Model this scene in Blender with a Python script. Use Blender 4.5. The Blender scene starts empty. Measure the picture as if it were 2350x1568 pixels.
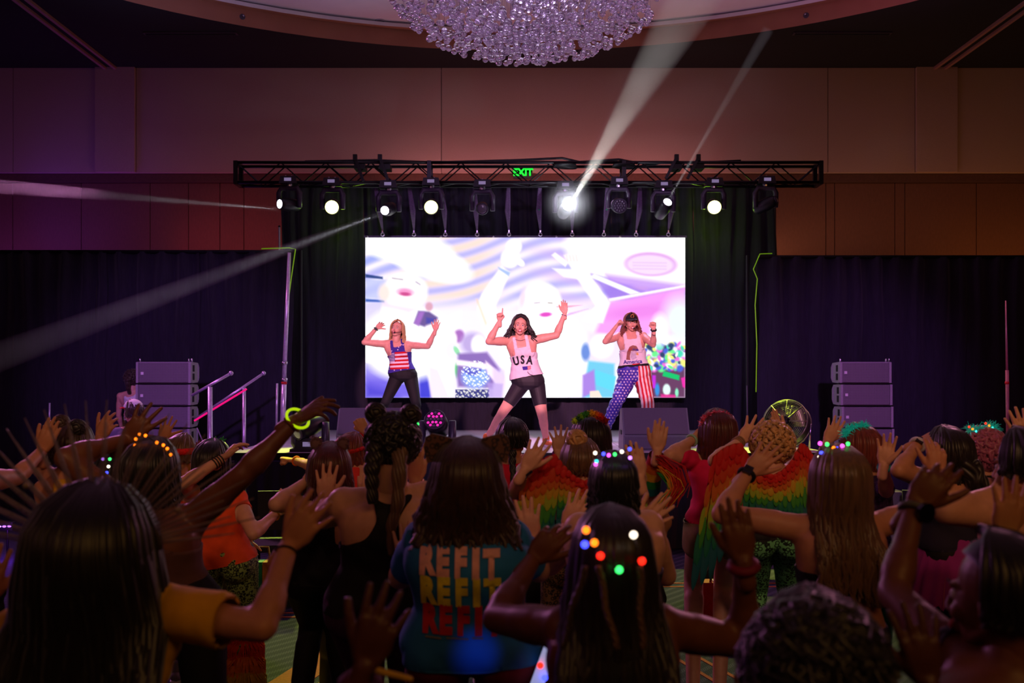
import bpy, bmesh, math, random
import numpy as np
from mathutils import Vector, Matrix, Quaternion
from mathutils.bvhtree import BVHTree
R = math.radians
PI = math.pi
random.seed(7)
rng = np.random.RandomState(7)
scene = bpy.context.scene
COL = scene.collection

# ------------------------------------------------------------------ camera, world, lights, exposure
F, CX, CY, ZC = 2284.7, 1175.0, 865.0, 1.9
def at(px, py, Y):
    """the point at depth Y metres that the photograph shows at pixel (px, py)"""
    return Vector(((px - CX) / F * Y, Y, ZC - (py - CY) / F * Y))

cam = bpy.data.cameras.new('camera')
camo = bpy.data.objects.new('camera', cam)
COL.objects.link(camo)
camo.location = (0, 0, ZC)
camo.rotation_euler = (R(90), 0, 0)
cam.lens = 35; cam.sensor_width = 36; cam.shift_y = 81 / 2350
cam.clip_start = 0.1; cam.clip_end = 60
cam.dof.use_dof = True; cam.dof.focus_distance = 8.0; cam.dof.aperture_fstop = 3.0
scene.camera = camo

w = bpy.data.worlds.new('world'); scene.world = w; w.use_nodes = True
w.node_tree.nodes['Background'].inputs[0].default_value = (0.55, 0.4, 0.8, 1)
w.node_tree.nodes['Background'].inputs[1].default_value = 0.006
scene.view_settings.view_transform = 'Standard'
scene.view_settings.look = 'None'
scene.view_settings.gamma = 1
scene.view_settings.use_curve_mapping = False
scene.view_settings.exposure = 0.0
cy = scene.cycles
cy.max_bounces = 8; cy.diffuse_bounces = 2; cy.glossy_bounces = 3; cy.transmission_bounces = 6
cy.volume_bounces = 0; cy.transparent_max_bounces = 12
cy.caustics_reflective = False; cy.caustics_refractive = False
cy.sample_clamp_indirect = 3.0
cy.use_denoising = True

def aim(o, target):
    d = (Vector(target) - o.location)
    o.rotation_euler = d.to_track_quat('-Z', 'Y').to_euler()
def lamp(kind, name, loc, target, energy, color, size=0.3, spot=None, blend=0.3):
    l = bpy.data.lights.new(name, kind); l.energy = energy; l.color = color
    if kind == 'AREA':
        l.shape = 'RECTANGLE'
        l.size, l.size_y = (size if isinstance(size, tuple) else (size, size))
    else:
        l.shadow_soft_size = size
    if kind == 'SPOT':
        l.spot_size = R(spot); l.spot_blend = blend
    o = bpy.data.objects.new(name, l); COL.objects.link(o); o.location = loc
    if target is not None: aim(o, target)
    return o
# front-of-house washes, hung under the ceiling behind the camera; their lower cut clears the crowd
lamp('SPOT', 'front_wash', (0, -4, 6.6), (0.2, 13, 2.6), 2600, (0.72, 0.42, 1.0), 0.25, 24, 0.5)
lamp('SPOT', 'front_wash', (-2, -4, 6.6), (-4.6, 13, 2.0), 4300, (0.62, 0.25, 1.0), 0.25, 15, 0.8)
lamp('SPOT', 'front_wash', (2, -4, 6.6), (4.5, 13, 2.0), 4500, (0.68, 0.24, 1.0), 0.25, 13, 0.8)
for tx, ty, tz, an, en in ((0.12, 12.0, 2.24, 5.4, 14500), (-1.55, 13.6, 2.25, 4.9, 11500), (1.5, 13.2, 2.3, 5.2, 11500)):
    lamp('SPOT', 'follow_spot', (tx * 0.5 - 0.3, -4.5, 6.4), (tx, ty, tz), en, (1.0, 0.42, 0.54), 0.06, an, 0.12)
# amber house light from behind
lamp('AREA', 'house_light', (3.5, -3.5, 6.8), (0.8, 4.5, 1.0), 105, (1.0, 0.47, 0.13), (5, 2.5))
lamp('AREA', 'house_light', (-5.0, -2.5, 6.8), (-2.0, 4.5, 1.0), 30, (1.0, 0.40, 0.30), (4, 2.5))
for tx, en, c in ((-2.0, 520, (1.0, 0.52, 0.30)), (0.6, 420, (1.0, 0.55, 0.36)), (2.4, 520, (1.0, 0.50, 0.28))):
    lamp('SPOT', 'crowd_wash', (tx * 0.4, -4.2, 6.7), (tx, 5.9, 1.0), en, c, 0.25, 16, 0.9)
# wall washes hidden behind the drapes
lamp('AREA', 'wall_wash', (0.6, 16.95, 4.75), (0.6, 17.5, 5.7), 40, (1.0, 0.34, 0.36), (5.6, 0.15))
lamp('AREA', 'wall_wash', (5.2, 16.8, 3.9), (5.6, 17.5, 5.9), 14, (1.0, 0.42, 0.24), (4.0, 0.15))
lamp('AREA', 'wall_wash', (8.8, 16.5, 3.4), (8.8, 17.5, 6.0), 13, (1.0, 0.36, 0.07), (3.0, 0.15))
lamp('AREA', 'wall_wash', (-4.6, 16.8, 3.9), (-4.6, 17.5, 5.9), 10, (1.0, 0.20, 0.32), (3.0, 0.15))
lamp('AREA', 'wall_wash', (-8.2, 16.5, 3.4), (-8.0, 17.5, 6.0), 22, (0.42, 0.07, 0.9), (3.0, 0.15))
lamp('SPOT', 'wall_wash', (-8.8, 16.2, 3.4), (-7.4, 17.8, 5.4), 40, (0.1, 0.05, 1.0), 0.1, 60, 1.0)
lamp('SPOT', 'wall_wash', (-5.2, 15.4, 2.6), (-5.0, 17.8, 3.9), 35, (1.0, 0.03, 0.12), 0.05, 50, 0.6)
lamp('AREA', 'wall_wash', (0.5, 13.2, 6.2), (0.5, 17.5, 6.6), 3, (1.0, 0.42, 0.38), (10, 0.3))  # this broad wash hangs in front of the drapes
# added unseen spots below the coffer stand in for its cove glow
for x_, en, c in ((-5.0, 150, (0.55, 0.50, 0.95)), (-2.2, 210, (0.55, 0.62, 1.0)), (0.4, 110, (0.85, 0.62, 0.9)), (2.9, 150, (0.85, 0.36, 0.85)), (5.2, 110, (0.85, 0.24, 0.66))):
    lamp('SPOT', 'coffer_fill_light', (x_, 11.5, 5.1), (x_, 13.0, 7.7), en, c, 0.4, 68, 0.6)
lamp('SPOT', 'chandelier_fill_light', (0.2, 5.6, 3.6), (0.15, 8.0, 5.1), 130, (0.85, 0.58, 1.0), 0.4, 62, 0.5)  # added unseen spot from below, brightens the glass beads
lamp('POINT', 'chandelier_fill_light', (0.15, 8.0, 5.2), None, 6, (0.8, 0.75, 1.0), 0.2)
# pink key spilling on the crowd from the screen side, low and soft
lamp('AREA', 'stage_side_light', (-5.6, 12.0, 4.6), (-1, 4, 1.2), 150, (0.95, 0.28, 0.75), (1.2, 0.6))
lamp('AREA', 'stage_side_light', (5.6, 12.0, 4.6), (2, 4, 1.2), 110, (1.0, 0.34, 0.55), (1.2, 0.6))

# ------------------------------------------------------------------ materials
def lin(c):
    return tuple(((x / 255) / 12.92 if x / 255 <= 0.04045 else ((x / 255 + 0.055) / 1.055) ** 2.4) for x in c)
MATS = {}
def mat(name, col, rough=0.7, metal=0.0, emit=None, es=1.0, var=0.12, scale=30.0, bump=0.0, spec=0.4,
        trans=0.0, sheen=0.0, stretch=None, coat=0.0, sss=0.0, alpha=1.0):
    """procedural material: col (0-255 sRGB) varied by noise, optional bump"""
    if name in MATS: return MATS[name]
    m = bpy.data.materials.new(name); m.use_nodes = True
    nt = m.node_tree; N = nt.nodes; L = nt.links
    b = N['Principled BSDF']
    c = lin(col)
    tc = N.new('ShaderNodeTexCoord'); mp = N.new('ShaderNodeMapping')
    L.new(tc.outputs['Object'], mp.inputs[0])
    if stretch: mp.inputs['Scale'].default_value = stretch
    no = N.new('ShaderNodeTexNoise'); no.inputs['Scale'].default_value = scale; no.inputs['Detail'].default_value = 3
    L.new(mp.outputs[0], no.inputs['Vector'])
    cr = N.new('ShaderNodeValToRGB')
    cr.color_ramp.elements[0].position = 0.3; cr.color_ramp.elements[1].position = 0.7
    cr.color_ramp.elements[0].color = (*[x * (1 - var) for x in c], 1)
    cr.color_ramp.elements[1].color = (*[min(1, x * (1 + var)) for x in c], 1)
    L.new(no.outputs[0], cr.inputs[0]); L.new(cr.outputs[0], b.inputs['Base Color'])
    b.inputs['Roughness'].default_value = rough; b.inputs['Metallic'].default_value = metal
    b.inputs['Specular IOR Level'].default_value = spec
    if trans: b.inputs['Transmission Weight'].default_value = trans
    if sheen: b.inputs['Sheen Weight'].default_value = sheen
    if coat: b.inputs['Coat Weight'].default_value = coat
    if sss:
        b.inputs['Subsurface Weight'].default_value = sss; b.inputs['Subsurface Scale'].default_value = 0.01
    if alpha < 1: b.inputs['Alpha'].default_value = alpha
    if emit is not None:
        b.inputs['Emission Color'].default_value = (*lin(emit), 1); b.inputs['Emission Strength'].default_value = es
    if bump:
        bp = N.new('ShaderNodeBump'); bp.inputs['Strength'].default_value = bump; bp.inputs['Distance'].default_value = 0.01
        L.new(no.outputs[0], bp.inputs['Height']); L.new(bp.outputs[0], b.inputs['Normal'])
    MATS[name] = m
    return m

# ------------------------------------------------------------------ mesh builder
class MB:
    def __init__(s): s.v = []; s.f = []; s.mi = []; s.cur = 0
    def add(s, vs, fs):
        n = len(s.v); s.v.extend(tuple(v) for v in vs)
        s.f.extend(tuple(i + n for i in f) for f in fs); s.mi.extend([s.cur] * len(fs))
        return s
    def box(s, c, size, rot=None, taper=1.0):
        hx, hy, hz = (x / 2 for x in size); c = Vector(c)
        P = [Vector((x, y, z)) for z in (-hz, hz) for y in (-hy, hy) for x in (-hx, hx)]
        if taper != 1.0:
            for p in P[4:]: p.x *= taper; p.y *= taper
        if rot is not None:
            M = rot if isinstance(rot, (Matrix, Quaternion)) else Matrix.Rotation(rot, 3, 'Z')
            P = [M @ p for p in P]
        return s.add([p + c for p in P], [(0, 2, 3, 1), (4, 5, 7, 6), (0, 1, 5, 4), (2, 6, 7, 3), (0, 4, 6, 2), (1, 3, 7, 5)])
    def tube(s, pts, rad, n=8, caps=True, flat=None, closed=False):
        pts = [Vector(p) for p in pts]; k = len(pts)
        if not hasattr(rad, '__len__'): rad = [rad] * k
        vs = []; u = None
        for i, p in enumerate(pts):
            a = pts[i - 1] if i else (pts[-1] if closed else p)
            b = pts[i + 1] if i < k - 1 else (pts[0] if closed else p)
            d = (b - a)
            if d.length < 1e-9: d = Vector((0, 0, 1))
            d.normalize()
            if u is None:
                u = d.orthogonal().normalized() if flat is None else (Vector(flat) - Vector(flat).project(d)).normalized()
            else:
                u = (u - u.project(d))
                u = u.normalized() if u.length > 1e-6 else d.orthogonal().normalized()
            w_ = d.cross(u)
            for j in range(n):
                t = 2 * PI * j / n
                vs.append(p + (u * math.cos(t) + w_ * math.sin(t) * (0.35 if flat is not None else 1)) * rad[i])
        fs = []
        for i in range(k if closed else k - 1):
            i2 = (i + 1) % k
            for j in range(n):
                fs.append((i * n + j, i * n + (j + 1) % n, i2 * n + (j + 1) % n, i2 * n + j))
        if caps and not closed:
            fs.append(tuple(range(n))[::-1]); fs.append(tuple((k - 1) * n + j for j in range(n)))
        return s.add(vs, fs)
    def cyl(s, a, b, r, r2=None, n=12): return s.tube([a, b], [r, r if r2 is None else r2], n)
    def sphere(s, c, r, seg=12, rings=8, M=None):
        if not hasattr(r, '__len__'): r = (r, r, r)
        c = Vector(c); vs = []
        for i in range(1, rings):
            t = PI * i / rings
            for j in range(seg):
                a = 2 * PI * j / seg
                p = Vector((r[0] * math.sin(t) * math.cos(a), r[1] * math.sin(t) * math.sin(a), r[2] * math.cos(t)))
                vs.append(c + (M @ p if M is not None else p))
        top = Vector((0, 0, r[2])); bot = Vector((0, 0, -r[2]))
        if M is not None: top = M @ top; bot = M @ bot
        vs += [c + top, c + bot]
        T = (rings - 1) * seg; fs = []
        for j in range(seg):
            fs.append((T, j, (j + 1) % seg)); k = (rings - 2) * seg
            fs.append((T + 1, k + (j + 1) % seg, k + j))
        for i in range(rings - 2):
            for j in range(seg):
                fs.append((i * seg + j, (i + 1) * seg + j, (i + 1) * seg + (j + 1) % seg, i * seg + (j + 1) % seg))
        return s.add(vs, fs)
    def capsule(s, a, b, r1, r2, n=12, k=3):
        """tapered capsule with round ends, closed"""
        a = Vector(a); b = Vector(b); d = (b - a)
        if d.length < 1e-6: return s.sphere(a, r1)
        d.normalize(); pts = []; rad = []
        for i in range(k + 1):
            t = PI / 2 * i / k; pts.append(a - d * r1 * math.cos(t)); rad.append(max(1e-4, r1 * math.sin(t)))
        for i in range(k + 1):
            t = PI / 2 * i / k; pts.append(b + d * r2 * math.sin(t)); rad.append(max(1e-4, r2 * math.cos(t)))
        return s.tube(pts, rad, n)
    def ring(s, c, r, tr, n=24, m=8, M=None, ell=1.0):
        c = Vector(c); pts = []
        for i in range(n):
            t = 2 * PI * i / n; p = Vector((r * math.cos(t), r * ell * math.sin(t), 0))
            pts.append(c + (M @ p if M is not None else p))
        return s.tube(pts, tr, m, closed=True)
    def disc(s, c, r, nrm, n=20, th=0.004):
        c = Vector(c); d = Vector(nrm).normalized()
        return s.tube([c, c + d * th], [r, r], n)
    def mesh(s, name='m'):
        me = bpy.data.meshes.new(name); me.from_pydata(s.v, [], s.f); me.update(); return me
    def build(s, name, m, parent=None, smooth=False, kind=None, loc=None):
        me = s.mesh(name)
        if isinstance(m, (list, tuple)):
            for x in m: me.materials.append(x)
            me.polygons.foreach_set('material_index', s.mi)
        else: me.materials.append(m)
        if smooth: me.polygons.foreach_set('use_smooth', [True] * len(me.polygons))
        return link(name, me, parent, kind)
def link(name, me, parent=None, kind=None):
    o = bpy.data.objects.new(name, me); COL.objects.link(o)
    if parent is not None:
        o.parent = parent; o.matrix_parent_inverse = Matrix.Translation(-parent.location) if parent.rotation_euler[:] == (0, 0, 0) else parent.matrix_basis.inverted()
    if kind: o['kind'] = kind
    return o
def tag(o, label=None, cat=None, group=None, kind=None):
    if label: o['label'] = label
    if cat: o['category'] = cat
    if group: o['group'] = group
    if kind: o['kind'] = kind
    return o
def empty(name, loc, label=None, cat=None, group=None, kind=None):
    o = bpy.data.objects.new(name, None); COL.objects.link(o); o.location = loc; o.empty_display_size = 0.1
    return tag(o, label, cat, group, kind)
def copy_of(src, name, loc, parent=None, rot=None):
    o = src.copy(); COL.objects.link(o); o.name = name
    if parent is not None: o.parent = parent; o.matrix_parent_inverse = Matrix.Translation(-parent.location)
    o.location = loc
    if rot is not None: o.rotation_euler = rot
    return o
def frame(zdir, ydir):
    """3x3 with column Z = zdir and Y near ydir"""
    z = Vector(zdir).normalized(); y = Vector(ydir); y = (y - z * y.dot(z))
    if y.length < 1e-5: y = z.orthogonal()
    y.normalize(); x = y.cross(z)
    return Matrix((x, y, z)).transposed()

# common materials
BLACK = mat('black_metal', (14, 13, 16), 0.45, 0.3, var=0.2)
CHROME = mat('bright_metal', (190, 180, 200), 0.25, 1.0, var=0.05)
GREYPL = mat('grey_plastic', (70, 62, 80), 0.5, var=0.1)
DRAPE = mat('black_velour_drape', (31, 26, 45), 0.95, var=0.25, scale=8, sheen=0.25, stretch=(6, 6, 0.6), bump=0.05)
# ------------------------------------------------------------------ room
CEIL = 7.33; WY = 17.5
WALLUP = mat('fabric_wall_panel', (168, 144, 134), 0.9, var=0.05, scale=60, bump=0.15, stretch=(1, 1, 1))
WALLLO = mat('brown_partition_panel', (102, 70, 56), 0.8, var=0.10, scale=40, bump=0.1, stretch=(1, 1, 0.3))
CEILM = mat('dark_ceiling_paint', (9, 9, 14), 0.9, var=0.1, scale=4)
COFM = mat('coffer_plaster', (215, 205, 215), 0.85, var=0.03, scale=3)
COFB = mat('coffer_band', (158, 104, 84), 0.7, var=0.05, scale=3)

def carpet():
    m = bpy.data.materials.new('patterned_carpet'); m.use_nodes = True; nt = m.node_tree; N = nt.nodes; L = nt.links
    b = N['Principled BSDF']; b.inputs['Roughness'].default_value = 0.95; b.inputs['Specular IOR Level'].default_value = 0.1
    tc = N.new('ShaderNodeTexCoord')
    def noise(s, d=3):
        n = N.new('ShaderNodeTexNoise'); n.inputs['Scale'].default_value = s; n.inputs['Detail'].default_value = d; L.new(tc.outputs['Object'], n.inputs['Vector']); return n
    def wave(rot, sc, pos):
        mp = N.new('ShaderNodeMapping'); L.new(tc.outputs['Object'], mp.inputs[0]); mp.inputs['Rotation'].default_value = (0, 0, rot)
        wv = N.new('ShaderNodeTexWave'); wv.inputs['Scale'].default_value = sc; wv.inputs['Distortion'].default_value = 0.0
        L.new(mp.outputs[0], wv.inputs['Vector'])
        cr = N.new('ShaderNodeValToRGB'); cr.color_ramp.elements[0].position = pos; cr.color_ramp.elements[1].position = pos + 0.03
        L.new(wv.outputs['Color'], cr.inputs[0]); return cr
    def mix(a, b_, f):
        mx = N.new('ShaderNodeMix'); mx.data_type = 'RGBA'
        for s_, val in ((6, a), (7, b_)):
            if isinstance(val, tuple): mx.inputs[s_].default_value = (*val, 1)
            else: L.new(val, mx.inputs[s_])
        if isinstance(f, float): mx.inputs[0].default_value = f
        else: L.new(f, mx.inputs[0])
        return mx.outputs[2]
    stripes = wave(R(38), 3.2, 0.62)
    base = mix(lin((36, 38, 74)), lin((92, 90, 120)), stripes.outputs[0])
    thread = wave(R(0), 22, 0.5); thread2 = wave(R(90), 22, 0.5)
    base = mix(base, lin((60, 62, 80)), thread.outputs[0])
    ch = N.new('ShaderNodeTexNoise'); ch.inputs['Scale'].default_value = 220; L.new(tc.outputs['Object'], ch.inputs['Vector'])
    base = mix(base, lin((20, 20, 40)), ch.outputs[0])
    L.new(base, b.inputs['Base Color'])
    bp = N.new('ShaderNodeBump'); bp.inputs['Strength'].default_value = 0.3; bp.inputs['Distance'].default_value = 0.005
    L.new(ch.outputs[0], bp.inputs['Height']); L.new(bp.outputs[0], b.inputs['Normal'])
    return m
fl = MB().box((0, 6.2, -0.05), (27, 24.4, 0.1)).build('floor', carpet(), kind='structure')
tag(fl, 'dark blue hotel carpet with diagonal grey strokes', None)
# orange borders woven in the carpet: inlaid strips a hair proud of the pile
BORD = mat('orange_carpet_border', (150, 66, 34), 0.95, var=0.25, scale=80)
YB = mat('yellow_carpet_shape', (210, 150, 30), 0.95, var=0.2, scale=80)
def strip(a, b_, wd, m, name='border_strip'):
    a = Vector(a); b_ = Vector(b_); d = (b_ - a).normalized(); n = Vector((-d.y, d.x, 0)) * wd / 2
    mb = MB(); z = Vector((0, 0, 0.004)); q = [a - n, b_ - n, b_ + n, a + n]
    mb.add(q + [p + z for p in q], [(0, 3, 2, 1), (4, 5, 6, 7), (0, 1, 5, 4), (1, 2, 6, 5), (2, 3, 7, 6), (3, 0, 4, 7)])
    return mb.build(name, m, fl)
for y in (9.15, 9.0, 8.0, 7.86):
    strip((-12, y, 0.0), (12, y, 0.0), 0.03, BORD)
strip((0.75, 7.86, 0), (2.1, 3.5, 0), 0.03, BORD); strip((0.9, 7.86, 0), (2.3, 3.5, 0), 0.03, BORD)
strip((-1.9, 4.0, 0), (-1.0, 7.8, 0), 0.24, BORD); strip((-1.62, 4.0, 0), (-0.72, 7.8, 0), 0.18, YB)
strip((-8, 6.6, 0), (-4.4, 7.3, 0), 0.04, BORD); strip((5.4, 7.3, 0), (9, 6.4, 0), 0.04, BORD)

wall = empty('wall_back', (0, WY, 0), 'far wall of fabric panels over brown folding partition', None, kind='structure')
def panels(xs, z0, z1, y0, m, parent, gap=0.012, th=0.05, name='panel'):
    for a, b_ in zip(xs[:-1], xs[1:]):
        MB().box(((a + b_) / 2, y0 + th / 2, (z0 + z1) / 2), (b_ - a - gap, th, z1 - z0)).build(name, m, parent)
xpx = lambda px, Y: (px - CX) / F * Y
ZS = ZC + (865 - 396) / F * WY
up = [-13] + [xpx(p, WY) for p in (30, 220, 312, 1013, 1900, 2100, 2195)] + [13]
mb = MB().box((0, WY + 0.25, CEIL / 2), (27, 0.1, CEIL + 0.6)); mb.build('wall_core', mat('wall_core', (20, 15, 16), 0.9), wall)
for i in range(len(up) - 1):
    pil = i in (2, 6)
    MB().box(((up[i] + up[i + 1]) / 2, WY + (0.06 if not pil else 0.03), (ZS + CEIL) / 2), (up[i + 1] - up[i] - 0.012, 0.12 if not pil else 0.18, CEIL - ZS)).build('panel', WALLUP, wall)
lo = [-13] + [xpx(p, WY + 0.16) for p in (-130, 30, 187, 345, 433, 505, 560, 660, 900, 1200, 1500, 1780, 1895, 1915, 2053, 2076, 2240)] + [11, 13]
panels(lo, 0.0, ZS - 0.16, WY + 0.15, WALLLO, wall, 0.014, 0.05)
MB().box((0, WY + 0.13, ZS - 0.08), (26, 0.1, 0.14)).build('header_rail', mat('header_rail', (84, 58, 48), 0.8), wall)
for nm, x in (('wall_left', -13.1), ('wall_right', 13.1)):
    o = empty(nm, (x, 6, 0), 'side wall of the ballroom, outside the frame', None, kind='structure')
    for k in range(8):
        MB().box((x, -5.5 + 3.05 * k, CEIL / 2), (0.2, 3.03, CEIL + 0.6)).build('panel', WALLLO, o)
MB().box((0, -6, CEIL / 2), (26.4, 0.1, CEIL)).build('wall_rear', WALLLO, kind='structure')

# ceiling with the round coffer
CC = Vector((0.13, 8.07, 0)); CR = 8.5; CH = 0.36
ceil = empty('ceiling', (0, 6, CEIL), 'dark ballroom ceiling with a large round coffer', None, kind='structure')
n = 96; vs = []; fs = []
for i in range(n):
    t = 2 * PI * i / n; c, s_ = math.cos(t), math.sin(t)
    vs.append((CC.x + CR * c, CC.y + CR * s_, CEIL))
    # outward to a big rectangle
    k = 1e9
    for d, lo_, hi in ((c, -13.2, 13.2), ):
        if abs(d) > 1e-9: k = min(k, ((hi if d > 0 else lo_) - CC.x) / d)
    if abs(s_) > 1e-9: k = min(k, ((WY + 0.3 if s_ > 0 else -6.2) - CC.y) / s_)
    vs.append((CC.x + k * c, CC.y + k * s_, CEIL))
for i in range(n):
    j = (i + 1) % n; fs.append((2 * i, 2 * i + 1, 2 * j + 1, 2 * j))
ME = MB().add(vs, fs); ME.build('ceiling_plane', CEILM, ceil)
for sx in (-13.2, 13.2):
    for sy in (-6.2, WY + 0.3):
        d = Vector((sx - CC.x, sy - CC.y)); # corner fillers
        a = min(range(n), key=lambda i: (math.cos(2 * PI * i / n) * d.normalized().x + math.sin(2 * PI * i / n) * d.normalized().y) * -1)
        p = Vector((sx, sy, CEIL + 0.001))
        MB().add([p, Vector(vs[2 * ((a - 1) % n) + 1]), Vector(vs[2 * ((a + 1) % n) + 1])], [(0, 1, 2)]).build('ceiling_corner', CEILM, ceil)
def cyl_band(r0, z0, r1, z1, m, name):
    vs = []; fs = []
    for i in range(n):
        t = 2 * PI * i / n
        vs += [(CC.x + r0 * math.cos(t), CC.y + r0 * math.sin(t), z0), (CC.x + r1 * math.cos(t), CC.y + r1 * math.sin(t), z1)]
    for i in range(n):
        j = (i + 1) % n; fs.append((2 * i, 2 * i + 1, 2 * j + 1, 2 * j))
    return MB().add(vs, fs).build(name, m, ceil, smooth=True)
cyl_band(CR, CEIL, CR, CEIL + 0.27, COFB, 'coffer_band')
cyl_band(CR, CEIL + 0.27, CR - 0.12, CEIL + 0.27, COFB, 'coffer_lip')
cyl_band(CR - 0.12, CEIL + 0.27, CR - 0.12, CEIL + 0.33, COFM, 'coffer_lip')
cyl_band(CR - 0.12, CEIL + 0.33, CR + 0.05, CEIL + CH, COFM, 'coffer_lip')
mb = MB(); mb.add([(CC.x + (CR + 0.05) * math.cos(2 * PI * i / n), CC.y + (CR + 0.05) * math.sin(2 * PI * i / n), CEIL + CH) for i in range(n)], [tuple(range(n))])
mb.build('coffer_ceiling', COFM, ceil)
# ceiling track rails and slots
for x, m_ in ((-7.04, 'left'), (7.5, 'right')):
    o = empty('ceiling_track', (x, 10, CEIL), 'folding wall track across the dark ceiling, %s of the coffer' % m_, 'track', 'partition tracks in the ceiling')
    for dx in (-0.09, 0.09):
        MB().box((x + dx, 9, CEIL - 0.02), (0.05, 16.9, 0.05)).build('rail', mat('track_rail', (150, 110, 110), 0.5), o)
for a, b_, sd in ((330, 545, 'left'), (1820, 2045, 'right')):
    Y = 15.7
    o = empty('air_slot', (xpx((a + b_) / 2, Y), Y, CEIL), 'long thin air slot in the dark ceiling on the %s' % sd, 'vent', 'ceiling air slots')
    MB().box((xpx((a + b_) / 2, Y), Y, CEIL - 0.01), (xpx(b_, Y) - xpx(a, Y), 0.12, 0.03)).build('slot_frame', mat('slot_frame', (50, 40, 50), 0.6), o)
    MB().box((xpx((a + b_) / 2, Y), Y, CEIL - 0.022), (xpx(b_, Y) - xpx(a, Y) - 0.06, 0.05, 0.03)).build('slot_opening', mat('slot_black', (6, 6, 8), 0.9), o)
GR = mat('speaker_grille_white', (120, 112, 130), 0.6, var=0.15, scale=200)
for px, py, r, lb in ((733, 40, 0.16, 'large round grille in the coffer left of the chandelier'), (1681, 42, 0.16, 'large round grille in the coffer right of the chandelier'),
                  (872, 47, 0.07, 'small round grille in the coffer beside the chandelier, left'), (1469, 47, 0.07, 'small round grille in the coffer beside the chandelier, right')):
    Y = (CEIL + CH - ZC) * F / (CY - py); x = xpx(px, Y); z = CEIL + CH
    o = empty('ceiling_speaker', (x, Y, z), lb, 'ceiling speaker', 'round ceiling speakers')
    MB().ring((x, Y, z - 0.006), r, 0.012, 28, 6).build('trim_ring', mat('trim_ring', (150, 140, 160), 0.5), o, True)
    mb = MB().disc((x, Y, z - 0.008), r, (0, 0, -1), 28, 0.004)
    mb.build('grille', GR, o)
for px, py, sd in ((547, 53, 'left'), (1862, 48, 'right')):
    th = 0; # sprinkler heads on the coffer band
    p = at(px, py, 15.6); q = Vector((p.x - CC.x, p.y - CC.y, 0)).normalized() * CR
    p = Vector((CC.x + q.x, CC.y + q.y, CEIL + 0.14)); d = -q.normalized()
    o = empty('sprinkler', p, 'small sprinkler on the coffer band at %s' % sd, 'sprinkler', 'sprinklers on the coffer band')
    MB().disc(p, 0.045, d, 16, 0.01).build('rosette', GREYPL, o); MB().cyl(p, p + d * 0.06, 0.012).build('nozzle', CHROME, o)

# ------------------------------------------------------------------ chandelier
def glass():
    m = bpy.data.materials.new('bead_glass'); m.use_nodes = True; b = m.node_tree.nodes['Principled BSDF']
    b.inputs['Base Color'].default_value = (0.93, 0.82, 1.0, 1); b.inputs['Roughness'].default_value = 0.03
    b.inputs['Transmission Weight'].default_value = 0.9; b.inputs['IOR'].default_value = 1.33
    b.inputs['Coat Weight'].default_value = 0.6; b.inputs['Specular IOR Level'].default_value = 1.0
    N = m.node_tree.nodes; no = N.new('ShaderNodeTexNoise'); no.inputs['Scale'].default_value = 9
    bp = N.new('ShaderNodeBump'); bp.inputs['Strength'].default_value = 0.05; m.node_tree.links.new(no.outputs[0], bp.inputs['Height'])
    m.node_tree.links.new(bp.outputs[0], b.inputs['Normal'])
    return m
GL = glass()
CHC = Vector((0.13, 8.0, 5.07))
chan = empty('chandelier', CHC, 'large round chandelier of hanging glass bubbles in the ceiling coffer', 'chandelier')
beads = []
for k in range(2600):
    a = random.uniform(0, 2 * PI); rr = math.sqrt(random.random()) * 1.13
    zs = -0.57 * math.sqrt(max(0, 1 - (rr / 1.14) ** 2))
    z = zs + (random.random() ** 1.6) * 0.55
    beads.append(Vector((CHC.x + rr * math.cos(a), CHC.y + rr * math.sin(a), CHC.z + z + 0.012)))
def prank(p):  # how large and unobstructed from the front and below
    return (p.z - CHC.z) + 0.30 * (p.y - CHC.y) * 0 + (0 if p.z < CHC.z + 0.05 else 5)
beads = [b_ for b_ in beads if b_.z < 5.35]
beads.sort(key=prank)
keep = []
for b_ in beads:
    if all((b_ - q).length > 0.056 for q in keep[-160:]): keep.append(b_)
beads = keep[:1150]
bm0 = MB().sphere((0, 0, 0), 0.0265, 14, 9); bme = bm0.mesh('glass_bead'); bme.materials.append(GL); bme.polygons.foreach_set('use_smooth', [True] * len(bme.polygons))
for i, p in enumerate(beads[:290]):
    o = link('glass_bead', bme); o.parent = chan; o.location = p - CHC
    s_ = random.uniform(0.8, 1.15); o.scale = (s_, s_, s_ * 0.92)
mb = MB()
for p in beads[290:]: mb.sphere(p, 0.0265 * random.uniform(0.8, 1.15), 9, 6)
mb.build('bead_cluster', GL, chan, True, kind='stuff')
mb = MB()
for p in beads[::3]: mb.cyl(p, (p.x, p.y, CEIL + CH - 0.03), 0.001, n=3)
mb.build('wire_cluster', mat('fine_wire', (120, 100, 130), 0.6), chan, kind='stuff')
MB().tube([(CHC.x, CHC.y, CEIL + CH - 0.05), (CHC.x, CHC.y, CEIL + CH)], [1.2, 1.2], 48).build('ceiling_plate', COFM, chan)

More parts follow.
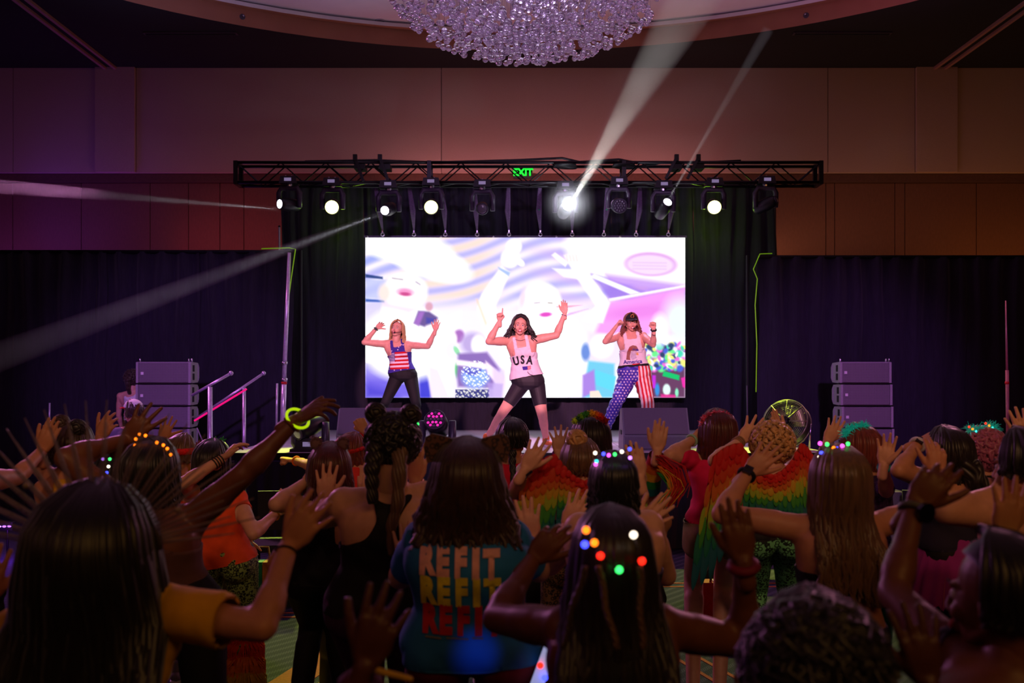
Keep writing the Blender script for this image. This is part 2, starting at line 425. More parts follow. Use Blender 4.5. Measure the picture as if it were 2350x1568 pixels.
# ------------------------------------------------------------------ stage
SZ = 1.06; SF = 10.97; SBK = 15.7; SX0, SX1 = -3.15, 3.5
def deckmat():
    m = mat('stage_deck', (170, 160, 178), 0.32, var=0.10, scale=6, stretch=(0.5, 6, 1), bump=0.02, spec=0.5); return m
stage = empty('stage', ((SX0 + SX1) / 2, 13.3, 0), 'low stage with pale deck panels and black skirt', 'stage')
nx, ny = 6, 4
for i in range(nx):
    for j in range(ny):
        x0 = SX0 + (SX1 - SX0) * i / nx; x1 = SX0 + (SX1 - SX0) * (i + 1) / nx; y0 = SF + (SBK - SF) * j / ny; y1 = SF + (SBK - SF) * (j + 1) / ny
        MB().box(((x0 + x1) / 2, (y0 + y1) / 2, SZ - 0.04), (x1 - x0 - 0.006, y1 - y0 - 0.006, 0.08)).build('deck_panel', deckmat(), stage)
MB().box(((SX0 + SX1) / 2, SF - 0.012, SZ - 0.04), (SX1 - SX0, 0.018, 0.085)).build('deck_edge', BLACK, stage)
def pleats(x0, x1, y, z0, z1, amp, wl, yend=None, seed=0, nz=6):
    r = random.Random(seed); n_ = int(abs(x1 - x0) / wl * 8) + 2; vs = []; fs = []
    ph = 0; phs = []
    for i in range(n_):
        phs.append(ph); ph += 2 * PI / 8 * r.uniform(0.6, 1.45)
    am = [amp * (0.5 + 0.8 * r.random()) for _ in range(n_)]
    for k in range(nz + 1):
        for i in range(n_):
            t = i / (n_ - 1); x = x0 + (x1 - x0) * t; yy = y if yend is None else y + (yend - y) * t
            w_ = am[i] * (0.55 + 0.45 * math.cos(0.8 * k + phs[i] * 0.03))
            vs.append((x + 0.02 * math.sin(k * 1.3 + i * 0.15), yy + w_ * math.sin(phs[i]), z0 + (z1 - z0) * k / nz))
    for k in range(nz):
        for i in range(n_ - 1): fs.append((k * n_ + i, k * n_ + i + 1, (k + 1) * n_ + i + 1, (k + 1) * n_ + i))
    return MB().add(vs, fs)
SKIRT = mat('stage_skirt', (22, 18, 34), 0.8, var=0.3, scale=10, stretch=(5, 5, 0.5), sheen=0.3)
pleats(SX0, SX1, SF - 0.03, 0.01, SZ - 0.09, 0.03, 0.16, seed=3, nz=3).build('skirt', SKIRT, stage, True)
for i, x in enumerate((SX0 + 0.1, -1.2, 1.2, SX1 - 0.1)):
    for y in (SF + 0.15, 13.3, SBK - 0.15): MB().cyl((x, y, 0), (x, y, SZ - 0.08), 0.03).build('leg', BLACK, stage)

# stair with rails at the left end of the stage
st = empty('stage_stair', (-4.0, 12.8, 0), 'metal stair with sloping handrails at the left end of the stage', 'stair')
for k in range(5):
    MB().box((-4.35 + 0.25 * k, 12.6, SZ * (k + 1) / 6 - 0.02), (0.28, 1.1, 0.04)).build('tread', mat('tread', (60, 52, 66), 0.6), st)
for y in (12.05, 13.15):
    MB().tube([(-4.5, y, 0), (-3.17, y, SZ - 0.05)], [0.04, 0.04], 6).build('stringer', BLACK, st)
RAIL = mat('handrail_metal', (200, 180, 215), 0.3, 0.6)
def rail(p, q, r=0.018): return MB().tube([p, q], [r, r], 10)
for (x0, y0, x1, y1, Y), low in (((440, 908, 530, 857, 12.05), False), ((440, 968, 605, 857, 13.15), True)):
    a, b_ = at(x0, y0, Y), at(x1, y1, Y)
    rail(a, b_).build('handrail', RAIL, st, True)
    MB().sphere(b_, 0.03).build('rail_end', RAIL, st, True)
a, b_ = at(482, 888, 12.05), at(482, 1130, 12.05); MB().cyl(a, (a.x, a.y, 0.05), 0.03).build('rail_post', RAIL, st, True)
a = at(560, 890, 13.15); MB().cyl(a, (a.x, a.y, 0.3), 0.024).build('rail_post', RAIL, st, True)
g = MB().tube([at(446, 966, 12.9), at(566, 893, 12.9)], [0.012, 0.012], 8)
g.build('reflection_strip', mat('pink_reflection_glow', (200, 20, 110), 0.5, emit=(255, 20, 130), es=0.75), st, True)  # glow stands in for pink light reflected off the strip
MB().tube([at(452, 982, 12.5), at(470, 1024, 12.5)], [0.008, 0.008], 6).build('brace', RAIL, st)

# ------------------------------------------------------------------ pipe and drape
def drape(name, label, x0, x1, y, z0, z1, poles, seed, amp=0.05, wl=0.3, yend=None, cols=None):
    t = empty(name, ((x0 + x1) / 2, y, z0), label, 'drape')
    npan = max(1, round(abs(x1 - x0) / 1.4))
    for i in range(npan):
        a = x0 + (x1 - x0) * i / npan; b_ = x0 + (x1 - x0) * (i + 1) / npan
        pleats(a, b_ + 0.02, y + 0.006 * (i % 2), z0, z1 - 0.03, amp, wl, seed=seed + i, nz=8).build('curtain_panel', DRAPE, t, True)
    MB().tube([(x0, y, z1 - 0.03), (x1, y, z1 - 0.03)], 0.025, 8).build('crossbar', BLACK, t)
    for p in poles: MB().cyl((p, y + 0.07, z0), (p, y + 0.07, z1), 0.022).build('upright', BLACK, t)
    return t
yL = 14.3
zL = ZC + (865 - 573) / F * yL
dl = drape('drape_run', 'lower black drape run left of the stage', -12.5, xpx(668, yL), yL, 0.01, zL, (-12.4, -6, -3.05), 11)
dr = drape('drape_run', 'lower black drape run right of the stage', xpx(1740, yL), 12.5, yL, 0.01, ZC + (865 - 585) / F * yL, (3.4, 6, 12.4), 31)
dc = drape('drape_run', 'tall black backdrop drape behind the video screen', xpx(645, 15.95), xpx(1780, 15.95), 15.95, 0.6, ZC + (865 - 420) / F * 15.95, (-3.6, 4.15), 51, 0.05, 0.22)
dc.location.z = 0.6
EDGE = mat('painted_lime_light', (150, 200, 30), 0.5, emit=(150, 220, 30), es=0.25)  # lime light on the drape edge, put into colour and emission
MB().tube([at(600, 571, yL - 0.08), at(664, 569, yL - 0.08), at(678, 572, yL - 0.08), at(668, 640, yL - 0.08), at(660, 700, yL - 0.08)], 0.008, 5).build('lit_edge_line', EDGE, dl, True)
MB().tube([at(1772, 582, yL - 0.1), at(1744, 583, yL - 0.1), at(1729, 618, yL - 0.1), at(1738, 640, yL - 0.1), at(1733, 700, yL - 0.1), at(1737, 790, yL - 0.1), at(1735, 900, yL - 0.1)], 0.007, 5).build('lit_edge_line', EDGE, dr, True)
# bright uprights
PW = mat('pole_aluminium', (215, 200, 225), 0.3, 0.5)
t = empty('telescopic_pole', at(655, 990, 13.2), 'bright telescopic pole standing at the left edge of the stage backdrop', 'pole')
MB().cyl(at(664, 580, 13.2), at(652, 870, 13.2), 0.022, 0.03).build('upper_tube', PW, t, True)
MB().cyl(at(652, 870, 13.2), at(648, 1000, 13.2), 0.034, 0.036).build('lower_tube', PW, t, True)
for py in (834, 872): MB().cyl(at(652.5, py - 4, 13.2), at(652.5, py + 4, 13.2), 0.042).build('collar', CHROME, t, True)
MB().cyl(at(652, 876, 13.2), at(652, 882, 13.2), 0.037).build('red_band', mat('red_tape', (200, 30, 30), 0.5), t, True)
o = MB().cyl(at(636, 880, 13.4), at(634, 985, 13.4), 0.014).build('thin_pole', PW, smooth=True); tag(o, 'thin shiny pole beside the bright telescopic pole', 'pole')
t = empty('upright_pole', at(643, 570, 15.6), 'slim light pole seen above the left drape corner', 'pole')
MB().cyl(at(641, 520, 15.6), Vector((at(646, 800, 15.6).x, 15.6, SZ)), 0.016).build('tube', PW, t, True)
MB().sphere(at(641, 520, 15.6), 0.02).build('cap', BLACK, t, True)
t = empty('lift_pole', at(2312, 1050, 11.0), 'thin pole coloured as if red-lit, standing before the right drape', 'pole')
PR = mat('pole_red_light_tint', (170, 110, 110), 0.4, 0.2)  # red light put into the pole colour
MB().cyl(at(2308, 690, 11), at(2311, 850, 11), 0.006, 0.014).build('upper_tube', PR, t, True)
MB().cyl(at(2311, 850, 11), at(2314, 1060, 11), 0.018, 0.02).build('lower_tube', PR, t, True)
MB().cyl(at(2311, 876, 11), at(2311, 882, 11), 0.023).build('red_band', mat('red_tape', (200, 30, 30)), t, True)
MB().cyl((at(2314, 1060, 11)), (at(2314, 1060, 11).x, 11, 0), 0.02).build('foot', PR, t)
o = MB().cyl(at(114, 925, 13.3), at(113, 985, 13.3), 0.012).build('thin_pole', PW, smooth=True); tag(o, 'thin short pole before the left drape', 'pole')
o = MB().cyl(at(1714, 885, 13.3), at(1716, 1000, 13.3), 0.008).build('microphone_stand', GREYPL, smooth=True); tag(o, 'thin stand in the dark right of the screen', 'stand')

# ------------------------------------------------------------------ video screen
W_, H_ = 368, 184
SCY = 15.6
sx0, sx1 = xpx(838.5, SCY), xpx(1572.5, SCY); sz1 = ZC + (865 - 545.5) / F * SCY; sz0 = ZC + (865 - 913) / F * SCY
def paint():
    X, Y = np.meshgrid(np.linspace(60, 2268, W_ + 1), np.linspace(48, 1155, H_ + 1))
    img = np.ones((H_ + 1, W_ + 1, 3)) * np.array([0.96, 0.93, 1.0])
    def mixm(m, col, a=1.0):
        nonlocal img
        m = np.clip(m, 0, 1)[..., None] * a; c = np.array(col) / 255.0
        img = img * (1 - m) + c * m
    def el(cx, cy, rx, ry, col, ang=0, soft=0.12, a=1.0):
        t = math.radians(ang); dx = X - cx; dy = Y - cy
        u = (dx * math.cos(t) + dy * math.sin(t)) / rx; v = (-dx * math.sin(t) + dy * math.cos(t)) / ry
        d = np.sqrt(u * u + v * v); mixm((1 + soft - d) / (2 * soft), col, a)
    def poly(pts, col, soft=8, a=1.0):
        ins = np.zeros(X.shape, bool); dist = np.full(X.shape, 1e9); k = len(pts)
        for i in range(k):
            x1, y1 = pts[i]; x2, y2 = pts[(i + 1) % k]
            cond = ((y1 > Y) != (y2 > Y)); xi = (x2 - x1) * (Y - y1) / ((y2 - y1) if y2 != y1 else 1e-9) + x1
            ins ^= cond & (X < xi)
            L2 = (x2 - x1) ** 2 + (y2 - y1) ** 2 + 1e-9; tt = np.clip(((X - x1) * (x2 - x1) + (Y - y1) * (y2 - y1)) / L2, 0, 1)
            dist = np.minimum(dist, np.hypot(X - x1 - tt * (x2 - x1), Y - y1 - tt * (y2 - y1)))
        sd = np.where(ins, dist, -dist); mixm((sd + soft) / (2 * soft), col, a)
    # ceiling of the hall in the video: diagonal lavender and peach rays
    rays = 0.5 + 0.5 * np.sin((Y + 0.28 * X) / 17.0 + 1.5 * np.sin(X / 160)); top = np.clip((560 - Y) / 120, 0, 1)
    mixm(top * rays * 0.8, (176, 172, 246)); mixm(top * (1 - rays) * np.clip(np.sin(X / 250.0 - 1.0) + 0.3, 0, 1) * 0.7, (246, 214, 190))
    rays2 = 0.5 + 0.5 * np.sin((Y - 0.2 * X) / 23.0); mixm(top * rays2 * np.clip((X - 1100) / 300, 0, 1) * np.clip((1800 - X) / 200, 0, 1) * 0.5, (214, 176, 226))
    mixm(np.clip((430 - X) / 300, 0, 1) * np.clip((Y - 60) / 40, 0, 1) * np.clip((300 - Y) / 60, 0, 1) * rays * 0.6, (150, 170, 235))
    # big white ceiling disc top left and top right
    el(480, 200, 330, 125, (255, 255, 255), 20); el(330, 110, 330, 120, (255, 255, 255), 8, a=0.9)
    el(1990, 170, 560, 215, (255, 255, 255), 8, 0.06)
    el(2030, 232, 184, 84, (226, 178, 232), 2, 0.10); el(2026, 236, 160, 66, (240, 218, 248), 2, 0.10)
    for yy in (215, 236, 258): poly([(1905, yy), (2140, yy + 4), (2140, yy + 14), (1905, yy + 10)], (226, 190, 236), 5, 0.6)
    poly([(1720, 300), (2270, 375), (2270, 520), (1740, 480)], (190, 140, 236), 20, 0.75)
    poly([(1620, 300), (1980, 420), (1900, 470), (1740, 470), (1690, 400)], (160, 130, 226), 14, 0.8)
    poly([(1610, 320), (1890, 440), (1960, 430), (1640, 300)], (255, 255, 255), 6)
    poly([(1740, 470), (2270, 375), (2270, 392), (1745, 492)], (255, 250, 255), 4)
    # pink room to the right
    poly([(1740, 495), (2268, 395), (2268, 720), (1640, 720)], (244, 160, 240), 16, 0.9)
    el(1950, 560, 240, 50, (228, 130, 226), -6, 0.5, 0.6); el(2230, 620, 110, 150, (232, 246, 255), 0, 0.5)
    # left blue stripes and boards
    poly([(60, 300), (180, 320), (180, 335), (60, 325)], (60, 80, 140), 5); poly([(60, 470), (190, 482), (190, 496), (60, 492)], (80, 110, 190), 5)
    poly([(60, 330), (210, 345), (190, 470), (60, 470)], (190, 196, 240), 10, 0.8); poly([(60, 500), (170, 500), (160, 700), (60, 700)], (214, 206, 246), 10, 0.8)
    # floor lavender left
    poly([(60, 915), (470, 905), (520, 1155), (60, 1155)], (164, 150, 236), 10); poly([(60, 1010), (330, 1040), (500, 1155), (60, 1155)], (120, 104, 226), 30, 0.8)
    poly([(60, 1060), (200, 1100), (300, 1155), (60, 1155)], (70, 60, 200), 30, 0.5)
    poly([(425, 830), (470, 840), (520, 1155), (440, 1155)], (70, 70, 210), 8, 0.85); poly([(380, 660), (520, 700), (510, 900), (440, 830)], (170, 176, 240), 12, 0.6)
    # left singer, blown out white with open mouth
    el(335, 420, 155, 130, (255, 252, 250), 0, 0.1); el(350, 780, 330, 260, (255, 255, 255), 0, 0.12)
    el(335, 425, 54, 26, (240, 160, 206), 5, 0.4); el(335, 438, 36, 12, (206, 90, 150), 5, 0.4)
    poly([(245, 325), (320, 335), (320, 342), (245, 332)], (150, 130, 160), 5, 0.7); poly([(410, 350), (440, 370), (440, 378), (405, 356)], (150, 130, 170), 5, 0.7)
    el(190, 430, 40, 60, (246, 228, 222), 0, 0.4)
    poly([(180, 500), (420, 540), (360, 570), (190, 520)], (250, 220, 236), 14, 0.8)
    # camera-bag figure
    poly([(425, 555), (500, 560), (560, 600), (540, 640), (470, 665), (395, 640)], (120, 100, 160), 8); poly([(430, 560), (470, 560), (430, 660), (395, 640)], (170, 120, 200), 8)
    el(500, 525, 26, 30, (220, 170, 190), 0, 0.3); poly([(480, 600), (560, 610), (530, 650), (480, 640)], (80, 80, 180), 8, 0.7)
    # bare arm and torso, white
    poly([(480, 660), (720, 560), (700, 760), (640, 1155), (520, 1155), (470, 900)], (255, 248, 252), 14)
    poly([(500, 940), (560, 960), (640, 1155), (510, 1155)], (246, 220, 246), 10, 0.6)
    # small crowd women mid left
    el(705, 730, 38, 45, (176, 120, 196), 10, 0.25); el(650, 750, 44, 60, (255, 244, 248), 0, 0.2); el(660, 830, 50, 60, (246, 236, 255), 0, 0.2)
    el(690, 830, 34, 16, (160, 226, 180), 60, 0.3); el(690, 960, 12, 50, (120, 220, 140), 0, 0.4)
    el(800, 780, 80, 75, (196, 176, 226), 0, 0.3); el(840, 790, 50, 70, (255, 252, 255), 0, 0.2)
    poly([(700, 850), (900, 840), (990, 960), (940, 1090), (700, 1080), (690, 1000)], (150, 120, 190), 12)
    el(820, 1010, 95, 80, (150, 180, 250), 0, 0.25)
    sp = (np.sin(X / 6.1 + np.sin(Y / 9)) * np.sin(Y / 5.3 + np.sin(X / 8)) > 0.25)
    mixm(sp * (((X - 820) / 100) ** 2 + ((Y - 990) / 90) ** 2 < 1), (246, 250, 255)); mixm((~sp) * (((X - 800) / 60) ** 2 + ((Y - 960) / 40) ** 2 < 1) * 0.7, (90, 80, 190))
    mixm((Y > 1095) * (X > 680) * (X < 915) * 0.9, (60, 60, 130)); mixm(sp * (Y > 1085) * (X > 680) * (X < 915), (226, 224, 226))
    poly([(680, 890), (900, 920), (900, 960), (690, 930)], (255, 240, 250), 8); poly([(890, 900), (1010, 1000), (1030, 1100), (960, 1060), (900, 980)], (255, 236, 250), 8)
    poly([(900, 1050), (1010, 1060), (1000, 1155), (915, 1155)], (186, 160, 226), 8, 0.8)
    poly([(940, 950), (1030, 960), (1010, 1155), (940, 1155)], (214, 190, 240), 10, 0.5)
    # central singer with both arms up, blown out
    el(1270, 520, 150, 165, (255, 254, 255), 0, 0.08); el(1300, 860, 290, 330, (255, 255, 255), 0, 0.08)
    poly([(1000, 240), (1060, 290), (960, 520), (990, 700), (900, 760), (830, 540), (860, 440)], (255, 250, 248), 8)
    el(1085, 110, 55, 55, (255, 252, 246), 0, 0.15); el(1060, 190, 65, 70, (255, 252, 246), 0, 0.15); el(1130, 220, 34, 22, (255, 252, 246), 40, 0.2)
    poly([(975, 250), (1060, 290), (1050, 315), (985, 270)], (176, 196, 240), 6)
    poly([(820, 470), (835, 470), (900, 640), (890, 660)], (246, 214, 190), 6, 0.6); poly([(1370, 150), (1460, 220), (1440, 250), (1345, 170)], (255, 252, 246), 6)
    poly([(1350, 260), (1500, 270), (1560, 340), (1430, 320)], (255, 252, 246), 8); poly([(1430, 170), (1520, 150), (1620, 320), (1750, 500), (1700, 640), (1560, 620), (1650, 520), (1520, 330)], (255, 252, 252), 8)
    for k in range(4): poly([(1440 + 22 * k, 165), (1455 + 22 * k, 165), (1465 + 22 * k, 215), (1450 + 22 * k, 215)], (246, 222, 222), 4, 0.7)
    el(1145, 470, 20, 70, (236, 214, 230), 8, 0.5, 0.8)
    poly([(1225, 498), (1265, 494), (1265, 500), (1225, 504)], (170, 140, 170), 4, 0.7); poly([(1320, 496), (1352, 498), (1352, 504), (1320, 502)], (150, 130, 130), 4, 0.8)
    el(1305, 580, 40, 15, (226, 90, 200), -4, 0.3)
    poly([(1380, 522), (1560, 514), (1470, 530), (1380, 530)], (236, 150, 180), 4, 0.8); poly([(1420, 600), (1600, 540), (1470, 570)], (214, 150, 226), 6, 0.7)
    # right crowd
    poly([(1600, 700), (1760, 720), (1900, 820), (1800, 930), (1590, 900)], (236, 226, 250), 16)
    el(1580, 840, 30, 60, (120, 150, 220), 0, 0.3); el(1690, 800, 80, 80, (255, 250, 255), 0, 0.2)
    poly([(1600, 900), (1780, 920), (1780, 1155), (1560, 1155)], (126, 206, 236), 10); poly([(1640, 960), (1790, 1010), (1770, 1110), (1640, 1060)], (110, 216, 240), 6)
    poly([(1560, 1000), (1640, 960), (1650, 1110), (1560, 1155)], (176, 140, 226), 8); poly([(1610, 1110), (1670, 1105), (1695, 1155), (1610, 1155)], (250, 226, 214), 4)
    poly([(2000, 880), (2268, 900), (2268, 1155), (2000, 1155)], (116, 74, 110), 12)
    rs = np.random.RandomState(3)
    for k in range(120):
        cx = rs.uniform(1990, 2268); cyy = rs.uniform(780, 960); c = [(90, 220, 190), (120, 240, 150), (250, 250, 255), (90, 110, 220), (240, 120, 220), (240, 240, 140), (60, 80, 120)][rs.randint(7)]
        el(cx, cyy, rs.uniform(8, 30), rs.uniform(8, 24), c, rs.uniform(0, 180), 0.3)
    el(2090, 690, 60, 110, (255, 250, 255), 0, 0.3)
    poly([(2120, 970), (2230, 1000), (2225, 1035), (2110, 1005)], (40, 200, 120), 4); poly([(2240, 1020), (2268, 1010), (2268, 1090), (2250, 1080)], (240, 60, 180), 4)
    poly([(2040, 1000), (2065, 1000), (2065, 1090), (2040, 1090)], (200, 60, 220), 5); el(2140, 1100, 26, 40, (226, 255, 246), 0, 0.2); el(2075, 1100, 16, 44, (70, 150, 220), 0, 0.3)
    el(2210, 1120, 12, 30, (150, 240, 200), 0, 0.3); poly([(2100, 1130), (2200, 1135), (2200, 1155), (2100, 1155)], (240, 60, 160), 4, 0.8)
    return img
img = paint()
img = np.where(img <= 0.04045, img / 12.92, ((img + 0.055) / 1.055) ** 2.4)
img = img ** 1.12
xs = np.linspace(sx0, sx1, W_ + 1); zs = np.linspace(sz1, sz0, H_ + 1)
XX, ZZ = np.meshgrid(xs, zs)
vco = np.stack([XX.ravel(), np.full(XX.size, SCY), ZZ.ravel()], 1)
idx = np.arange((W_ + 1) * (H_ + 1)).reshape(H_ + 1, W_ + 1)
fq = np.stack([idx[:-1, :-1].ravel(), idx[1:, :-1].ravel(), idx[1:, 1:].ravel(), idx[:-1, 1:].ravel()], 1)
me = bpy.data.meshes.new('picture_face'); me.from_pydata(vco.tolist(), [], fq.tolist())
ca = me.color_attributes.new('video', 'FLOAT_COLOR', 'POINT')
ca.data.foreach_set('color', np.concatenate([img.reshape(-1, 3), np.ones((XX.size, 1))], 1).ravel())
m = bpy.data.materials.new('led_picture'); m.use_nodes = True; N = m.node_tree.nodes; L = m.node_tree.links
at_ = N.new('ShaderNodeVertexColor'); at_.layer_name = 'video'; em = N.new('ShaderNodeEmission'); em.inputs[1].default_value = 1.25
# fine LED line structure
tc = N.new('ShaderNodeTexCoord'); wv = N.new('ShaderNodeTexWave'); wv.bands_direction = 'Z'; wv.inputs['Scale'].default_value = 60; L.new(tc.outputs['Object'], wv.inputs['Vector'])
mr = N.new('ShaderNodeMapRange'); mr.inputs[3].default_value = 0.9; mr.inputs[4].default_value = 1.0; L.new(wv.outputs['Fac'], mr.inputs[0])
mu = N.new('ShaderNodeVectorMath'); mu.operation = 'SCALE'; L.new(at_.outputs[0], mu.inputs[0]); L.new(mr.outputs[0], mu.inputs['Scale'])
L.new(mu.outputs[0], em.inputs[0]); L.new(em.outputs[0], N['Material Output'].inputs[0])
me.materials.append(m)
scr = empty('video_screen', ((sx0 + sx1) / 2, SCY, sz0), 'large bright LED video screen showing cheering singers, hung above the stage', 'video screen')
link('picture_face', me, scr)
for i in range(10):
    for j in range(5):
        x0 = sx0 + (sx1 - sx0) * i / 10; z0 = sz0 + (sz1 - sz0) * j / 5
        MB().box((x0 + (sx1 - sx0) / 20, SCY + 0.045, z0 + (sz1 - sz0) / 10), ((sx1 - sx0) / 10 - 0.002, 0.08, (sz1 - sz0) / 5 - 0.002)).build('cabinet', BLACK, scr)
MB().box(((sx0 + sx1) / 2, SCY + 0.03, sz1 + 0.015), (sx1 - sx0 + 0.04, 0.1, 0.03)).build('top_bar', mat('screen_bar', (60, 44, 80), 0.4, 0.3), scr)
TY = 14.5
for i, px in enumerate((843, 1132 - 120 + 0, 1132, 1277, 1423)):
    MB().sphere(at(px, 543, 15.55), 0.018).build('bar_clip', CHROME, scr, True)

# ------------------------------------------------------------------ truss
tz1 = ZC + (865 - 373) / F * TY; tz0 = tz1 - 0.29; tx0 = xpx(541, TY); tx1 = xpx(1884, TY)
TR = mat('black_truss', (22, 20, 26), 0.35, 0.5, var=0.15)
tr = empty('lighting_truss', ((tx0 + tx1) / 2, TY, tz0), 'long black box truss spanning above the video screen', 'truss')
ys = (TY, TY + 0.29)
joints = [tx0] + [xpx(p, TY) for p in (985, 1432)] + [tx1]
for a, b_ in zip(joints[:-1], joints[1:]):
    for y in ys:
        for z in (tz0, tz1): MB().tube([(a, y, z), (b_, y, z)], 0.024, 8).build('chord', TR, tr, True)
for x in joints:
    for y in ys: MB().box((x, y, (tz0 + tz1) / 2), (0.06, 0.05, 0.34)).build('end_frame', TR, tr)
    for z in (tz0, tz1): MB().box((x, TY + 0.145, z), (0.06, 0.29, 0.05)).build('end_frame', TR, tr)
nb = 26; dx = (tx1 - tx0) / nb
for i in range(nb):
    a = tx0 + dx * i; b_ = a + dx
    for y in ys:
        z0, z1 = (tz0, tz1) if i % 2 else (tz1, tz0)
        MB().tube([(a, y, z0), (b_, y, z1)], 0.010, 6).build('brace', TR, tr)
    MB().tube([(a, ys[i % 2], tz0), (b_, ys[1 - i % 2], tz0)], 0.010, 6).build('brace', TR, tr)
# cables lying along the truss, rolled bundles
for pts in (((700, 371), (860, 368), (1000, 373), (1180, 368), (1290, 363), (1330, 372), (1420, 366), (1450, 372)), ((1455, 384), (1530, 372), (1600, 374), (1700, 369))):
    o = MB().tube([at(x, y, TY + 0.1) for x, y in pts], 0.018, 6).build('power_cable', BLACK, smooth=True)
    tag(o, 'black power cable lying along the truss, %s stretch' % ('long left' if pts[0][0] == 700 else 'short right'), 'cable')
for px, nm in ((1297, 'between the exit sign and the brightest lamp'), (1432, 'at the right truss joint')):
    mb = MB()
    for k in range(4): mb.ring(at(px, 378 + 2 * k, TY - 0.02 + 0.03 * k), 0.15 + 0.01 * k, 0.012, 20, 5, Matrix.Rotation(0.12 * k, 3, 'Z') @ Matrix.Scale(1, 3), ell=0.5)
    tag(mb.build('cable_coil', BLACK, smooth=True), 'black cable coil on the truss ' + nm, 'cable')
for px in (828, 885, 1550, 1600):
    s_ = -1 if px < 1000 else 1
    o = empty('truss_hanger', at(px, 400, TY - 0.05), {828: 'slanted black hanger arm on the truss, leftmost', 885: 'slanted black hanger arm left of centre', 1550: 'slanted black hanger arm right of centre', 1600: 'slanted black hanger arm on the truss, rightmost'}[px], 'hanger', 'hanger arms on the truss')
    a = at(px - 13 * (1 if s_ < 0 else -0.2), 362, TY - 0.05); b_ = at(px + 6, 416, TY - 0.05) if s_ < 0 else at(px - 22, 410, TY - 0.05)
    MB().tube([a, b_], [0.03, 0.03], 4).build('arm', BLACK, o); MB().box(a, (0.06, 0.06, 0.09)).build('end_block', BLACK, o)
    MB().box(at(px, 386, TY + 0.1), (0.16, 0.25, 0.07)).build('clamp', BLACK, o)
# screen hanging straps
ST = mat('webbing_strap', (96, 70, 110), 0.8, var=0.3, scale=60)
SG = mat('strap_green_tape', (40, 140, 100), 0.6)
for i, px in enumerate((878, 950, 1022, 1095, 1168, 1240, 1313, 1386, 1460, 1534)):
    b_ = at(px, 538, 15.45); top = Vector((b_.x - 0.02 + 0.012 * math.sin(i * 2), 14.79, tz0))
    nm = ['leftmost', 'second from left', 'third from left', 'fourth from left', 'fifth from left', 'fifth from right', 'fourth from right', 'third from right', 'second from right', 'rightmost'][i]
    o = empty('lifting_strap', b_, 'lavender webbing strap with steel ring holding the screen, ' + nm, 'strap', 'straps holding the video screen')
    mid = (top + b_) / 2 + Vector((0.02 * math.sin(i), 0, 0))
    for dxx in (-0.012, 0.014):
        mb = MB(); mb.tube([top + Vector((dxx * 0.5, 0, 0)), mid + Vector((dxx * 1.6, 0, 0)), b_ + Vector((0, 0, 0.06))], [0.022, 0.024, 0.012], 6, flat=(1, 0, 0)); mb.build('webbing', ST, o, True)
    MB().ring(b_, 0.026, 0.009, 16, 6, Matrix.Rotation(R(90), 3, 'X')).build('shackle_ring', CHROME, o, True)
    MB().box(b_ + Vector((0, 0, 0.045)), (0.02, 0.02, 0.03)).build('shackle_pin', CHROME, o)
    if i in (5, 7): MB().box(mid + Vector((0.0, -0.02, 0.05)), (0.03, 0.02, 0.09)).build('green_tag', SG, o)
# exit sign
ex = empty('exit_sign', at(1200, 396, 17.5), 'green lit EXIT sign seen through the truss', 'sign')
MB().box(at(1200, 397, 17.53), (0.33, 0.06, 0.2)).build('sign_plate', mat('sign_plate', (40, 36, 40), 0.5), ex)
def text_mesh(s, size, m, name, ext=0.004, bold=0.0, sp=1.0):
    c = bpy.data.curves.new('t', 'FONT'); c.body = s; c.size = size; c.extrude = ext; c.align_x = 'CENTER'; c.align_y = 'CENTER'; c.offset = bold; c.space_character = sp
    c.resolution_u = 3
    o = bpy.data.objects.new('t', c); TMP.collection.objects.link(o)
    dg = TMPDG(); me = bpy.data.meshes.new_from_object(o.evaluated_get(dg)); bpy.data.objects.remove(o); bpy.data.curves.remove(c)
    me.name = name; me.materials.clear(); me.materials.append(m); return me
TMP = bpy.data.scenes.new('tmp')
def TMPDG():
    vl = TMP.view_layers[0]; vl.update(); return vl.depsgraph
me = text_mesh('EXIT', 0.17, mat('exit_green', (10, 220, 40), 0.5, emit=(20, 255, 60), es=1.1), 'letters', 0.01, 0.006)
me.transform(Matrix.Translation(at(1200, 396, 17.48)) @ Matrix.Rotation(R(90), 4, 'X'))
link('letters', me, ex)
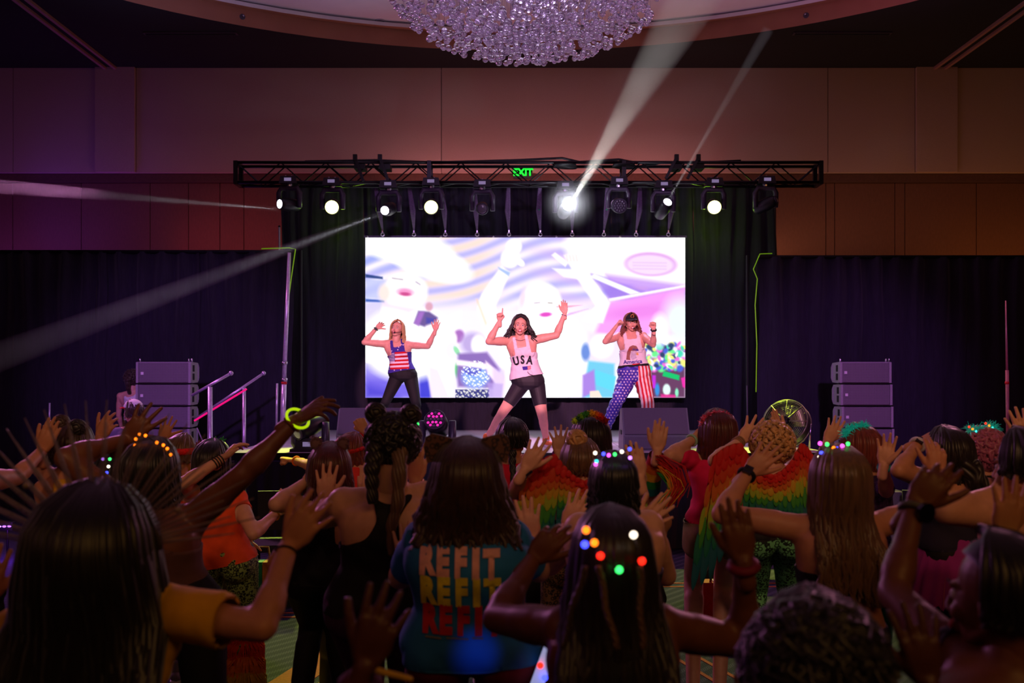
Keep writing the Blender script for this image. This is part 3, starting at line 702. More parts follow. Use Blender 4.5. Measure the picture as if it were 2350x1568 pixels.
# ------------------------------------------------------------------ moving head lamps
FIX = mat('fixture_plastic', (26, 23, 32), 0.4, 0.1, var=0.15); FIXL = mat('fixture_casing', (58, 48, 68), 0.4, 0.1, var=0.1)
WARM = mat('display_panel', (60, 55, 70), 0.4, emit=(160, 140, 190), es=0.5)
def lens_mat(kind):
    return {'yellow': mat('lens_yellow', (255, 255, 150), 0.3, emit=(242, 255, 120), es=9),
            'white': mat('lens_white', (255, 255, 250), 0.3, emit=(250, 252, 255), es=12),
            'bright': mat('lens_bright', (255, 255, 255), 0.3, emit=(235, 240, 255), es=60),
            'off': mat('lens_off', (90, 80, 100), 0.15, coat=1.0), 'pink': mat('lens_pink', (200, 60, 160), 0.3, emit=(230, 40, 170), es=1.0)}[kind]
def fixture(pos, d, kind, label, hang=True, led=False, s=1.0, up=1, group='moving head lamps on the truss', two=True, rlens=0.075):
    """pos = centre of the head; d = beam direction; hang from above (up=1) or standing (up=-1)"""
    pos = Vector(pos); d = Vector(d).normalized(); u = Vector((0, 0, up))
    o = empty('moving_head_lamp', pos, label, 'stage lamp', group)
    bz = 0.30 * s if up == 1 else 0.14
    MB().box(pos + u * (bz + 0.05 * s), (0.26 * s, 0.22 * s, 0.11 * s), taper=0.86).build('base_housing', FIX, o)
    MB().box(pos + u * (bz + 0.05 * s) + Vector((0, -0.115 * s, 0)), (0.10 * s, 0.01, 0.045 * s)).build('display', WARM, o)
    MB().cyl(pos + u * (bz - 0.035 * s), pos + u * bz, 0.05 * s, n=14).build('swivel', CHROME, o)
    mb = MB(); w_ = 0.15 * s
    mb.tube([pos + Vector((-w_, 0, 0)) + u * -0.04 * s, pos + Vector((-w_, 0, 0)) + u * 0.17 * s, pos + Vector((-w_ * 0.75, 0, 0)) + u * 0.245 * s, pos + Vector((w_ * 0.75, 0, 0)) + u * 0.245 * s, pos + Vector((w_, 0, 0)) + u * 0.17 * s, pos + Vector((w_, 0, 0)) + u * -0.04 * s], [0.036 * s, 0.042 * s, 0.044 * s, 0.044 * s, 0.042 * s, 0.036 * s], 8)
    mb.build('yoke', FIXL, o, True)
    r = 0.105 * s if led else 0.085 * s
    if led: hb = MB().tube([pos - d * 0.15 * s, pos - d * 0.11 * s, pos + d * 0.03 * s, pos + d * 0.11 * s], [r * 0.6, r, r * 1.05, r], 20)
    else: hb = MB().tube([pos - d * 0.19 * s, pos - d * 0.15 * s, pos + d * 0.02, pos + d * 0.12 * s, pos + d * 0.17 * s], [r * 0.6, r, r * 1.15, r, rlens + 0.012], 18)
    hb.build('head_barrel', FIX, o, True)
    tip = pos + d * (0.112 if led else 0.172) * s
    rl = r * 0.92 if led else rlens
    if led and kind in ('off', 'pink'):
        MB().disc(tip, rl, d, 24, 0.004).build('lens_plate', FIXL, o)
        fr = frame(d, (0, 0, 1)); k = 0
        for rr, nn in ((0, 1), (0.36, 6), (0.74, 12)):
            for q in range(nn):
                a = 2 * PI * q / nn; p = tip + d * 0.006 + fr @ Vector((rl * rr * math.cos(a), rl * rr * math.sin(a), 0))
                MB().sphere(p, (rl * 0.15, rl * 0.15, rl * 0.08), 8, 6, fr).build('led_cell', lens_mat(kind) if (q % 3 != 0 or kind == 'off') else lens_mat('off'), o, True)
    else:
        MB().sphere(tip, (rl, rl, 0.012), 20, 8, frame(d, (0, 0, 1))).build('lens', lens_mat(kind), o, True)
    MB().ring(tip, rl + 0.006, 0.007, 24, 6, frame(d, (0, 0, 1))).build('lens_ring', FIXL, o, True)
    if up == 1:
        for dx in ((-0.045, 0.045) if two else (0,)):
            mb = MB(); top = tz0 - pos.z
            for k in range(4): mb.sphere(Vector((pos.x + dx, TY + 0.01, pos.z + bz + 0.1 + (top - bz - 0.1) * k / 3)), (0.018, 0.018, 0.026), 8, 6)
            mb.build('clamp', mat('clamp_metal', (190, 150, 195), 0.35, 0.8), o, True)
    else:
        MB().box(pos + u * (bz + 0.11 * s), (0.34 * s, 0.3 * s, 0.03 * s)).build('foot_plate', FIX, o)
    return o, tip
LY = 14.55
def lp(px, py): return at(px, py, LY)
lamps = []
def spot(tip, d, en, col, ang, bl=0.3, size=0.04):
    lamp('SPOT', 'lamp_beam_light', Vector(tip) + Vector(d).normalized() * 0.06, Vector(tip) + Vector(d) * 5, en, col, size, ang, bl)
dirs = {
 'b1': (at(0, 433, 11.5) - lp(652, 481)), 'b2': (at(0, 822, 6.9) - lp(884, 487)), 'b3': (at(1575, 40, 11.2) - lp(1303, 480)), 'b4': (at(1760, 75, 12.8) - lp(1526, 470))}
o, t1 = fixture(lp(664, 470), dirs['b1'], 'white', 'moving head lamp throwing a white beam left, leftmost on the truss', rlens=0.062)
o, t2 = fixture(lp(892, 480), dirs['b2'], 'white', 'moving head lamp throwing a long white beam down left', rlens=0.062)
o, t3 = fixture(lp(1297, 482), dirs['b3'] + Vector((0, -3.0, 0)), 'bright', 'brightest moving head lamp, throwing a strong beam to the ceiling', rlens=0.08)
o, t4 = fixture(lp(1522, 480), dirs['b4'] + Vector((0, -2.0, 0)), 'white', 'moving head lamp throwing a faint beam up right', rlens=0.062)
YC = (0.80, 1.0, 0.06)
for px, lb, tg in ((763, 'yellow glowing wash lamp, left of the screen', (-2.2, 9.9, 0.8)), (990, 'yellow glowing wash lamp above the screen', (-1.75, 8.4, 0.8)), (1638, 'yellow-green glowing wash lamp right of the screen', (2.75, 9.9, 0.8))):
    pos = lp(px, 474); d = (Vector((pos.x * 0.6, 4, 1.5)) - pos)
    o, tp = fixture(pos, d, 'yellow', lb, led=True)
    spot(tp, Vector(tg) - tp, 1800, YC, 32 if px != 990 else 22, 0.5)
fixture(lp(1107, 478), (0.02, -1, -0.25), 'off', 'unlit moving head lamp with a clear lens above the screen', two=False, rlens=0.07)
fixture(lp(1420, 472), (0.05, -1, -0.2), 'off', 'unlit LED wash lamp with many small lenses on the truss', led=True)
fixture(lp(1757, 470), (0.7, -0.5, 0.3), 'off', 'unlit dark moving head lamp at the right end of the truss', two=False, rlens=0.05)
# floor moving heads on the stage front
fy = 11.25
p = at(1003, 975, fy); fixture(p, (-0.12, -0.8, 0.45), 'pink', 'floor LED lamp with pink cells at the stage front', led=True, s=1.15, up=-1, group='lamps standing on the stage front')
p = at(712, 978, fy); fixture(p, (-0.5, -0.6, -0.3), 'off', 'floor lamp behind the raised hand at the stage front left', s=1.15, up=-1, group='lamps standing on the stage front')
# lamps' extra light on the deck: yellow patches at left and right front
for x_ in (-2.25, 3.05):
    lamp('SPOT', 'deck_wash', (x_ * 1.0, 14.1, 4.0), (x_, 11.15, SZ), 1500, YC, 0.03, 17, 0.3)
lamp('SPOT', 'deck_wash', (0.3, 14.9, 4.55), (0.42, 12.6, SZ), 900, (1.0, 0.36, 0.72), 0.1, 34, 0.9)
lamp('SPOT', 'deck_wash', (-0.6, 14.9, 4.6), (-1.2, 12.4, SZ), 420, (0.72, 0.62, 1.0), 0.1, 60, 0.9)
lamp('SPOT', 'deck_wash', (1.4, 14.9, 4.6), (1.8, 12.4, SZ), 420, (0.80, 0.55, 1.0), 0.1, 50, 0.9)
# floor patch of lime light in the crowd gap, from an added unseen spot
lamp('SPOT', 'lime_patch_fill', (-1.0, 8.4, 6.9), at(632, 1545, 5.8), 2600, YC, 0.02, 5, 0.1)
def volmat(name, dens, col=(1, 1, 1)):
    m = bpy.data.materials.new(name); m.use_nodes = True; N = m.node_tree.nodes; L = m.node_tree.links
    N.remove(N['Principled BSDF']); v = N.new('ShaderNodeVolumeScatter'); v.inputs['Color'].default_value = (*col, 1); v.inputs['Anisotropy'].default_value = 0.0
    tc = N.new('ShaderNodeTexCoord'); no = N.new('ShaderNodeTexNoise'); no.inputs['Scale'].default_value = 1.6; no.inputs['Detail'].default_value = 4
    L.new(tc.outputs['Object'], no.inputs['Vector']); mr = N.new('ShaderNodeMapRange'); mr.inputs[1].default_value = 0.3; mr.inputs[2].default_value = 0.75
    mr.inputs[3].default_value = dens * 0.7; mr.inputs[4].default_value = dens * 1.3; L.new(no.outputs[0], mr.inputs[0]); L.new(mr.outputs[0], v.inputs['Density'])
    L.new(v.outputs[0], N['Material Output'].inputs['Volume'])
    if name.startswith('glow'):
        le = N.new('ShaderNodeVectorMath'); le.operation = 'DISTANCE'; L.new(tc.outputs['Generated'], le.inputs[0]); le.inputs[1].default_value = (0.5, 0.5, 0.5)
        m2 = N.new('ShaderNodeMapRange'); m2.interpolation_type = 'SMOOTHERSTEP'; m2.inputs[1].default_value = 0.0; m2.inputs[2].default_value = 0.5; m2.inputs[3].default_value = 1; m2.inputs[4].default_value = 0
        L.new(le.outputs['Value'], m2.inputs[0]); mm = N.new('ShaderNodeMath'); mm.operation = 'MULTIPLY'; L.new(m2.outputs[0], mm.inputs[0]); L.new(mr.outputs[0], mm.inputs[1]); L.new(mm.outputs[0], v.inputs['Density'])
    return m
def beam(label, a, d, length, r0, r1, dens, en, col, ang):
    a = Vector(a); d = Vector(d).normalized()
    mb = MB().tube([a + d * 0.03, a + d * length], [r0, r1], 24)
    o = mb.build('light_beam_haze', volmat('beam_haze', dens), kind='stuff'); tag(o, label, 'haze')
    lamp('SPOT', 'beam_lamp', a - d * 0.0 + d * 0.035, a + d * 5, en, col, 0.012, ang, 0.55)
def bm(label, px, py, Y, qx, qy, QY, w0, w1, dens, en, col, over=1.12):
    a = at(px, py, Y); b_ = at(qx, qy, QY); d = (b_ - a); Lg = d.length
    r0 = w0 / 2 / F * Y; r1 = w1 / 2 / F * QY
    r1 = r0 + (r1 - r0) * over
    beam(label, a, d, Lg * over, r0, r1, dens, en, col, 2 * math.degrees(math.atan((r1 - r0 * 0.2) / (Lg * over))) * 1.15)
bm('faint white haze beam running left from the leftmost lamp', 645, 481, 14.4, 0, 428, 11.5, 12, 34, 0.2, 1700, (0.9, 0.85, 1.0))
bm('long white haze beam slanting down to the left edge', 876, 490, 14.4, 0, 818, 6.9, 12, 70, 0.16, 4300, (0.85, 0.88, 1.0))
bm('strong white haze beam rising to the ceiling', 1306, 474, 14.35, 1575, 20, 11.2, 16, 120, 0.2, 2300, (1.0, 0.97, 0.9))
bm('faint white haze beam rising right from a truss lamp', 1530, 465, 14.4, 1756, 80, 12.8, 8, 28, 0.16, 1000, (0.95, 0.95, 1.0), 1.03)
hz = MB().sphere(lp(1302, 480) + Vector((0, -0.45, 0)), 0.45, 24, 16).build('glow_haze', volmat('glow_haze', 0.5), kind='stuff', smooth=True); tag(hz, 'pale haze glowing around the brightest truss lamp', 'haze')  # local haze ball stands in for the glow around the lamp
lamp('POINT', 'lamp_glow_fill', lp(1302, 480) + Vector((0, -0.42, 0)), None, 20, (0.85, 0.88, 1.0), 0.02)  # added point light that makes the haze ball glow
lamp('POINT', 'lamp_glow_fill', lp(1650, 510) + Vector((0, 0.9, 0)), None, 7, (0.5, 1.0, 0.05), 0.02)  # added points before the drape tint it lime near the yellow lamps
lamp('POINT', 'lamp_glow_fill', lp(763, 510) + Vector((0, 0.9, 0)), None, 4, (0.5, 1.0, 0.05), 0.02)

# ------------------------------------------------------------------ loudspeaker stacks
GRL = None
def grillemat():
    m = bpy.data.materials.new('speaker_grille'); m.use_nodes = True; N = m.node_tree.nodes; L = m.node_tree.links; b = N['Principled BSDF']
    tc = N.new('ShaderNodeTexCoord'); vo = N.new('ShaderNodeTexVoronoi'); vo.inputs['Scale'].default_value = 70; vo.inputs['Randomness'].default_value = 0.0
    L.new(tc.outputs['Object'], vo.inputs['Vector']); cr = N.new('ShaderNodeValToRGB'); cr.color_ramp.elements[0].position = 0.25; cr.color_ramp.elements[1].position = 0.4
    cr.color_ramp.elements[0].color = (*lin((38, 34, 44)), 1); cr.color_ramp.elements[1].color = (*lin((122, 112, 130)), 1)
    L.new(vo.outputs[0], cr.inputs[0]); L.new(cr.outputs[0], b.inputs['Base Color']); b.inputs['Roughness'].default_value = 0.55
    return m
GRM = grillemat(); CAB = mat('speaker_cabinet', (150, 142, 160), 0.6, var=0.08, scale=60, bump=0.05); PORT = mat('speaker_port', (10, 9, 12), 0.8)
BADGE = mat('speaker_badge', (225, 215, 235), 0.4)
def stack(side):
    Y = 13.0; left = side == 'left'
    fx0, fx1 = (xpx(314, Y), xpx(440, Y)) if left else (xpx(1925, Y), xpx(2044, Y))
    wd = fx1 - fx0; h = 0.278
    base = empty('subwoofer', ((fx0 + fx1) / 2, Y + 0.3, 0), 'dark subwoofer under the %s loudspeaker stack' % side, 'subwoofer')
    MB().box(((fx0 + fx1) / 2, Y + 0.35, 0.42), (wd + 0.02, 0.7, 0.84)).build('cabinet', FIX, base); MB().box(((fx0 + fx1) / 2, Y - 0.01, 0.42), (wd - 0.06, 0.03, 0.76)).build('grille', GRM, base)
    nm = ['topmost', 'second from the top', 'third from the top', 'lowest']
    for k in range(4):
        zc = 2.1 - 0.29 * (k + 0.5); sl = 0.012 * k * (1 if not left else -0.4)
        o = empty('line_array_speaker', ((fx0 + fx1) / 2 + sl, Y + 0.2, zc - h / 2), 'grey line array box in the %s stack, %s' % (side, nm[k]), 'loudspeaker', '%s loudspeaker stack' % side)
        c = Vector(((fx0 + fx1) / 2 + sl, Y, zc)); s = wd / 2
        # wedge cabinet: full face in front, shallower behind
        vs = []
        for y, hh, ww in ((0.0, h / 2, s), (0.26, h / 2 - 0.01, s), (0.40, h / 2 - 0.07, s * 0.93)):
            vs += [c + Vector((-ww, y, -hh)), c + Vector((ww, y, -hh)), c + Vector((ww, y, hh)), c + Vector((-ww, y, hh))]
        fs = [(0, 1, 2, 3), (8, 11, 10, 9)]
        for r_ in (0, 4):
            for j in range(4): fs.append((r_ + j, r_ + 4 + j, r_ + 4 + (j + 1) % 4, r_ + (j + 1) % 4))
        MB().add(vs, fs).build('cabinet', CAB, o)
        MB().box(c + Vector((0, -0.012, 0)), (wd - 0.07, 0.03, h - 0.02)).build('grille', GRM, o)
        for sx in (-1, 1):
            MB().box(c + Vector((sx * (s - 0.017), -0.016, 0)), (0.03, 0.04, h - 0.008)).build('side_rail', CAB, o)
            for sz in (-1, 1):
                MB().box(c + Vector((sx * (s + 0.002), 0.07, sz * 0.055)), (0.006, 0.07, 0.085)).build('port', PORT, o)
            MB().box(c + Vector((sx * (s + 0.004), 0.26, 0.0)), (0.012, 0.012, h * 0.75)).build('side_rib', CAB, o)
        MB().box(c + Vector(((-s + 0.08), -0.03, -0.01 if left else 0.0)), (0.036, 0.006, 0.036)).build('badge', BADGE, o)
        MB().cyl(c + Vector((-s - 0.015, -0.02, -h / 2 - 0.004)), c + Vector((s + 0.015, -0.02, -h / 2 - 0.004)), 0.011, n=8).build('link_bar', BLACK, o)
    tp = empty('rigging_pins', ((fx0 + fx1) / 2, Y, 2.1), 'metal rigging pins on top of the %s stack' % side, 'pins')
    for x in (fx0 + 0.03, fx1 - 0.05, fx1 - 0.01): MB().capsule((x, Y + 0.03, 2.09), (x, Y + 0.03, 2.13), 0.012, 0.012, 8).build('pin', CHROME, tp, True)
stack('left'); stack('right')

# stage wedge monitors
def wedge(x0, x1, yt, yb, Y, label):
    o = empty('floor_monitor', ((x0 + x1) / 2, Y, SZ), label, 'monitor', 'floor monitors on the stage front')
    X0 = xpx(x0, Y); X1 = xpx(x1, Y); h = 0.48
    # the side profile: steep low front kick, slanted grille, flat top, back
    prof = [(0.0, 0.0), (-0.02, 0.17), (0.17, h), (0.33, h - 0.02), (0.5, 0.06), (0.5, 0.0)]
    vs = [Vector((X0, Y + a, SZ + b_)) for a, b_ in prof] + [Vector((X1, Y + a, SZ + b_)) for a, b_ in prof]; k = len(prof)
    fs = [tuple(range(k)), tuple(range(2 * k - 1, k - 1, -1))] + [(i, k + i, k + (i + 1) % k, (i + 1) % k) for i in range(k)]
    MB().add(vs, fs).build('cabinet', CABM, o)
    ang = math.atan2(h - 0.17, 0.19); c = Vector(((X0 + X1) / 2, Y + 0.075 - 0.012, SZ + (h + 0.17) / 2 + 0.004))
    M = Matrix.Rotation(ang, 3, 'X')
    MB().box(c, (X1 - X0 - 0.04, 0.34, 0.02), M).build('grille', GRD, o)
    MB().box(((X0 + X1) / 2, Y - 0.018, SZ + 0.085), (X1 - X0 - 0.04, 0.02, 0.13)).build('lower_grille', GRD, o)
    MB().box((X0 + 0.1, Y - 0.03, SZ + 0.035), (0.13, 0.02, 0.06)).build('connector_panel', BLACK, o)
    for sx in (X0 - 0.004, X1 + 0.004): MB().box((sx, Y + 0.2, SZ + 0.2), (0.01, 0.16, 0.05)).build('side_handle', BLACK, o)
CABM = mat('monitor_cabinet', (120, 112, 132), 0.6, var=0.05); GRD = mat('monitor_grille', (96, 84, 108), 0.6, var=0.08, scale=150)
wedge(772, 925, 941, 1035, 11.35, 'grey wedge monitor on the stage front, left')
wedge(1430, 1583, 944, 1040, 11.35, 'grey wedge monitor on the stage front, right')
lamp('SPOT', 'monitor_edge_light', lp(763, 540), at(850, 941, 11.6), 500, YC, 0.02, 5, 0.2)

# drum fan at the stage right
fc = at(1806, 972, 11.6); fd = Vector((-0.5, -0.72, 0.35)).normalized(); fr = frame(fd, (0, 0, 1))
fan = empty('drum_fan', fc, 'round metal floor fan tilted up at the right end of the stage', 'fan')
FM = mat('fan_metal', (120, 120, 96), 0.35, 0.7)
for off, rr in ((0.0, 0.26), (0.14, 0.26)): MB().ring(fc + fd * (off - 0.07), rr, 0.012, 36, 8, fr).build('rim', FM, fan, True)
mb = MB()
for i in range(36):
    a0 = 2 * PI * i / 36; mb.add([fc + fd * s_ + fr @ Vector((0.26 * math.cos(a), 0.26 * math.sin(a), 0)) for s_ in (-0.07, 0.07) for a in (a0, a0 + 2 * PI / 36)], [(0, 1, 3, 2)])
mb.build('drum', mat('fan_drum', (60, 60, 56), 0.4, 0.6), fan, True)
for sd in (0.09, -0.09):
    mb = MB()
    for i in range(11): mb.ring(fc + fd * sd, 0.045 + 0.020 * i, 0.0022, 30, 4, fr)
    mb.build('guard_rings', FM, fan, True, kind='stuff')
    for k in range(4): MB().tube([fc + fd * sd + fr @ Vector((0.26 * math.cos(PI / 4 * k), 0.26 * math.sin(PI / 4 * k), 0)), fc + fd * sd - fr @ Vector((0.26 * math.cos(PI / 4 * k), 0.26 * math.sin(PI / 4 * k), 0))], 0.005, 6).build('guard_spoke', FM, fan, True)
for k in range(3):
    a = 2 * PI * k / 3 + 0.4; P = []
    for r_, w_ in ((0.05, 0.3), (0.16, 0.55), (0.24, 0.42)):
        for sg, tz in ((-1, -0.03), (1, 0.03)): P.append(fc + fr @ Vector((r_ * math.cos(a + sg * w_), r_ * math.sin(a + sg * w_), tz)))
    MB().add(P + [q + fd * 0.004 for q in P], [(0, 1, 3, 2), (2, 3, 5, 4), (6, 8, 9, 7), (8, 10, 11, 9), (0, 6, 7, 1), (4, 5, 11, 10)]).build('blade', mat('fan_blade', (190, 190, 120), 0.4, 0.4), fan, True)
MB().cyl(fc - fd * 0.1, fc + fd * 0.1, 0.055).build('motor_hub', BLACK, fan, True)
for sx in (-1, 1):
    p = fc + fr @ Vector((0.28 * sx, 0, 0)); MB().tube([p, Vector((p.x, p.y + 0.05, SZ + 0.02))], 0.012, 8).build('stand_leg', CHROME, fan, True)
MB().tube([(fc.x - 0.3, fc.y + 0.1, SZ + 0.02), (fc.x + 0.3, fc.y + 0.1, SZ + 0.02)], 0.012, 8).build('stand_foot', CHROME, fan, True)

# LED uplight bars on the floor
def ledbar(a, b_, Y, col, nm, n_):
    p, q = at(*a, Y), at(*b_, Y); o = empty('led_bar', (p + q) / 2, nm, 'led bar', 'LED bars on the floor')
    MB().box((p + q) / 2, ((q - p).length + 0.06, 0.08, 0.08)).build('housing', BLACK, o)
    for i in range(n_):
        t_ = i / (n_ - 1); MB().sphere(p.lerp(q, t_) + Vector((0, -0.045, 0.0)), (0.022, 0.01, 0.011), 10, 6).build('led_cell', mat('led_' + col, (255, 255, 255), 0.4, emit=(255, 90, 150) if col == 'red' else (170, 110, 255), es=5), o, True)
    for x in (p.x + 0.05, q.x - 0.05): MB().cyl((x, Y + 0.02, 0), (x, Y + 0.02, p.z), 0.012).build('stand_leg', BLACK, o)
ledbar((2094, 1217), (2152, 1217), 10.5, 'red', 'short floor light bar glowing red at the right', 5)
ledbar((-30, 1207), (26, 1207), 10.5, 'purple', 'short floor light bar glowing purple at the left edge', 6)
lamp('POINT', 'bar_glow', at(2120, 1225, 10.2), None, 9, (1, 0.02, 0.08), 0.05); lamp('POINT', 'bar_glow', at(10, 1215, 10.2), None, 14, (0.35, 0.05, 1), 0.05)
# round-topped floor speaker with purple mesh behind the right crowd
o = empty('floor_speaker', at(2040, 1200, 9.0), 'loudspeaker with rounded purple mesh grille behind the right crowd', 'loudspeaker')
c = at(2040, 1150, 9.0)
MB().box((c.x, 9.2, 0.42), (0.42, 0.36, 0.84)).build('cabinet', FIX, o)
M_ = Matrix.Rotation(R(90), 3, 'X'); mb = MB(); P = [Vector((c.x - 0.13, 8.98, 0.1)), Vector((c.x + 0.17, 8.98, 0.1)), Vector((c.x + 0.17, 8.98, 0.76)), Vector((c.x + 0.10, 8.98, 0.86)), Vector((c.x - 0.06, 8.98, 0.86)), Vector((c.x - 0.13, 8.98, 0.78))]
mb.add(P + [p + Vector((0, 0.04, 0)) for p in P], [tuple(range(6)), tuple(range(11, 5, -1))] + [(i, 6 + i, 6 + (i + 1) % 6, (i + 1) % 6) for i in range(6)]).build('grille', GRM, o)
MB().box((c.x - 0.17, 8.98, 0.45), (0.04, 0.05, 0.8)).build('side_strip', CAB, o)
lamp('SPOT', 'speaker_spot', (2.2, 2.0, 5.5), (c.x, 9, 0.7), 260, (0.6, 0.3, 1.0), 0.05, 6, 0.3)  # narrow purple spot aimed at the mesh grille

# bags and chairs at the stage foot
def chair(px, Y, label, rot=0.0, col='blk'):
    b0 = at(px, 1300, Y); b0.z = 0; o = empty('stacking_chair', b0, label, 'chair', 'chairs by the stage foot')
    M = Matrix.Rotation(rot, 3, 'Z'); seatm = mat('chair_seat', (30, 26, 38), 0.8); fm = BLACK
    def T(x, y, z): return b0 + M @ Vector((x, y, z))
    MB().box(T(0, 0, 0.45), (0.44, 0.44, 0.06), M).build('seat', seatm, o); MB().box(T(0, 0.22, 0.72), (0.42, 0.05, 0.34), M).build('backrest', seatm, o)
    for x in (-0.2, 0.2):
        MB().tube([T(x, -0.2, 0.43), T(x, -0.23, 0.0)], 0.013, 6).build('leg', fm, o); MB().tube([T(x, 0.24, 0.88), T(x, 0.2, 0.42), T(x, 0.25, 0.0)], 0.013, 6).build('leg', fm, o)
    return b0
def tote(px, py, Y, w_, h_, label, cols, name='tote_bag', strap=True):
    p = at(px, py, Y); p.z = 0; o = empty(name, p, label, 'bag')
    mb = MB(); n_ = len(cols)
    for i in range(n_):
        x0 = -w_ / 2 + w_ * i / n_; x1 = x0 + w_ / n_
        MB().box(p + Vector(((x0 + x1) / 2, 0, h_ / 2 + 0.002)), (x1 - x0 - 0.002, 0.16, h_), taper=0.94).build('stripe_panel' if n_ > 1 else 'bag_body', mat('bag_%d_%d_%d' % cols[i], cols[i], 0.8, bump=0.2), o)
    if strap: MB().tube([p + Vector((-w_ * .25, -0.05, h_)), p + Vector((-w_ * .2, -0.05, h_ + 0.12)), p + Vector((w_ * .2, -0.05, h_ + 0.12)), p + Vector((w_ * .25, -0.05, h_))], 0.01, 6).build('handle', mat('strap_tan', (150, 110, 50), 0.7), o, True)
chair(640, 8.6, 'black chair under the bags behind the orange shirt', 0.1)
G_, K_, O_ = (20, 120, 76), (12, 20, 18), (170, 110, 40)
tote(600, 1300, 8.0, 0.34, 0.42, 'green bag with upright dark and tan stripes on the floor', [G_, O_, K_, G_, O_, K_, G_])
tote(665, 1330, 8.3, 0.3, 0.3, 'dark gym bag with yellow cord beside the striped bag', [(20, 18, 26)], 'gym_bag')
tote(2118, 1300, 7.4, 0.3, 0.36, 'dark khaki backpack on the floor at right', [(48, 46, 36)], 'backpack')
tote(1650, 1290, 7.6, 0.3, 0.34, 'bag with red and white cloth spilling out, below the wings', [(170, 16, 24), (190, 170, 165), (170, 16, 24)])
tote(1240, 1240, 8.2, 0.3, 0.4, 'lime and red bag under the left wings', [(180, 20, 24), (90, 190, 40)])
tote(1625, 1400, 8.4, 0.36, 0.3, 'black duffel bag against the stage skirt', [(16, 15, 22)], 'duffel_bag')
chair(2135, 8.6, 'black chair behind the pink tutu skirt', -0.3)
chair(1780, 9.6, 'black chair between the two winged dancers', 0.0)
# ------------------------------------------------------------------ people: templates
def remesh(mb, voxel, smooth=2):
    me = mb.mesh('t'); o = bpy.data.objects.new('t', me); TMP.collection.objects.link(o)
    m = o.modifiers.new('r', 'REMESH'); m.mode = 'VOXEL'; m.voxel_size = voxel
    if smooth:
        s_ = o.modifiers.new('s', 'SMOOTH'); s_.iterations = smooth; s_.factor = 0.5
    out = bpy.data.meshes.new_from_object(o.evaluated_get(TMPDG()))
    bpy.data.objects.remove(o); bpy.data.meshes.remove(me)
    co = np.empty(len(out.vertices) * 3, np.float32); out.vertices.foreach_get('co', co); co = co.reshape(-1, 3)
    q = np.empty(len(out.loops), np.int32); out.loops.foreach_get('vertex_index', q)
    ls = np.empty(len(out.polygons), np.int32); out.polygons.foreach_get('loop_total', ls)
    if (ls == 4).all(): fa = q.reshape(-1, 4)
    else: fa = np.array([list(p.vertices) if len(p.vertices) == 4 else list(p.vertices) + [p.vertices[2]] for p in out.polygons])
    bpy.data.meshes.remove(out)
    return co.astype(np.float64), fa
def hand_template(curl, spread, thumb=(0.073, 0.018, 0.105), fold=None):
    mb = MB()
    mb.capsule((0, 0, -0.055), (0, 0, 0.0), 0.0255, 0.0235, 12)
    M = Matrix.Rotation(0, 3, 'Z')
    mb.sphere((0.001, 0.0, 0.05), (0.041, 0.0155, 0.05), 14, 10)
    X = (0.031, 0.0105, -0.010, -0.029); Z0 = (0.086, 0.09, 0.086, 0.077); Ln = (0.070, 0.079, 0.073, 0.057); sp = (9, 1, -7, -17)
    for i in range(4):
        mb.capsule((X[i] * 0.55, 0, 0.015), (X[i], 0, Z0[i]), 0.0145, 0.0118, 10)
        p = Vector((X[i], 0, Z0[i] - 0.006)); a = R(sp[i]) * spread; c = 0.0
        cu = curl if not hasattr(curl, '__len__') else curl[i]
        for k, fr_ in enumerate((0.44, 0.31, 0.25)):
            c += R(cu) * (1.0, 1.15, 0.7)[k]
            d = Vector((math.sin(a) * math.cos(c), math.sin(c), math.cos(a) * math.cos(c)))
            q = p + d * Ln[i] * fr_
            r_ = (0.0098, 0.0088, 0.0078)[k] * (0.9 if i == 3 else 1)
            mb.capsule(p, q, r_, r_ * 0.9, 10); p = q
    t = Vector(thumb); b0 = Vector((0.018, 0.004, 0.02)); m1 = Vector((0.045, 0.012, 0.052)); 
    m2 = m1.lerp(t, 0.55) + Vector((0.002, -0.002, 0.0))
    mb.capsule(b0, m1, 0.0155, 0.0125, 10); mb.capsule(m1, m2, 0.0118, 0.0102, 10); mb.capsule(m2, t, 0.010, 0.0082, 10)
    return remesh(mb, 0.0042, 2)
HANDS = {'open': hand_template(7, 1.0), 'flat': hand_template(4, 0.25, (0.062, 0.01, 0.105)), 'spread': hand_template((3, 6, 8, 12), 1.7, (0.098, 0.012, 0.092)),
         'relax': hand_template((16, 22, 28, 34), 0.7), 'fist': hand_template(82, 0.1, (0.012, 0.042, 0.085)),
         'point': hand_template((3, 80, 85, 85), 0.2, (0.02, 0.04, 0.08)), 'cup': hand_template(30, 1.2, (0.085, 0.035, 0.09))}
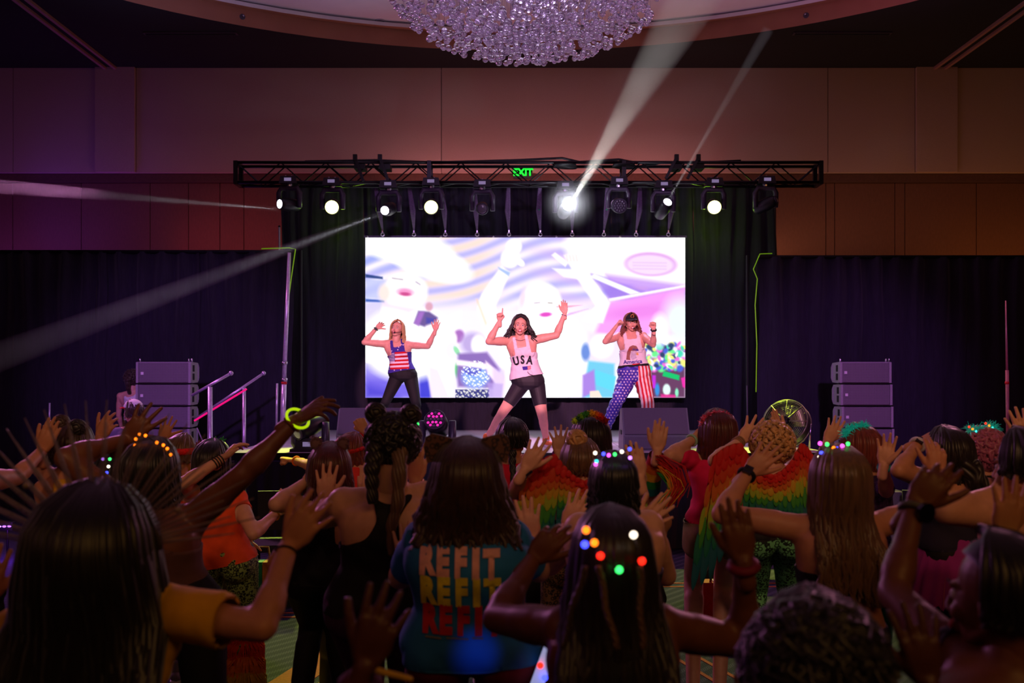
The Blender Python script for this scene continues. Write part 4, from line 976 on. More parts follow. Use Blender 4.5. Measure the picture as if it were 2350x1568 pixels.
def head_template():
    mb = MB()
    mb.sphere((0, -0.012, 0.032), (0.076, 0.094, 0.086), 20, 14)
    mb.sphere((0, 0.028, -0.012), (0.062, 0.066, 0.078), 18, 12)
    mb.sphere((0, 0.040, -0.066), (0.040, 0.043, 0.040), 16, 10)
    mb.sphere((0, 0.068, -0.094), (0.016, 0.018, 0.016), 12, 8)
    for sx in (-1, 1):
        mb.capsule((sx * 0.052, -0.005, -0.045), (sx * 0.014, 0.062, -0.092), 0.017, 0.014, 10)
        mb.sphere((sx * 0.037, 0.066, -0.030), (0.021, 0.020, 0.022), 12, 8)
        mb.sphere((sx * 0.078, -0.008, -0.012), (0.0085, 0.018, 0.030), 12, 8, Matrix.Rotation(-0.25 * sx, 3, 'Z'))
        mb.capsule((sx * 0.012, 0.090, 0.018), (sx * 0.045, 0.078, 0.022), 0.009, 0.007, 8)
        mb.sphere((sx * 0.009, 0.103, -0.036), (0.0075, 0.008, 0.007), 8, 6)
    mb.capsule((0, 0.090, 0.010), (0, 0.110, -0.030), 0.0075, 0.0095, 10)
    mb.capsule((-0.016, 0.089, -0.060), (0.016, 0.089, -0.060), 0.007, 0.007, 8); mb.capsule((-0.014, 0.088, -0.073), (0.014, 0.088, -0.073), 0.008, 0.008, 8)
    mb.capsule((0, -0.025, -0.05), (0, -0.035, -0.15), 0.056, 0.054, 16)
    co, fa = remesh(mb, 0.0048, 2)
    for sx in (-1, 1):  # eye sockets
        d2 = ((co - np.array([sx * 0.029, 0.092, 0.002])) ** 2).sum(1); co[:, 1] -= 0.010 * np.exp(-d2 / (0.013 ** 2))
    return co, fa
HEAD = head_template()
SK = {'light': mat('skin_light', (214, 158, 130), 0.5, var=0.06, scale=30, sss=0.0, bump=0.03), 'tan': mat('skin_tan', (190, 130, 98), 0.5, var=0.06, bump=0.03),
      'brown': mat('skin_brown', (112, 66, 46), 0.45, var=0.08, bump=0.03), 'dark': mat('skin_dark', (84, 46, 34), 0.45, var=0.08, bump=0.03), 'pink': mat('skin_pink', (226, 166, 146), 0.5, var=0.05, bump=0.03)}
def hairm(nm, c): return mat('hair_' + nm, c, 0.42, var=0.35, scale=60, stretch=(1, 1, 0.08), spec=0.5, sheen=0.15)
HR = {'black': hairm('black', (9, 8, 8)), 'darkbrown': hairm('dark_brown', (24, 16, 14)), 'brown': hairm('brown', (54, 34, 26)), 'auburn': hairm('auburn', (78, 26, 22)),
      'blond': hairm('blond', (186, 140, 88)), 'sandy': hairm('sandy', (98, 70, 46)), 'pinkish': hairm('pinkish', (170, 90, 130)), 'red': hairm('red', (120, 52, 40))}
def cl(nm, c, rough=0.85, **k):
    k.setdefault('var', 0.10); k.setdefault('scale', 14); k.setdefault('bump', 0.25)
    return mat(nm, c, rough, **k)
BLK = cl('black_fabric', (14, 13, 18), 0.75); NVY = cl('navy_fabric', (30, 24, 48)); 
EYEW = mat('eye_white', (225, 215, 215), 0.3); LIP = mat('lips', (170, 50, 60), 0.4); BROW = mat('eyebrow', (40, 24, 20), 0.8); TEETH = mat('teeth', (235, 225, 225), 0.3); IRIS = mat('iris', (30, 20, 16), 0.2)

def npmesh(name, co, fa, mats, mi=None, smooth=True):
    me = bpy.data.meshes.new(name); nv, nf = len(co), len(fa); k = fa.shape[1]
    me.vertices.add(nv); me.vertices.foreach_set('co', np.ascontiguousarray(co, np.float32).ravel())
    me.loops.add(nf * k); me.loops.foreach_set('vertex_index', np.ascontiguousarray(fa, np.int32).ravel())
    me.polygons.add(nf); me.polygons.foreach_set('loop_start', np.arange(nf, dtype=np.int32) * k)
    me.update(calc_edges=True); me.validate()
    for m in mats: me.materials.append(m)
    if mi is not None: me.polygons.foreach_set('material_index', np.ascontiguousarray(mi, np.int32))
    if smooth: me.polygons.foreach_set('use_smooth', np.ones(len(me.polygons), bool))
    return me
def vnormals(co, fa):
    a = co[fa[:, 1]] - co[fa[:, 0]]; b = co[fa[:, 2]] - co[fa[:, 0]]; fn = np.cross(a, b)
    vn = np.zeros_like(co)
    for k in range(fa.shape[1]): np.add.at(vn, fa[:, k], fn)
    return vn / (np.linalg.norm(vn, axis=1, keepdims=True) + 1e-12)
def solve(S, px, py, L_, sign):
    O = Vector((0, 0, ZC)); D = at(px, py, 1.0) - O; q = O - S
    a = D.dot(D); b = 2 * D.dot(q); c = q.dot(q) - L_ * L_; disc = b * b - 4 * a * c
    t = -b / (2 * a) if disc <= 0 else (-b + sign * math.sqrt(disc)) / (2 * a)
    return O + D * t
def loft(mb, rings, n=20):
    vs = []; k = len(rings)
    for c, r_, f_, hw, hd in rings:
        for j in range(n):
            a = 2 * PI * j / n; ca, sa = math.cos(a), math.sin(a)
            # superellipse for a squarer back
            x = hw * math.copysign(abs(ca) ** 0.85, ca); y = hd * math.copysign(abs(sa) ** 0.85, sa)
            vs.append(c + r_ * x + f_ * y)
    fs = [(i * n + j, i * n + (j + 1) % n, (i + 1) * n + (j + 1) % n, (i + 1) * n + j) for i in range(k - 1) for j in range(n)]
    fs.append(tuple(range(n))[::-1]); fs.append(tuple((k - 1) * n + j for j in range(n)))
    mb.add(vs, fs)

class P: pass
def person(label, Y, head, face=1, s=None, wf=1.0, skin='tan', sh=None, hip=None, aL=None, aR=None, kn=None, an=None, gz=0.0,
           rot=(0, 0, 0), vox=0.0105, group='audience dancers', hs=1.0, arm=1.0, lean=0.0, tw=0.0, neck=1.0):
    """face=+1: looks at the stage (away from the camera); -1: looks at the camera. L / R are screen sides. arms: dict(e=, w=, t=, es=, ws=, h=pose, palm=)"""
    p = P(); p.Y = Y; p.skin = SK[skin]; p.face = face
    H = at(*head, Y); p.H = H
    if s is None: s = max(0.86, min(1.12, (H.z - gz) / 1.53))
    p.s = s; f = Vector((0, face, 0)); up = Vector((0, 0, 1)); right = f.cross(up); p.f = f; p.right = right
    sr = Vector((1, 0, 0))
    Rm = Matrix((right, f, up)).transposed() @ Matrix.Rotation(R(rot[0]), 3, 'Z') @ Matrix.Rotation(R(rot[1]), 3, 'X') @ Matrix.Rotation(R(rot[2]), 3, 'Y')
    p.Rm = Rm; hsc = s * hs; p.hsc = hsc
    nb = H + Vector((0, -f.y * 0.035 * s, -0.185 * s * neck))
    if sh: 
        SL, SR = at(*sh[0], Y + 0.02), at(*sh[1], Y + 0.02); mid = (SL + SR) / 2
        nb.z = max(nb.z if nb.z < mid.z + 0.09 * s else mid.z + 0.09 * s, mid.z + 0.02 * s)
    else:
        SL = nb + Vector((-0.165 * s * wf, 0, -0.045 * s)); SR = nb + Vector((0.165 * s * wf, 0, -0.045 * s))
    Pv = at(*hip, Y + lean) if hip else nb + Vector((0, 0, -0.50 * s))
    p.nb, p.Pv, p.SL, p.SR = nb, Pv, SL, SR
    mb = MB(); bones = []
    def bone(nm, a, b, r1, r2): bones.append((nm, np.array(a), np.array(b), r1, r2))
    # torso loft
    tab = ((-0.09, 0.085, 0.085), (-0.03, 0.15, 0.12), (0.06, 0.176, 0.128), (0.14, 0.178, 0.128), (0.28, 0.155, 0.112), (0.42, 0.132, 0.098), (0.55, 0.136, 0.102), (0.70, 0.150, 0.112), (0.82, 0.158, 0.106), (0.92, 0.150, 0.088), (0.985, 0.105, 0.068), (1.04, 0.055, 0.050))
    sh_r = (SR - SL); sh_r.z *= 0.6; sh_r.normalize()
    hipR = sr.copy(); tilt = (nb - Pv).normalized(); rings = []
    for u, hw, hd in tab:
        r_ = hipR.lerp(sh_r, max(0, min(1, u))).normalized(); ax = tilt; fd = r_.cross(ax).normalized()
        rings.append((Pv.lerp(nb, u) , r_, fd, hw * s * wf, hd * s * (0.5 + 0.5 * wf)))
    loft(mb, rings)
    bone('torso', Pv, nb, 0.15 * s, 0.13 * s)
    skull = H + Rm @ Vector((0, -0.025, -0.05)) * hsc
    mb.capsule(nb + Vector((0, 0, -0.02)), skull + (nb - skull) * 0.35, 0.058 * s, 0.052 * s, 14)
    for sd, S in (('L', SL), ('R', SR)):
        mb.capsule(nb + (S - nb) * 0.25 + Vector((0, 0, -0.005)), S + Vector((0, 0, 0.004)), 0.058 * s, 0.050 * s * arm, 12)
        mb.sphere(S, 0.056 * s * arm, 12, 8)
        mb.capsule(S + (Pv - S) * 0.12 - (S - nb) * 0.12, Pv.lerp(nb, 0.5) + (S - nb) * 0.45, 0.07 * s, 0.06 * s, 12)
        mb.sphere(Pv.lerp(nb, 0.70) + (S - nb) * 0.42 + f * 0.072 * s, (0.062 * s * wf, 0.058 * s, 0.058 * s), 12, 8)
        mb.sphere(Pv + (sr * (-1 if sd == 'L' else 1)) * 0.080 * s * wf - f * 0.055 * s + up * 0.0, (0.09 * s * wf, 0.085 * s, 0.095 * s), 12, 8)
    p.w = {}; p.el = {}; hands = []
    for sd, S, A in (('L', SL, aL), ('R', SR, aR)):
        A = A or {}
        L1, L2 = 0.285 * s, 0.245 * s
        sg = -1 if sd == 'L' else 1
        if 'e' in A: E = solve(S, *A['e'], L1, A.get('es', 1) )
        else: E = S + Vector((sg * 0.05, 0.06 * face, -0.26)) * s
        if 'w' in A: W = solve(E, *A['w'], L2, A.get('ws', 1))
        else: W = E + Vector((0, 0.12 * face, -0.2)) * s
        k = arm
        mb.capsule(S, E, 0.050 * s * k, 0.037 * s * k, 14); mb.capsule(S.lerp(E, 0.35), S.lerp(E, 0.6), 0.049 * s * k, 0.045 * s * k, 12)
        mb.capsule(E, W, 0.037 * s * k, 0.0255 * s, 14); mb.capsule(E.lerp(W, 0.2), E.lerp(W, 0.4), 0.041 * s * k, 0.037 * s * k, 12)
        bone('ua' + sd, S, E, 0.05 * s, 0.04 * s); bone('fa' + sd, E, W, 0.042 * s, 0.028 * s)
        p.w[sd] = (W, (W - E).normalized(), E); p.el[sd] = E
        T = at(*A['t'], W.y + A.get('td', 0.0)) if 't' in A else W + (W - E)
        zd = (T - W).normalized()
        palm = Vector(A.get('palm', (0, face, 0)))
        anat_left = (sd == 'L') == (face == 1)
        y_ = (palm - zd * palm.dot(zd)).normalized(); x_ = y_.cross(zd) if anat_left else -(y_.cross(zd))
        M3 = np.array(Matrix((x_, y_, zd)).transposed()) * s * A.get('hk', 1.0)
        co, fa = HANDS[A.get('h', 'open')]
        co2 = co @ M3.T + np.array(W); fa2 = fa if anat_left else fa[:, ::-1]
        hands.append((co2, fa2)); 
        if sd == 'L': p.handL = (W, zd, y_)
        else: p.handR = (W, zd, y_)
    lg = []
    for i, sg in enumerate((-1, 1)):
        Hj = Pv + sr * sg * 0.088 * s * wf + Vector((0, 0, -0.01))
        if an: A_ = at(*an[i], Y); A_.z = gz + 0.085 * s
        else: A_ = Vector((Pv.x + sg * 0.16 * s, Y + 0.0, gz + 0.085 * s))
        if kn: K_ = solve(Hj, *kn[i], 0.40 * s, face)
        else:
            d = A_ - Hj; l = d.length; a1, a2 = 0.42 * s, 0.40 * s
            mid = Hj + d * 0.51
            off = math.sqrt(max(0, (a1 * 0.995) ** 2 - (l * 0.51) ** 2)); K_ = mid + f * min(off, 0.3 * s)
        w2 = 0.5 + 0.5 * wf
        mb.capsule(Hj, K_, 0.092 * s * w2, 0.058 * s, 16); mb.capsule(K_, A_, 0.057 * s, 0.036 * s, 14); mb.capsule(K_.lerp(A_, 0.15) - f * 0.012, K_.lerp(A_, 0.42) - f * 0.012, 0.058 * s, 0.052 * s, 12)
        fo = Vector((sg * 0.05, face * 0.15, 0)) * s
        mb.capsule(A_ + Vector((0, -face * 0.03 * s, -0.045 * s)), A_ + fo + Vector((0, 0, -0.055 * s)), 0.034 * s, 0.028 * s, 12)
        bone('th' + 'LR'[i], Hj, K_, 0.09 * s, 0.06 * s); bone('sh' + 'LR'[i], K_, A_, 0.06 * s, 0.04 * s)
        lg.append((Hj, K_, A_, fo))
    p.legs = lg
    co, fa = remesh(mb, vox * s, 2)
    p.co, p.fa = co, fa; p.vn = vnormals(co, fa)
    # bone labels
    best = np.full(len(co), 1e9); lab = np.zeros(len(co), int); tt = np.zeros(len(co)); p.names = [b[0] for b in bones]
    for i, (nm, a, b, r1, r2) in enumerate(bones):
        ab = b - a; t = np.clip(((co - a) @ ab) / (ab @ ab), 0, 1); d = np.linalg.norm(co - a - t[:, None] * ab, axis=1) / (r1 + (r2 - r1) * t)
        if nm == 'torso': d *= 1.0
        m = d < best; best[m] = d[m]; lab[m] = i; tt[m] = t[m]
    p.lab, p.t = lab, tt
    ab = np.array(nb - Pv); p.u = ((co - np.array(Pv)) @ ab) / (ab @ ab)
    rv = np.array(sh_r); mid = np.array(Pv) + p.u[:, None] * ab; p.v = ((co - mid) @ rv) / ((SR - SL).length / 2)
    p.fr = p.vn[:, 1] * face
    # assemble the body: torso and limbs, head, hands in one mesh
    hc, hf = HEAD; M3 = np.array(Rm) * hsc; hco = hc @ M3.T + np.array(H)
    allc = [co, hco] + [h[0] for h in hands]; allf = [fa]; n0 = len(co); allf.append(hf + n0); n0 += len(hco)
    for h in hands: allf.append(h[1] + n0); n0 += len(h[0])
    p.root = empty('person', (Pv.x, Y, gz), label, 'person', group)
    me = npmesh('body', np.concatenate(allc), np.concatenate(allf), [p.skin]); link('body', me, p.root)
    p.bvh = None
    # face details
    hm = lambda v: H + Rm @ Vector(v) * hsc
    for sx in (-1, 1):
        mb = MB(); mb.sphere(hm((sx * 0.029, 0.0795, 0.001)), 0.0108 * hsc, 10, 8); mb.cur = 1
        mb.sphere(hm((sx * 0.029, 0.0885, 0.001)), (0.0062 * hsc, 0.003 * hsc, 0.0055 * hsc), 8, 6, Rm); mb.build('eye', [EYEW, IRIS], p.root, True)
        MB().tube([hm((sx * 0.014, 0.099, 0.023)), hm((sx * 0.032, 0.094, 0.028)), hm((sx * 0.048, 0.079, 0.023))], [0.0018 * hsc, 0.0022 * hsc, 0.0014 * hsc], 6).build('eyebrow', BROW, p.root, True)
    MB().ring(hm((0, 0.0925, -0.066)), 0.023 * hsc, 0.0045 * hsc, 16, 6, Rm @ Matrix.Rotation(R(90), 3, 'X'), 0.5).build('lips', LIP, p.root, True)
    MB().sphere(hm((0, 0.092, -0.065)), (0.019 * hsc, 0.005 * hsc, 0.0075 * hsc), 10, 6, Rm).build('teeth', TEETH, p.root, True)
    return p

def garment(p, name, pred, off, m, flare=None, rough=0.0, label=None, thick=True):
    """cloth cut from the body surface where pred holds, pushed outwards"""
    k = pred(p)
    fa = p.fa[k[p.fa].all(1)]
    if len(fa) == 0: return None
    used = np.unique(fa); mp = -np.ones(len(p.co), int); mp[used] = np.arange(len(used)); fa = mp[fa]; co = p.co[used].copy(); vn = p.vn[used]
    o_ = np.full(len(co), off)
    if flare is not None: o_ += flare(p, used)
    if rough:
        q = co * np.array([1, 1, 1.0]); o_ += rough * (np.sin(q[:, 2] * 60 + 4 * np.sin(q[:, 0] * 19 + q[:, 1] * 11)) * 0.5 + np.sin(q[:, 0] * 37 + q[:, 2] * 23 + 2 * np.sin(q[:, 2] * 31)) * 0.5)
    # boundary smoothing
    E = np.concatenate([fa[:, [i, (i + 1) % 4]] for i in range(4)]); Es = np.sort(E, 1); key = Es[:, 0].astype(np.int64) * len(co) + Es[:, 1]
    uk, cnt = np.unique(key, return_counts=True); bk = uk[cnt == 1]; be = np.stack([bk // len(co), bk % len(co)], 1)
    out = co + vn * o_[:, None]
    isb = np.zeros(len(co), bool); isb[be.ravel()] = True
    for _ in range(8):
        acc = np.zeros_like(out); c_ = np.zeros(len(co)); np.add.at(acc, be[:, 0], out[be[:, 1]]); np.add.at(acc, be[:, 1], out[be[:, 0]]); np.add.at(c_, be[:, 0], 1); np.add.at(c_, be[:, 1], 1)
        m_ = isb & (c_ > 0); out[m_] = out[m_] * 0.4 + 0.6 * acc[m_] / c_[m_][:, None]
    # inner layer and hem for real thickness
    if thick:
        n_ = len(out); inner = out - vn * 0.006; hem = np.stack([be[:, 0], be[:, 1], be[:, 1] + n_, be[:, 0] + n_], 1)
        out = np.concatenate([out, inner]); fa = np.concatenate([fa, hem])
        inner_used = np.unique(fa); mp = -np.ones(len(out), int); mp[inner_used] = np.arange(len(inner_used)); fa = mp[fa]; out = out[inner_used]
    me = npmesh(name, out, fa, [m]); 
    g = link(name, me, p.root)
    if label: g['label'] = label
    p.last = (out, fa)
    return g
def L_(p, *n):
    ids = [i for i, x in enumerate(p.names) if x in n]; return np.isin(p.lab, ids)
def tee(sleeve=0.55, hem=0.02, nt=0.99):
    return lambda p: ((L_(p, 'torso') & (p.u > hem) & (p.u < nt)) | (L_(p, 'uaL', 'uaR') & (p.t < sleeve)) | (L_(p, 'thL', 'thR') & (p.u > hem)))
def tank(hem=0.05, vw=0.62, nt=0.985, low=0.80, inner=0.30, arm=0.66):
    def f(p):
        a = np.abs(p.v); t = L_(p, 'torso', 'thL', 'thR') & (p.u > hem) & (p.u < nt)
        return t & ((p.u < arm) | (a < vw)) & ((p.u < low) | (a > inner))
    return f
def racer(hem=0.05, w_=0.2):
    def f(p):
        a = np.abs(p.v); t = L_(p, 'torso', 'thL', 'thR', 'uaL', 'uaR') & (p.u > hem) & (p.u < 1.06)
        wf = np.interp(p.u, [0.52, 0.60, 0.70, 0.84, 0.94, 1.04], [2.0, 1.05, 0.5, w_ + 0.03, w_ + 0.12, 0.55])
        inn = np.interp(p.u, [0.93, 1.0], [-1, 0.28])
        return t & (a < wf) & (a > inn) & ~(L_(p, 'uaL', 'uaR') & (p.u > 0.62))
    return f
def bra(lo=0.55, hi=0.72, straps=True):
    def f(p):
        a = np.abs(p.v); t = L_(p, 'torso'); return t & (((p.u > lo) & (p.u < hi)) | (straps & (p.u >= hi) & (p.u < 1.02) & (a > 0.36) & (a < 0.52)))
    return f
def pants(t_end=0.95, waist=0.22, knee_only=None):
    def f(p):
        k = (L_(p, 'torso') & (p.u < waist)) | L_(p, 'thL', 'thR') & (p.u < waist + 0.05)
        k = k | (L_(p, 'shL', 'shR') & (p.t < t_end)) if knee_only is None else (L_(p, 'torso') & (p.u < waist)) | (L_(p, 'thL', 'thR') & (p.t < knee_only) & (p.u < waist + 0.05))
        return k
    return f
def sleeves(a=0.0, b=0.95, side='LR', b2=None):
    def f(p):
        n = ['fa' + x for x in side]; return L_(p, *n) & (p.t > a) & (p.t < b)
    return f
def shoes(p, m, sole=None):
    sole = sole or mat('shoe_sole', (225, 215, 220), 0.6)
    for Hj, K_, A_, fo in p.legs:
        s = p.s; heel = A_ + Vector((0, -p.face * 0.035 * s, -0.045 * s)); toe = A_ + fo + Vector((0, p.face * 0.02, -0.052 * s))
        o = MB().capsule(heel, toe, 0.042 * s, 0.036 * s, 14).capsule(A_ + Vector((0, 0, -0.02 * s)), A_ + Vector((0, 0, 0.035 * s)), 0.044 * s, 0.042 * s, 12).build('shoe', m, p.root, True)
        d = toe - heel; c = (heel + toe) / 2; c.z = A_.z - 0.085 * s + 0.014 * s
        MB().box(c, (0.085 * s, d.length + 0.075 * s, 0.026 * s), Matrix.Rotation(math.atan2(-d.x, d.y), 3, 'Z')).build('sole', sole, o)
        q = A_ + fo * 0.35
        for k in range(3): MB().capsule(q + fo * 0.18 * k + Vector((-0.02, 0, -0.006 * k - 0.005)) * s, q + fo * 0.18 * k + Vector((0.02, 0, -0.006 * k - 0.005)) * s, 0.004, 0.004, 6, 2).build('lace', sole, o, True)

# ------------------------------------------------------------------ hair
def hair(p, m, L=0.25, n=110, spread=1.0, wave=0.0, wf=14, r=0.0095, side=118, vol=1.0, top=0.0, name='hair', curl=0.0, taper=0.4, forward=0.0, up_off=0.0, label=None, shoulder=0.0):
    H, Rm, sc = p.H, p.Rm, p.hsc; mb = MB(); rd = random.Random(int(p.H.x * 1000) + 5)
    rx, ry, rz = 0.084 * vol, 0.102 * vol, 0.094 * vol; c0 = Vector((0, -0.012, 0.030))
    up = Rm.inverted() @ Vector((0, 0, 1)) if abs(p.Rm[2][2]) < 0.999 else Vector((0, 0, 1))
    # cap under the strands
    capv = []; nu, nv_ = 26, 10
    for i in range(nv_ + 1):
        for j in range(nu + 1):
            e = R(88) - R(128) * i / nv_; k_ = min(1, max(0, (math.degrees(e) - 22) / 22)); sd_ = R(side + (178 - side) * k_); a = -sd_ + 2 * sd_ * j / nu
            capv.append(H + Rm @ (c0 + Vector((rx * math.sin(a) * math.cos(e), -ry * math.cos(a) * math.cos(e), rz * math.sin(e)))) * sc)
    mb.add(capv, [(i * (nu + 1) + j, (i + 1) * (nu + 1) + j, (i + 1) * (nu + 1) + j + 1, i * (nu + 1) + j + 1) for i in range(nv_) for j in range(nu)])
    for k in range(n):
        a = R(side) * (2 * (k + rd.random()) / n - 1); lay = rd.uniform(0.98, 1.08)
        pts = []; e0 = 84
        fw = 0.045 * (1 - abs(a) / R(side)) + 0.03
        for e in (84, 62, 40, 20, 2):
            ee = R(e); pts.append(c0 + Vector((rx * lay * math.sin(a) * math.cos(ee), -ry * lay * math.cos(a) * math.cos(ee) + fw * math.sin(ee) ** 3, rz * lay * math.sin(ee) + top * math.sin(ee))))
        ex, ey = pts[-1].x, pts[-1].y; Lk = L * rd.uniform(0.82, 1.05); ph = rd.uniform(0, 6.3); m_ = 7 if L > 0.2 else 5
        for q in range(1, m_ + 1):
            t = q / m_; z = c0.z - Lk * t
            sx = ex * (1 + (spread - 1) * t) + 0.012 * rd.uniform(-1, 1) * t
            sy = ey * (1 - 0.15 * t) + forward * t * t
            if shoulder and z < -0.12:
                tt = min(1, (-0.12 - z) / 0.12); sy = sy * (1 - tt) + min(sy, -0.095 - shoulder - 0.02 * rd.random()) * tt
            if abs(a) < R(70) and z < -0.05: sy += 0.02 * min(1, (-0.05 - z) / 0.08) * (1 if z > -0.15 else 0.4)
            w_ = wave * (0.3 + t)
            pts.append(Vector((sx + w_ * math.sin(wf * t * L / 0.25 + ph), sy + w_ * 0.6 * math.cos(wf * t * L / 0.25 + ph * 1.7), z)))
        rr = [r * 0.8] + [r] * (len(pts) - 3) + [r * 0.75, r * taper]
        # hanging part follows gravity
        W = [H + Rm @ (q_ * sc) for q_ in pts[:5]]; base = W[-1]; b5 = pts[4]
        yaw = Matrix((p.right, p.f, Vector((0, 0, 1)))).transposed()
        for q_ in pts[5:]: W.append(base + yaw @ ((q_ - b5) * sc))
        mb.tube(W, [x * sc for x in rr], 5, caps=False)
    o = mb.build(name, m, p.root, True)
    if label: o['label'] = label
    return o
def curls(p, m, rad=0.12, n=90, c=(0, -0.02, 0.03), name='hair', r=0.012, squash=(1, 1, 1), cut=-0.1, amp=0.03, turns=2.2, seed=0):
    """curly mass: many helical locks on an ellipsoid"""
    H, Rm, sc = p.H, p.Rm, p.hsc; mb = MB(); rd = random.Random(seed)
    mb.sphere(H + Rm @ (Vector(c) * sc), tuple(rad * 0.86 * q * sc for q in squash), 16, 12, Rm)
    for k in range(n):
        z = 1 - 2 * (k + 0.5) / n; a = k * 2.399963; rr = math.sqrt(max(0, 1 - z * z)); d = Vector((rr * math.cos(a), rr * math.sin(a), z))
        if d.y > 0.55 and d.z < 0.6: continue
        if z < cut * 8 and d.y > 0.2: continue
        e = Vector([d[i] * squash[i] for i in range(3)]) * rad; t1 = d.orthogonal().normalized(); t2 = d.cross(t1); pts = []
        drop = Vector((0, 0, -1)); ph = rd.uniform(0, 6)
        for q in range(9):
            t = q / 8; an_ = ph + turns * 2 * PI * t
            pts.append(H + Rm @ ((Vector(c) + e * (0.9 + 0.12 * math.sin(3 * t)) + (drop - d * drop.dot(d)) * amp * 1.6 * (t - 0.3) + (t1 * math.cos(an_) + t2 * math.sin(an_)) * amp * 0.45) * sc))
        mb.tube(pts, [r * sc * (0.6 + 0.5 * math.sin(PI * q / 8)) for q in range(9)], 5, caps=False)
    return mb.build(name, m, p.root, True)
def bun(p, m, c, r, name='hair_bun'):
    H, Rm, sc = p.H, p.Rm, p.hsc; mb = MB(); rd = random.Random(3); C0 = H + Rm @ (Vector(c) * sc)
    mb.sphere(C0, r * 0.85 * sc, 12, 9)
    for k in range(16):
        ax = Vector((rd.uniform(-1, 1), rd.uniform(-1, 1), rd.uniform(-1, 1))).normalized(); fr_ = frame(ax, (1, 0.2, 0.1))
        mb.ring(C0 + ax * r * 0.25 * sc * rd.uniform(-1, 1), r * 0.9 * sc, r * 0.16 * sc, 16, 5, fr_)
    return mb.build(name, m, p.root, True)
def rope(p, m, pts, r, bumps=1.0, name='ponytail', braid=True, gravity=False):
    """bubble pony tail or braid through head-local points"""
    H, Rm, sc = p.H, p.Rm, p.hsc; mb = MB(); W = [H + Rm @ (Vector(q) * sc) for q in pts]; rd = random.Random(9)
    n = 30
    def pt(t):
        t *= len(W) - 1; i = min(int(t), len(W) - 2); return W[i].lerp(W[i + 1], t - i)
    for j in range(9):
        o0 = 2 * PI * j / 9; path = []
        for q in range(n + 1):
            t = q / n; rr = r * sc * (1 - 0.45 * t) * (0.65 + 0.35 * abs(math.sin(PI * t * 5 * bumps)) if bumps else 1)
            an_ = o0 + (6 * t if braid else 0.6 * math.sin(9 * t + j)); path.append(pt(t) + Vector((math.cos(an_) * rr * 0.7, math.sin(an_) * rr * 0.5, 0)))
        mb.tube(path, [r * sc * 0.42 * (1 - 0.5 * q / n) for q in range(n + 1)], 5, caps=True)
    return mb.build(name, m, p.root, True)
# ------------------------------------------------------------------ worn things
BULB = {k: mat('bulb_' + k, c, 0.3, emit=c, es=e) for k, c, e in (('white', (255, 235, 210), 3), ('blue', (60, 70, 255), 3.5), ('pink', (255, 80, 230), 3), ('green', (60, 255, 110), 2.4), ('orange', (255, 120, 20), 2.8), ('red', (255, 36, 20), 2.6), ('teal', (60, 230, 220), 2), ('violet', (190, 120, 255), 3))}
WIRE = mat('headband_wire', (30, 30, 36), 0.5)
def lightband(p, px_list, yoff=0.0, r=0.0075, label='headband with tiny glowing bulbs', band=True):
    """px_list: [(px, py, colour)] ; bulbs placed at the head's depth + yoff"""
    Y = p.H.y + yoff; pts = [at(a, b, Y + (c if isinstance(c, float) else 0)) for a, b, *_ in px_list for c in (0,)]
    o = MB().tube(pts, 0.0025, 5).build('light_headband', WIRE, p.root, True); o['label'] = label
    if band:
        hm = lambda v: p.H + p.Rm @ (Vector(v) * p.hsc)
        MB().tube([hm((0.088 * math.cos(a), 0.01, 0.03 + 0.098 * math.sin(a))) for a in [PI * i / 14 for i in range(15)]], 0.005, 6).build('band', WIRE, o, True)
    for (a, b, c), q in zip(px_list, pts): MB().sphere(q, r, 10, 8).build('bulb', BULB[c], o, True)
    return o
def wristband(p, sd, m, off=-0.02, r=0.03, tr=0.007, name='wristband', label=None, face=None, wide=1.0, facem=None):
    W, d, E = p.w[sd]; c = W + d * off; fr_ = frame(d, (0, 1, 0)); s = p.s
    mb = MB()
    for k in range(max(1, int(wide))): mb.ring(c - d * tr * 1.3 * k, r * s, tr, 24, 6, fr_)
    o = mb.build(name, m, p.root, True)
    if label: o['label'] = label
    if face is not None:
        fc_ = Vector(face); fc_ = (fc_ - d * fc_.dot(d)).normalized(); q = c + fc_ * r * s
        MB().box(q, (0.034 * s, 0.040 * s, 0.011), frame(fc_, d)).build('watch_case', facem or mat('watch_face', (8, 8, 10), 0.15, coat=1), o)
    return o
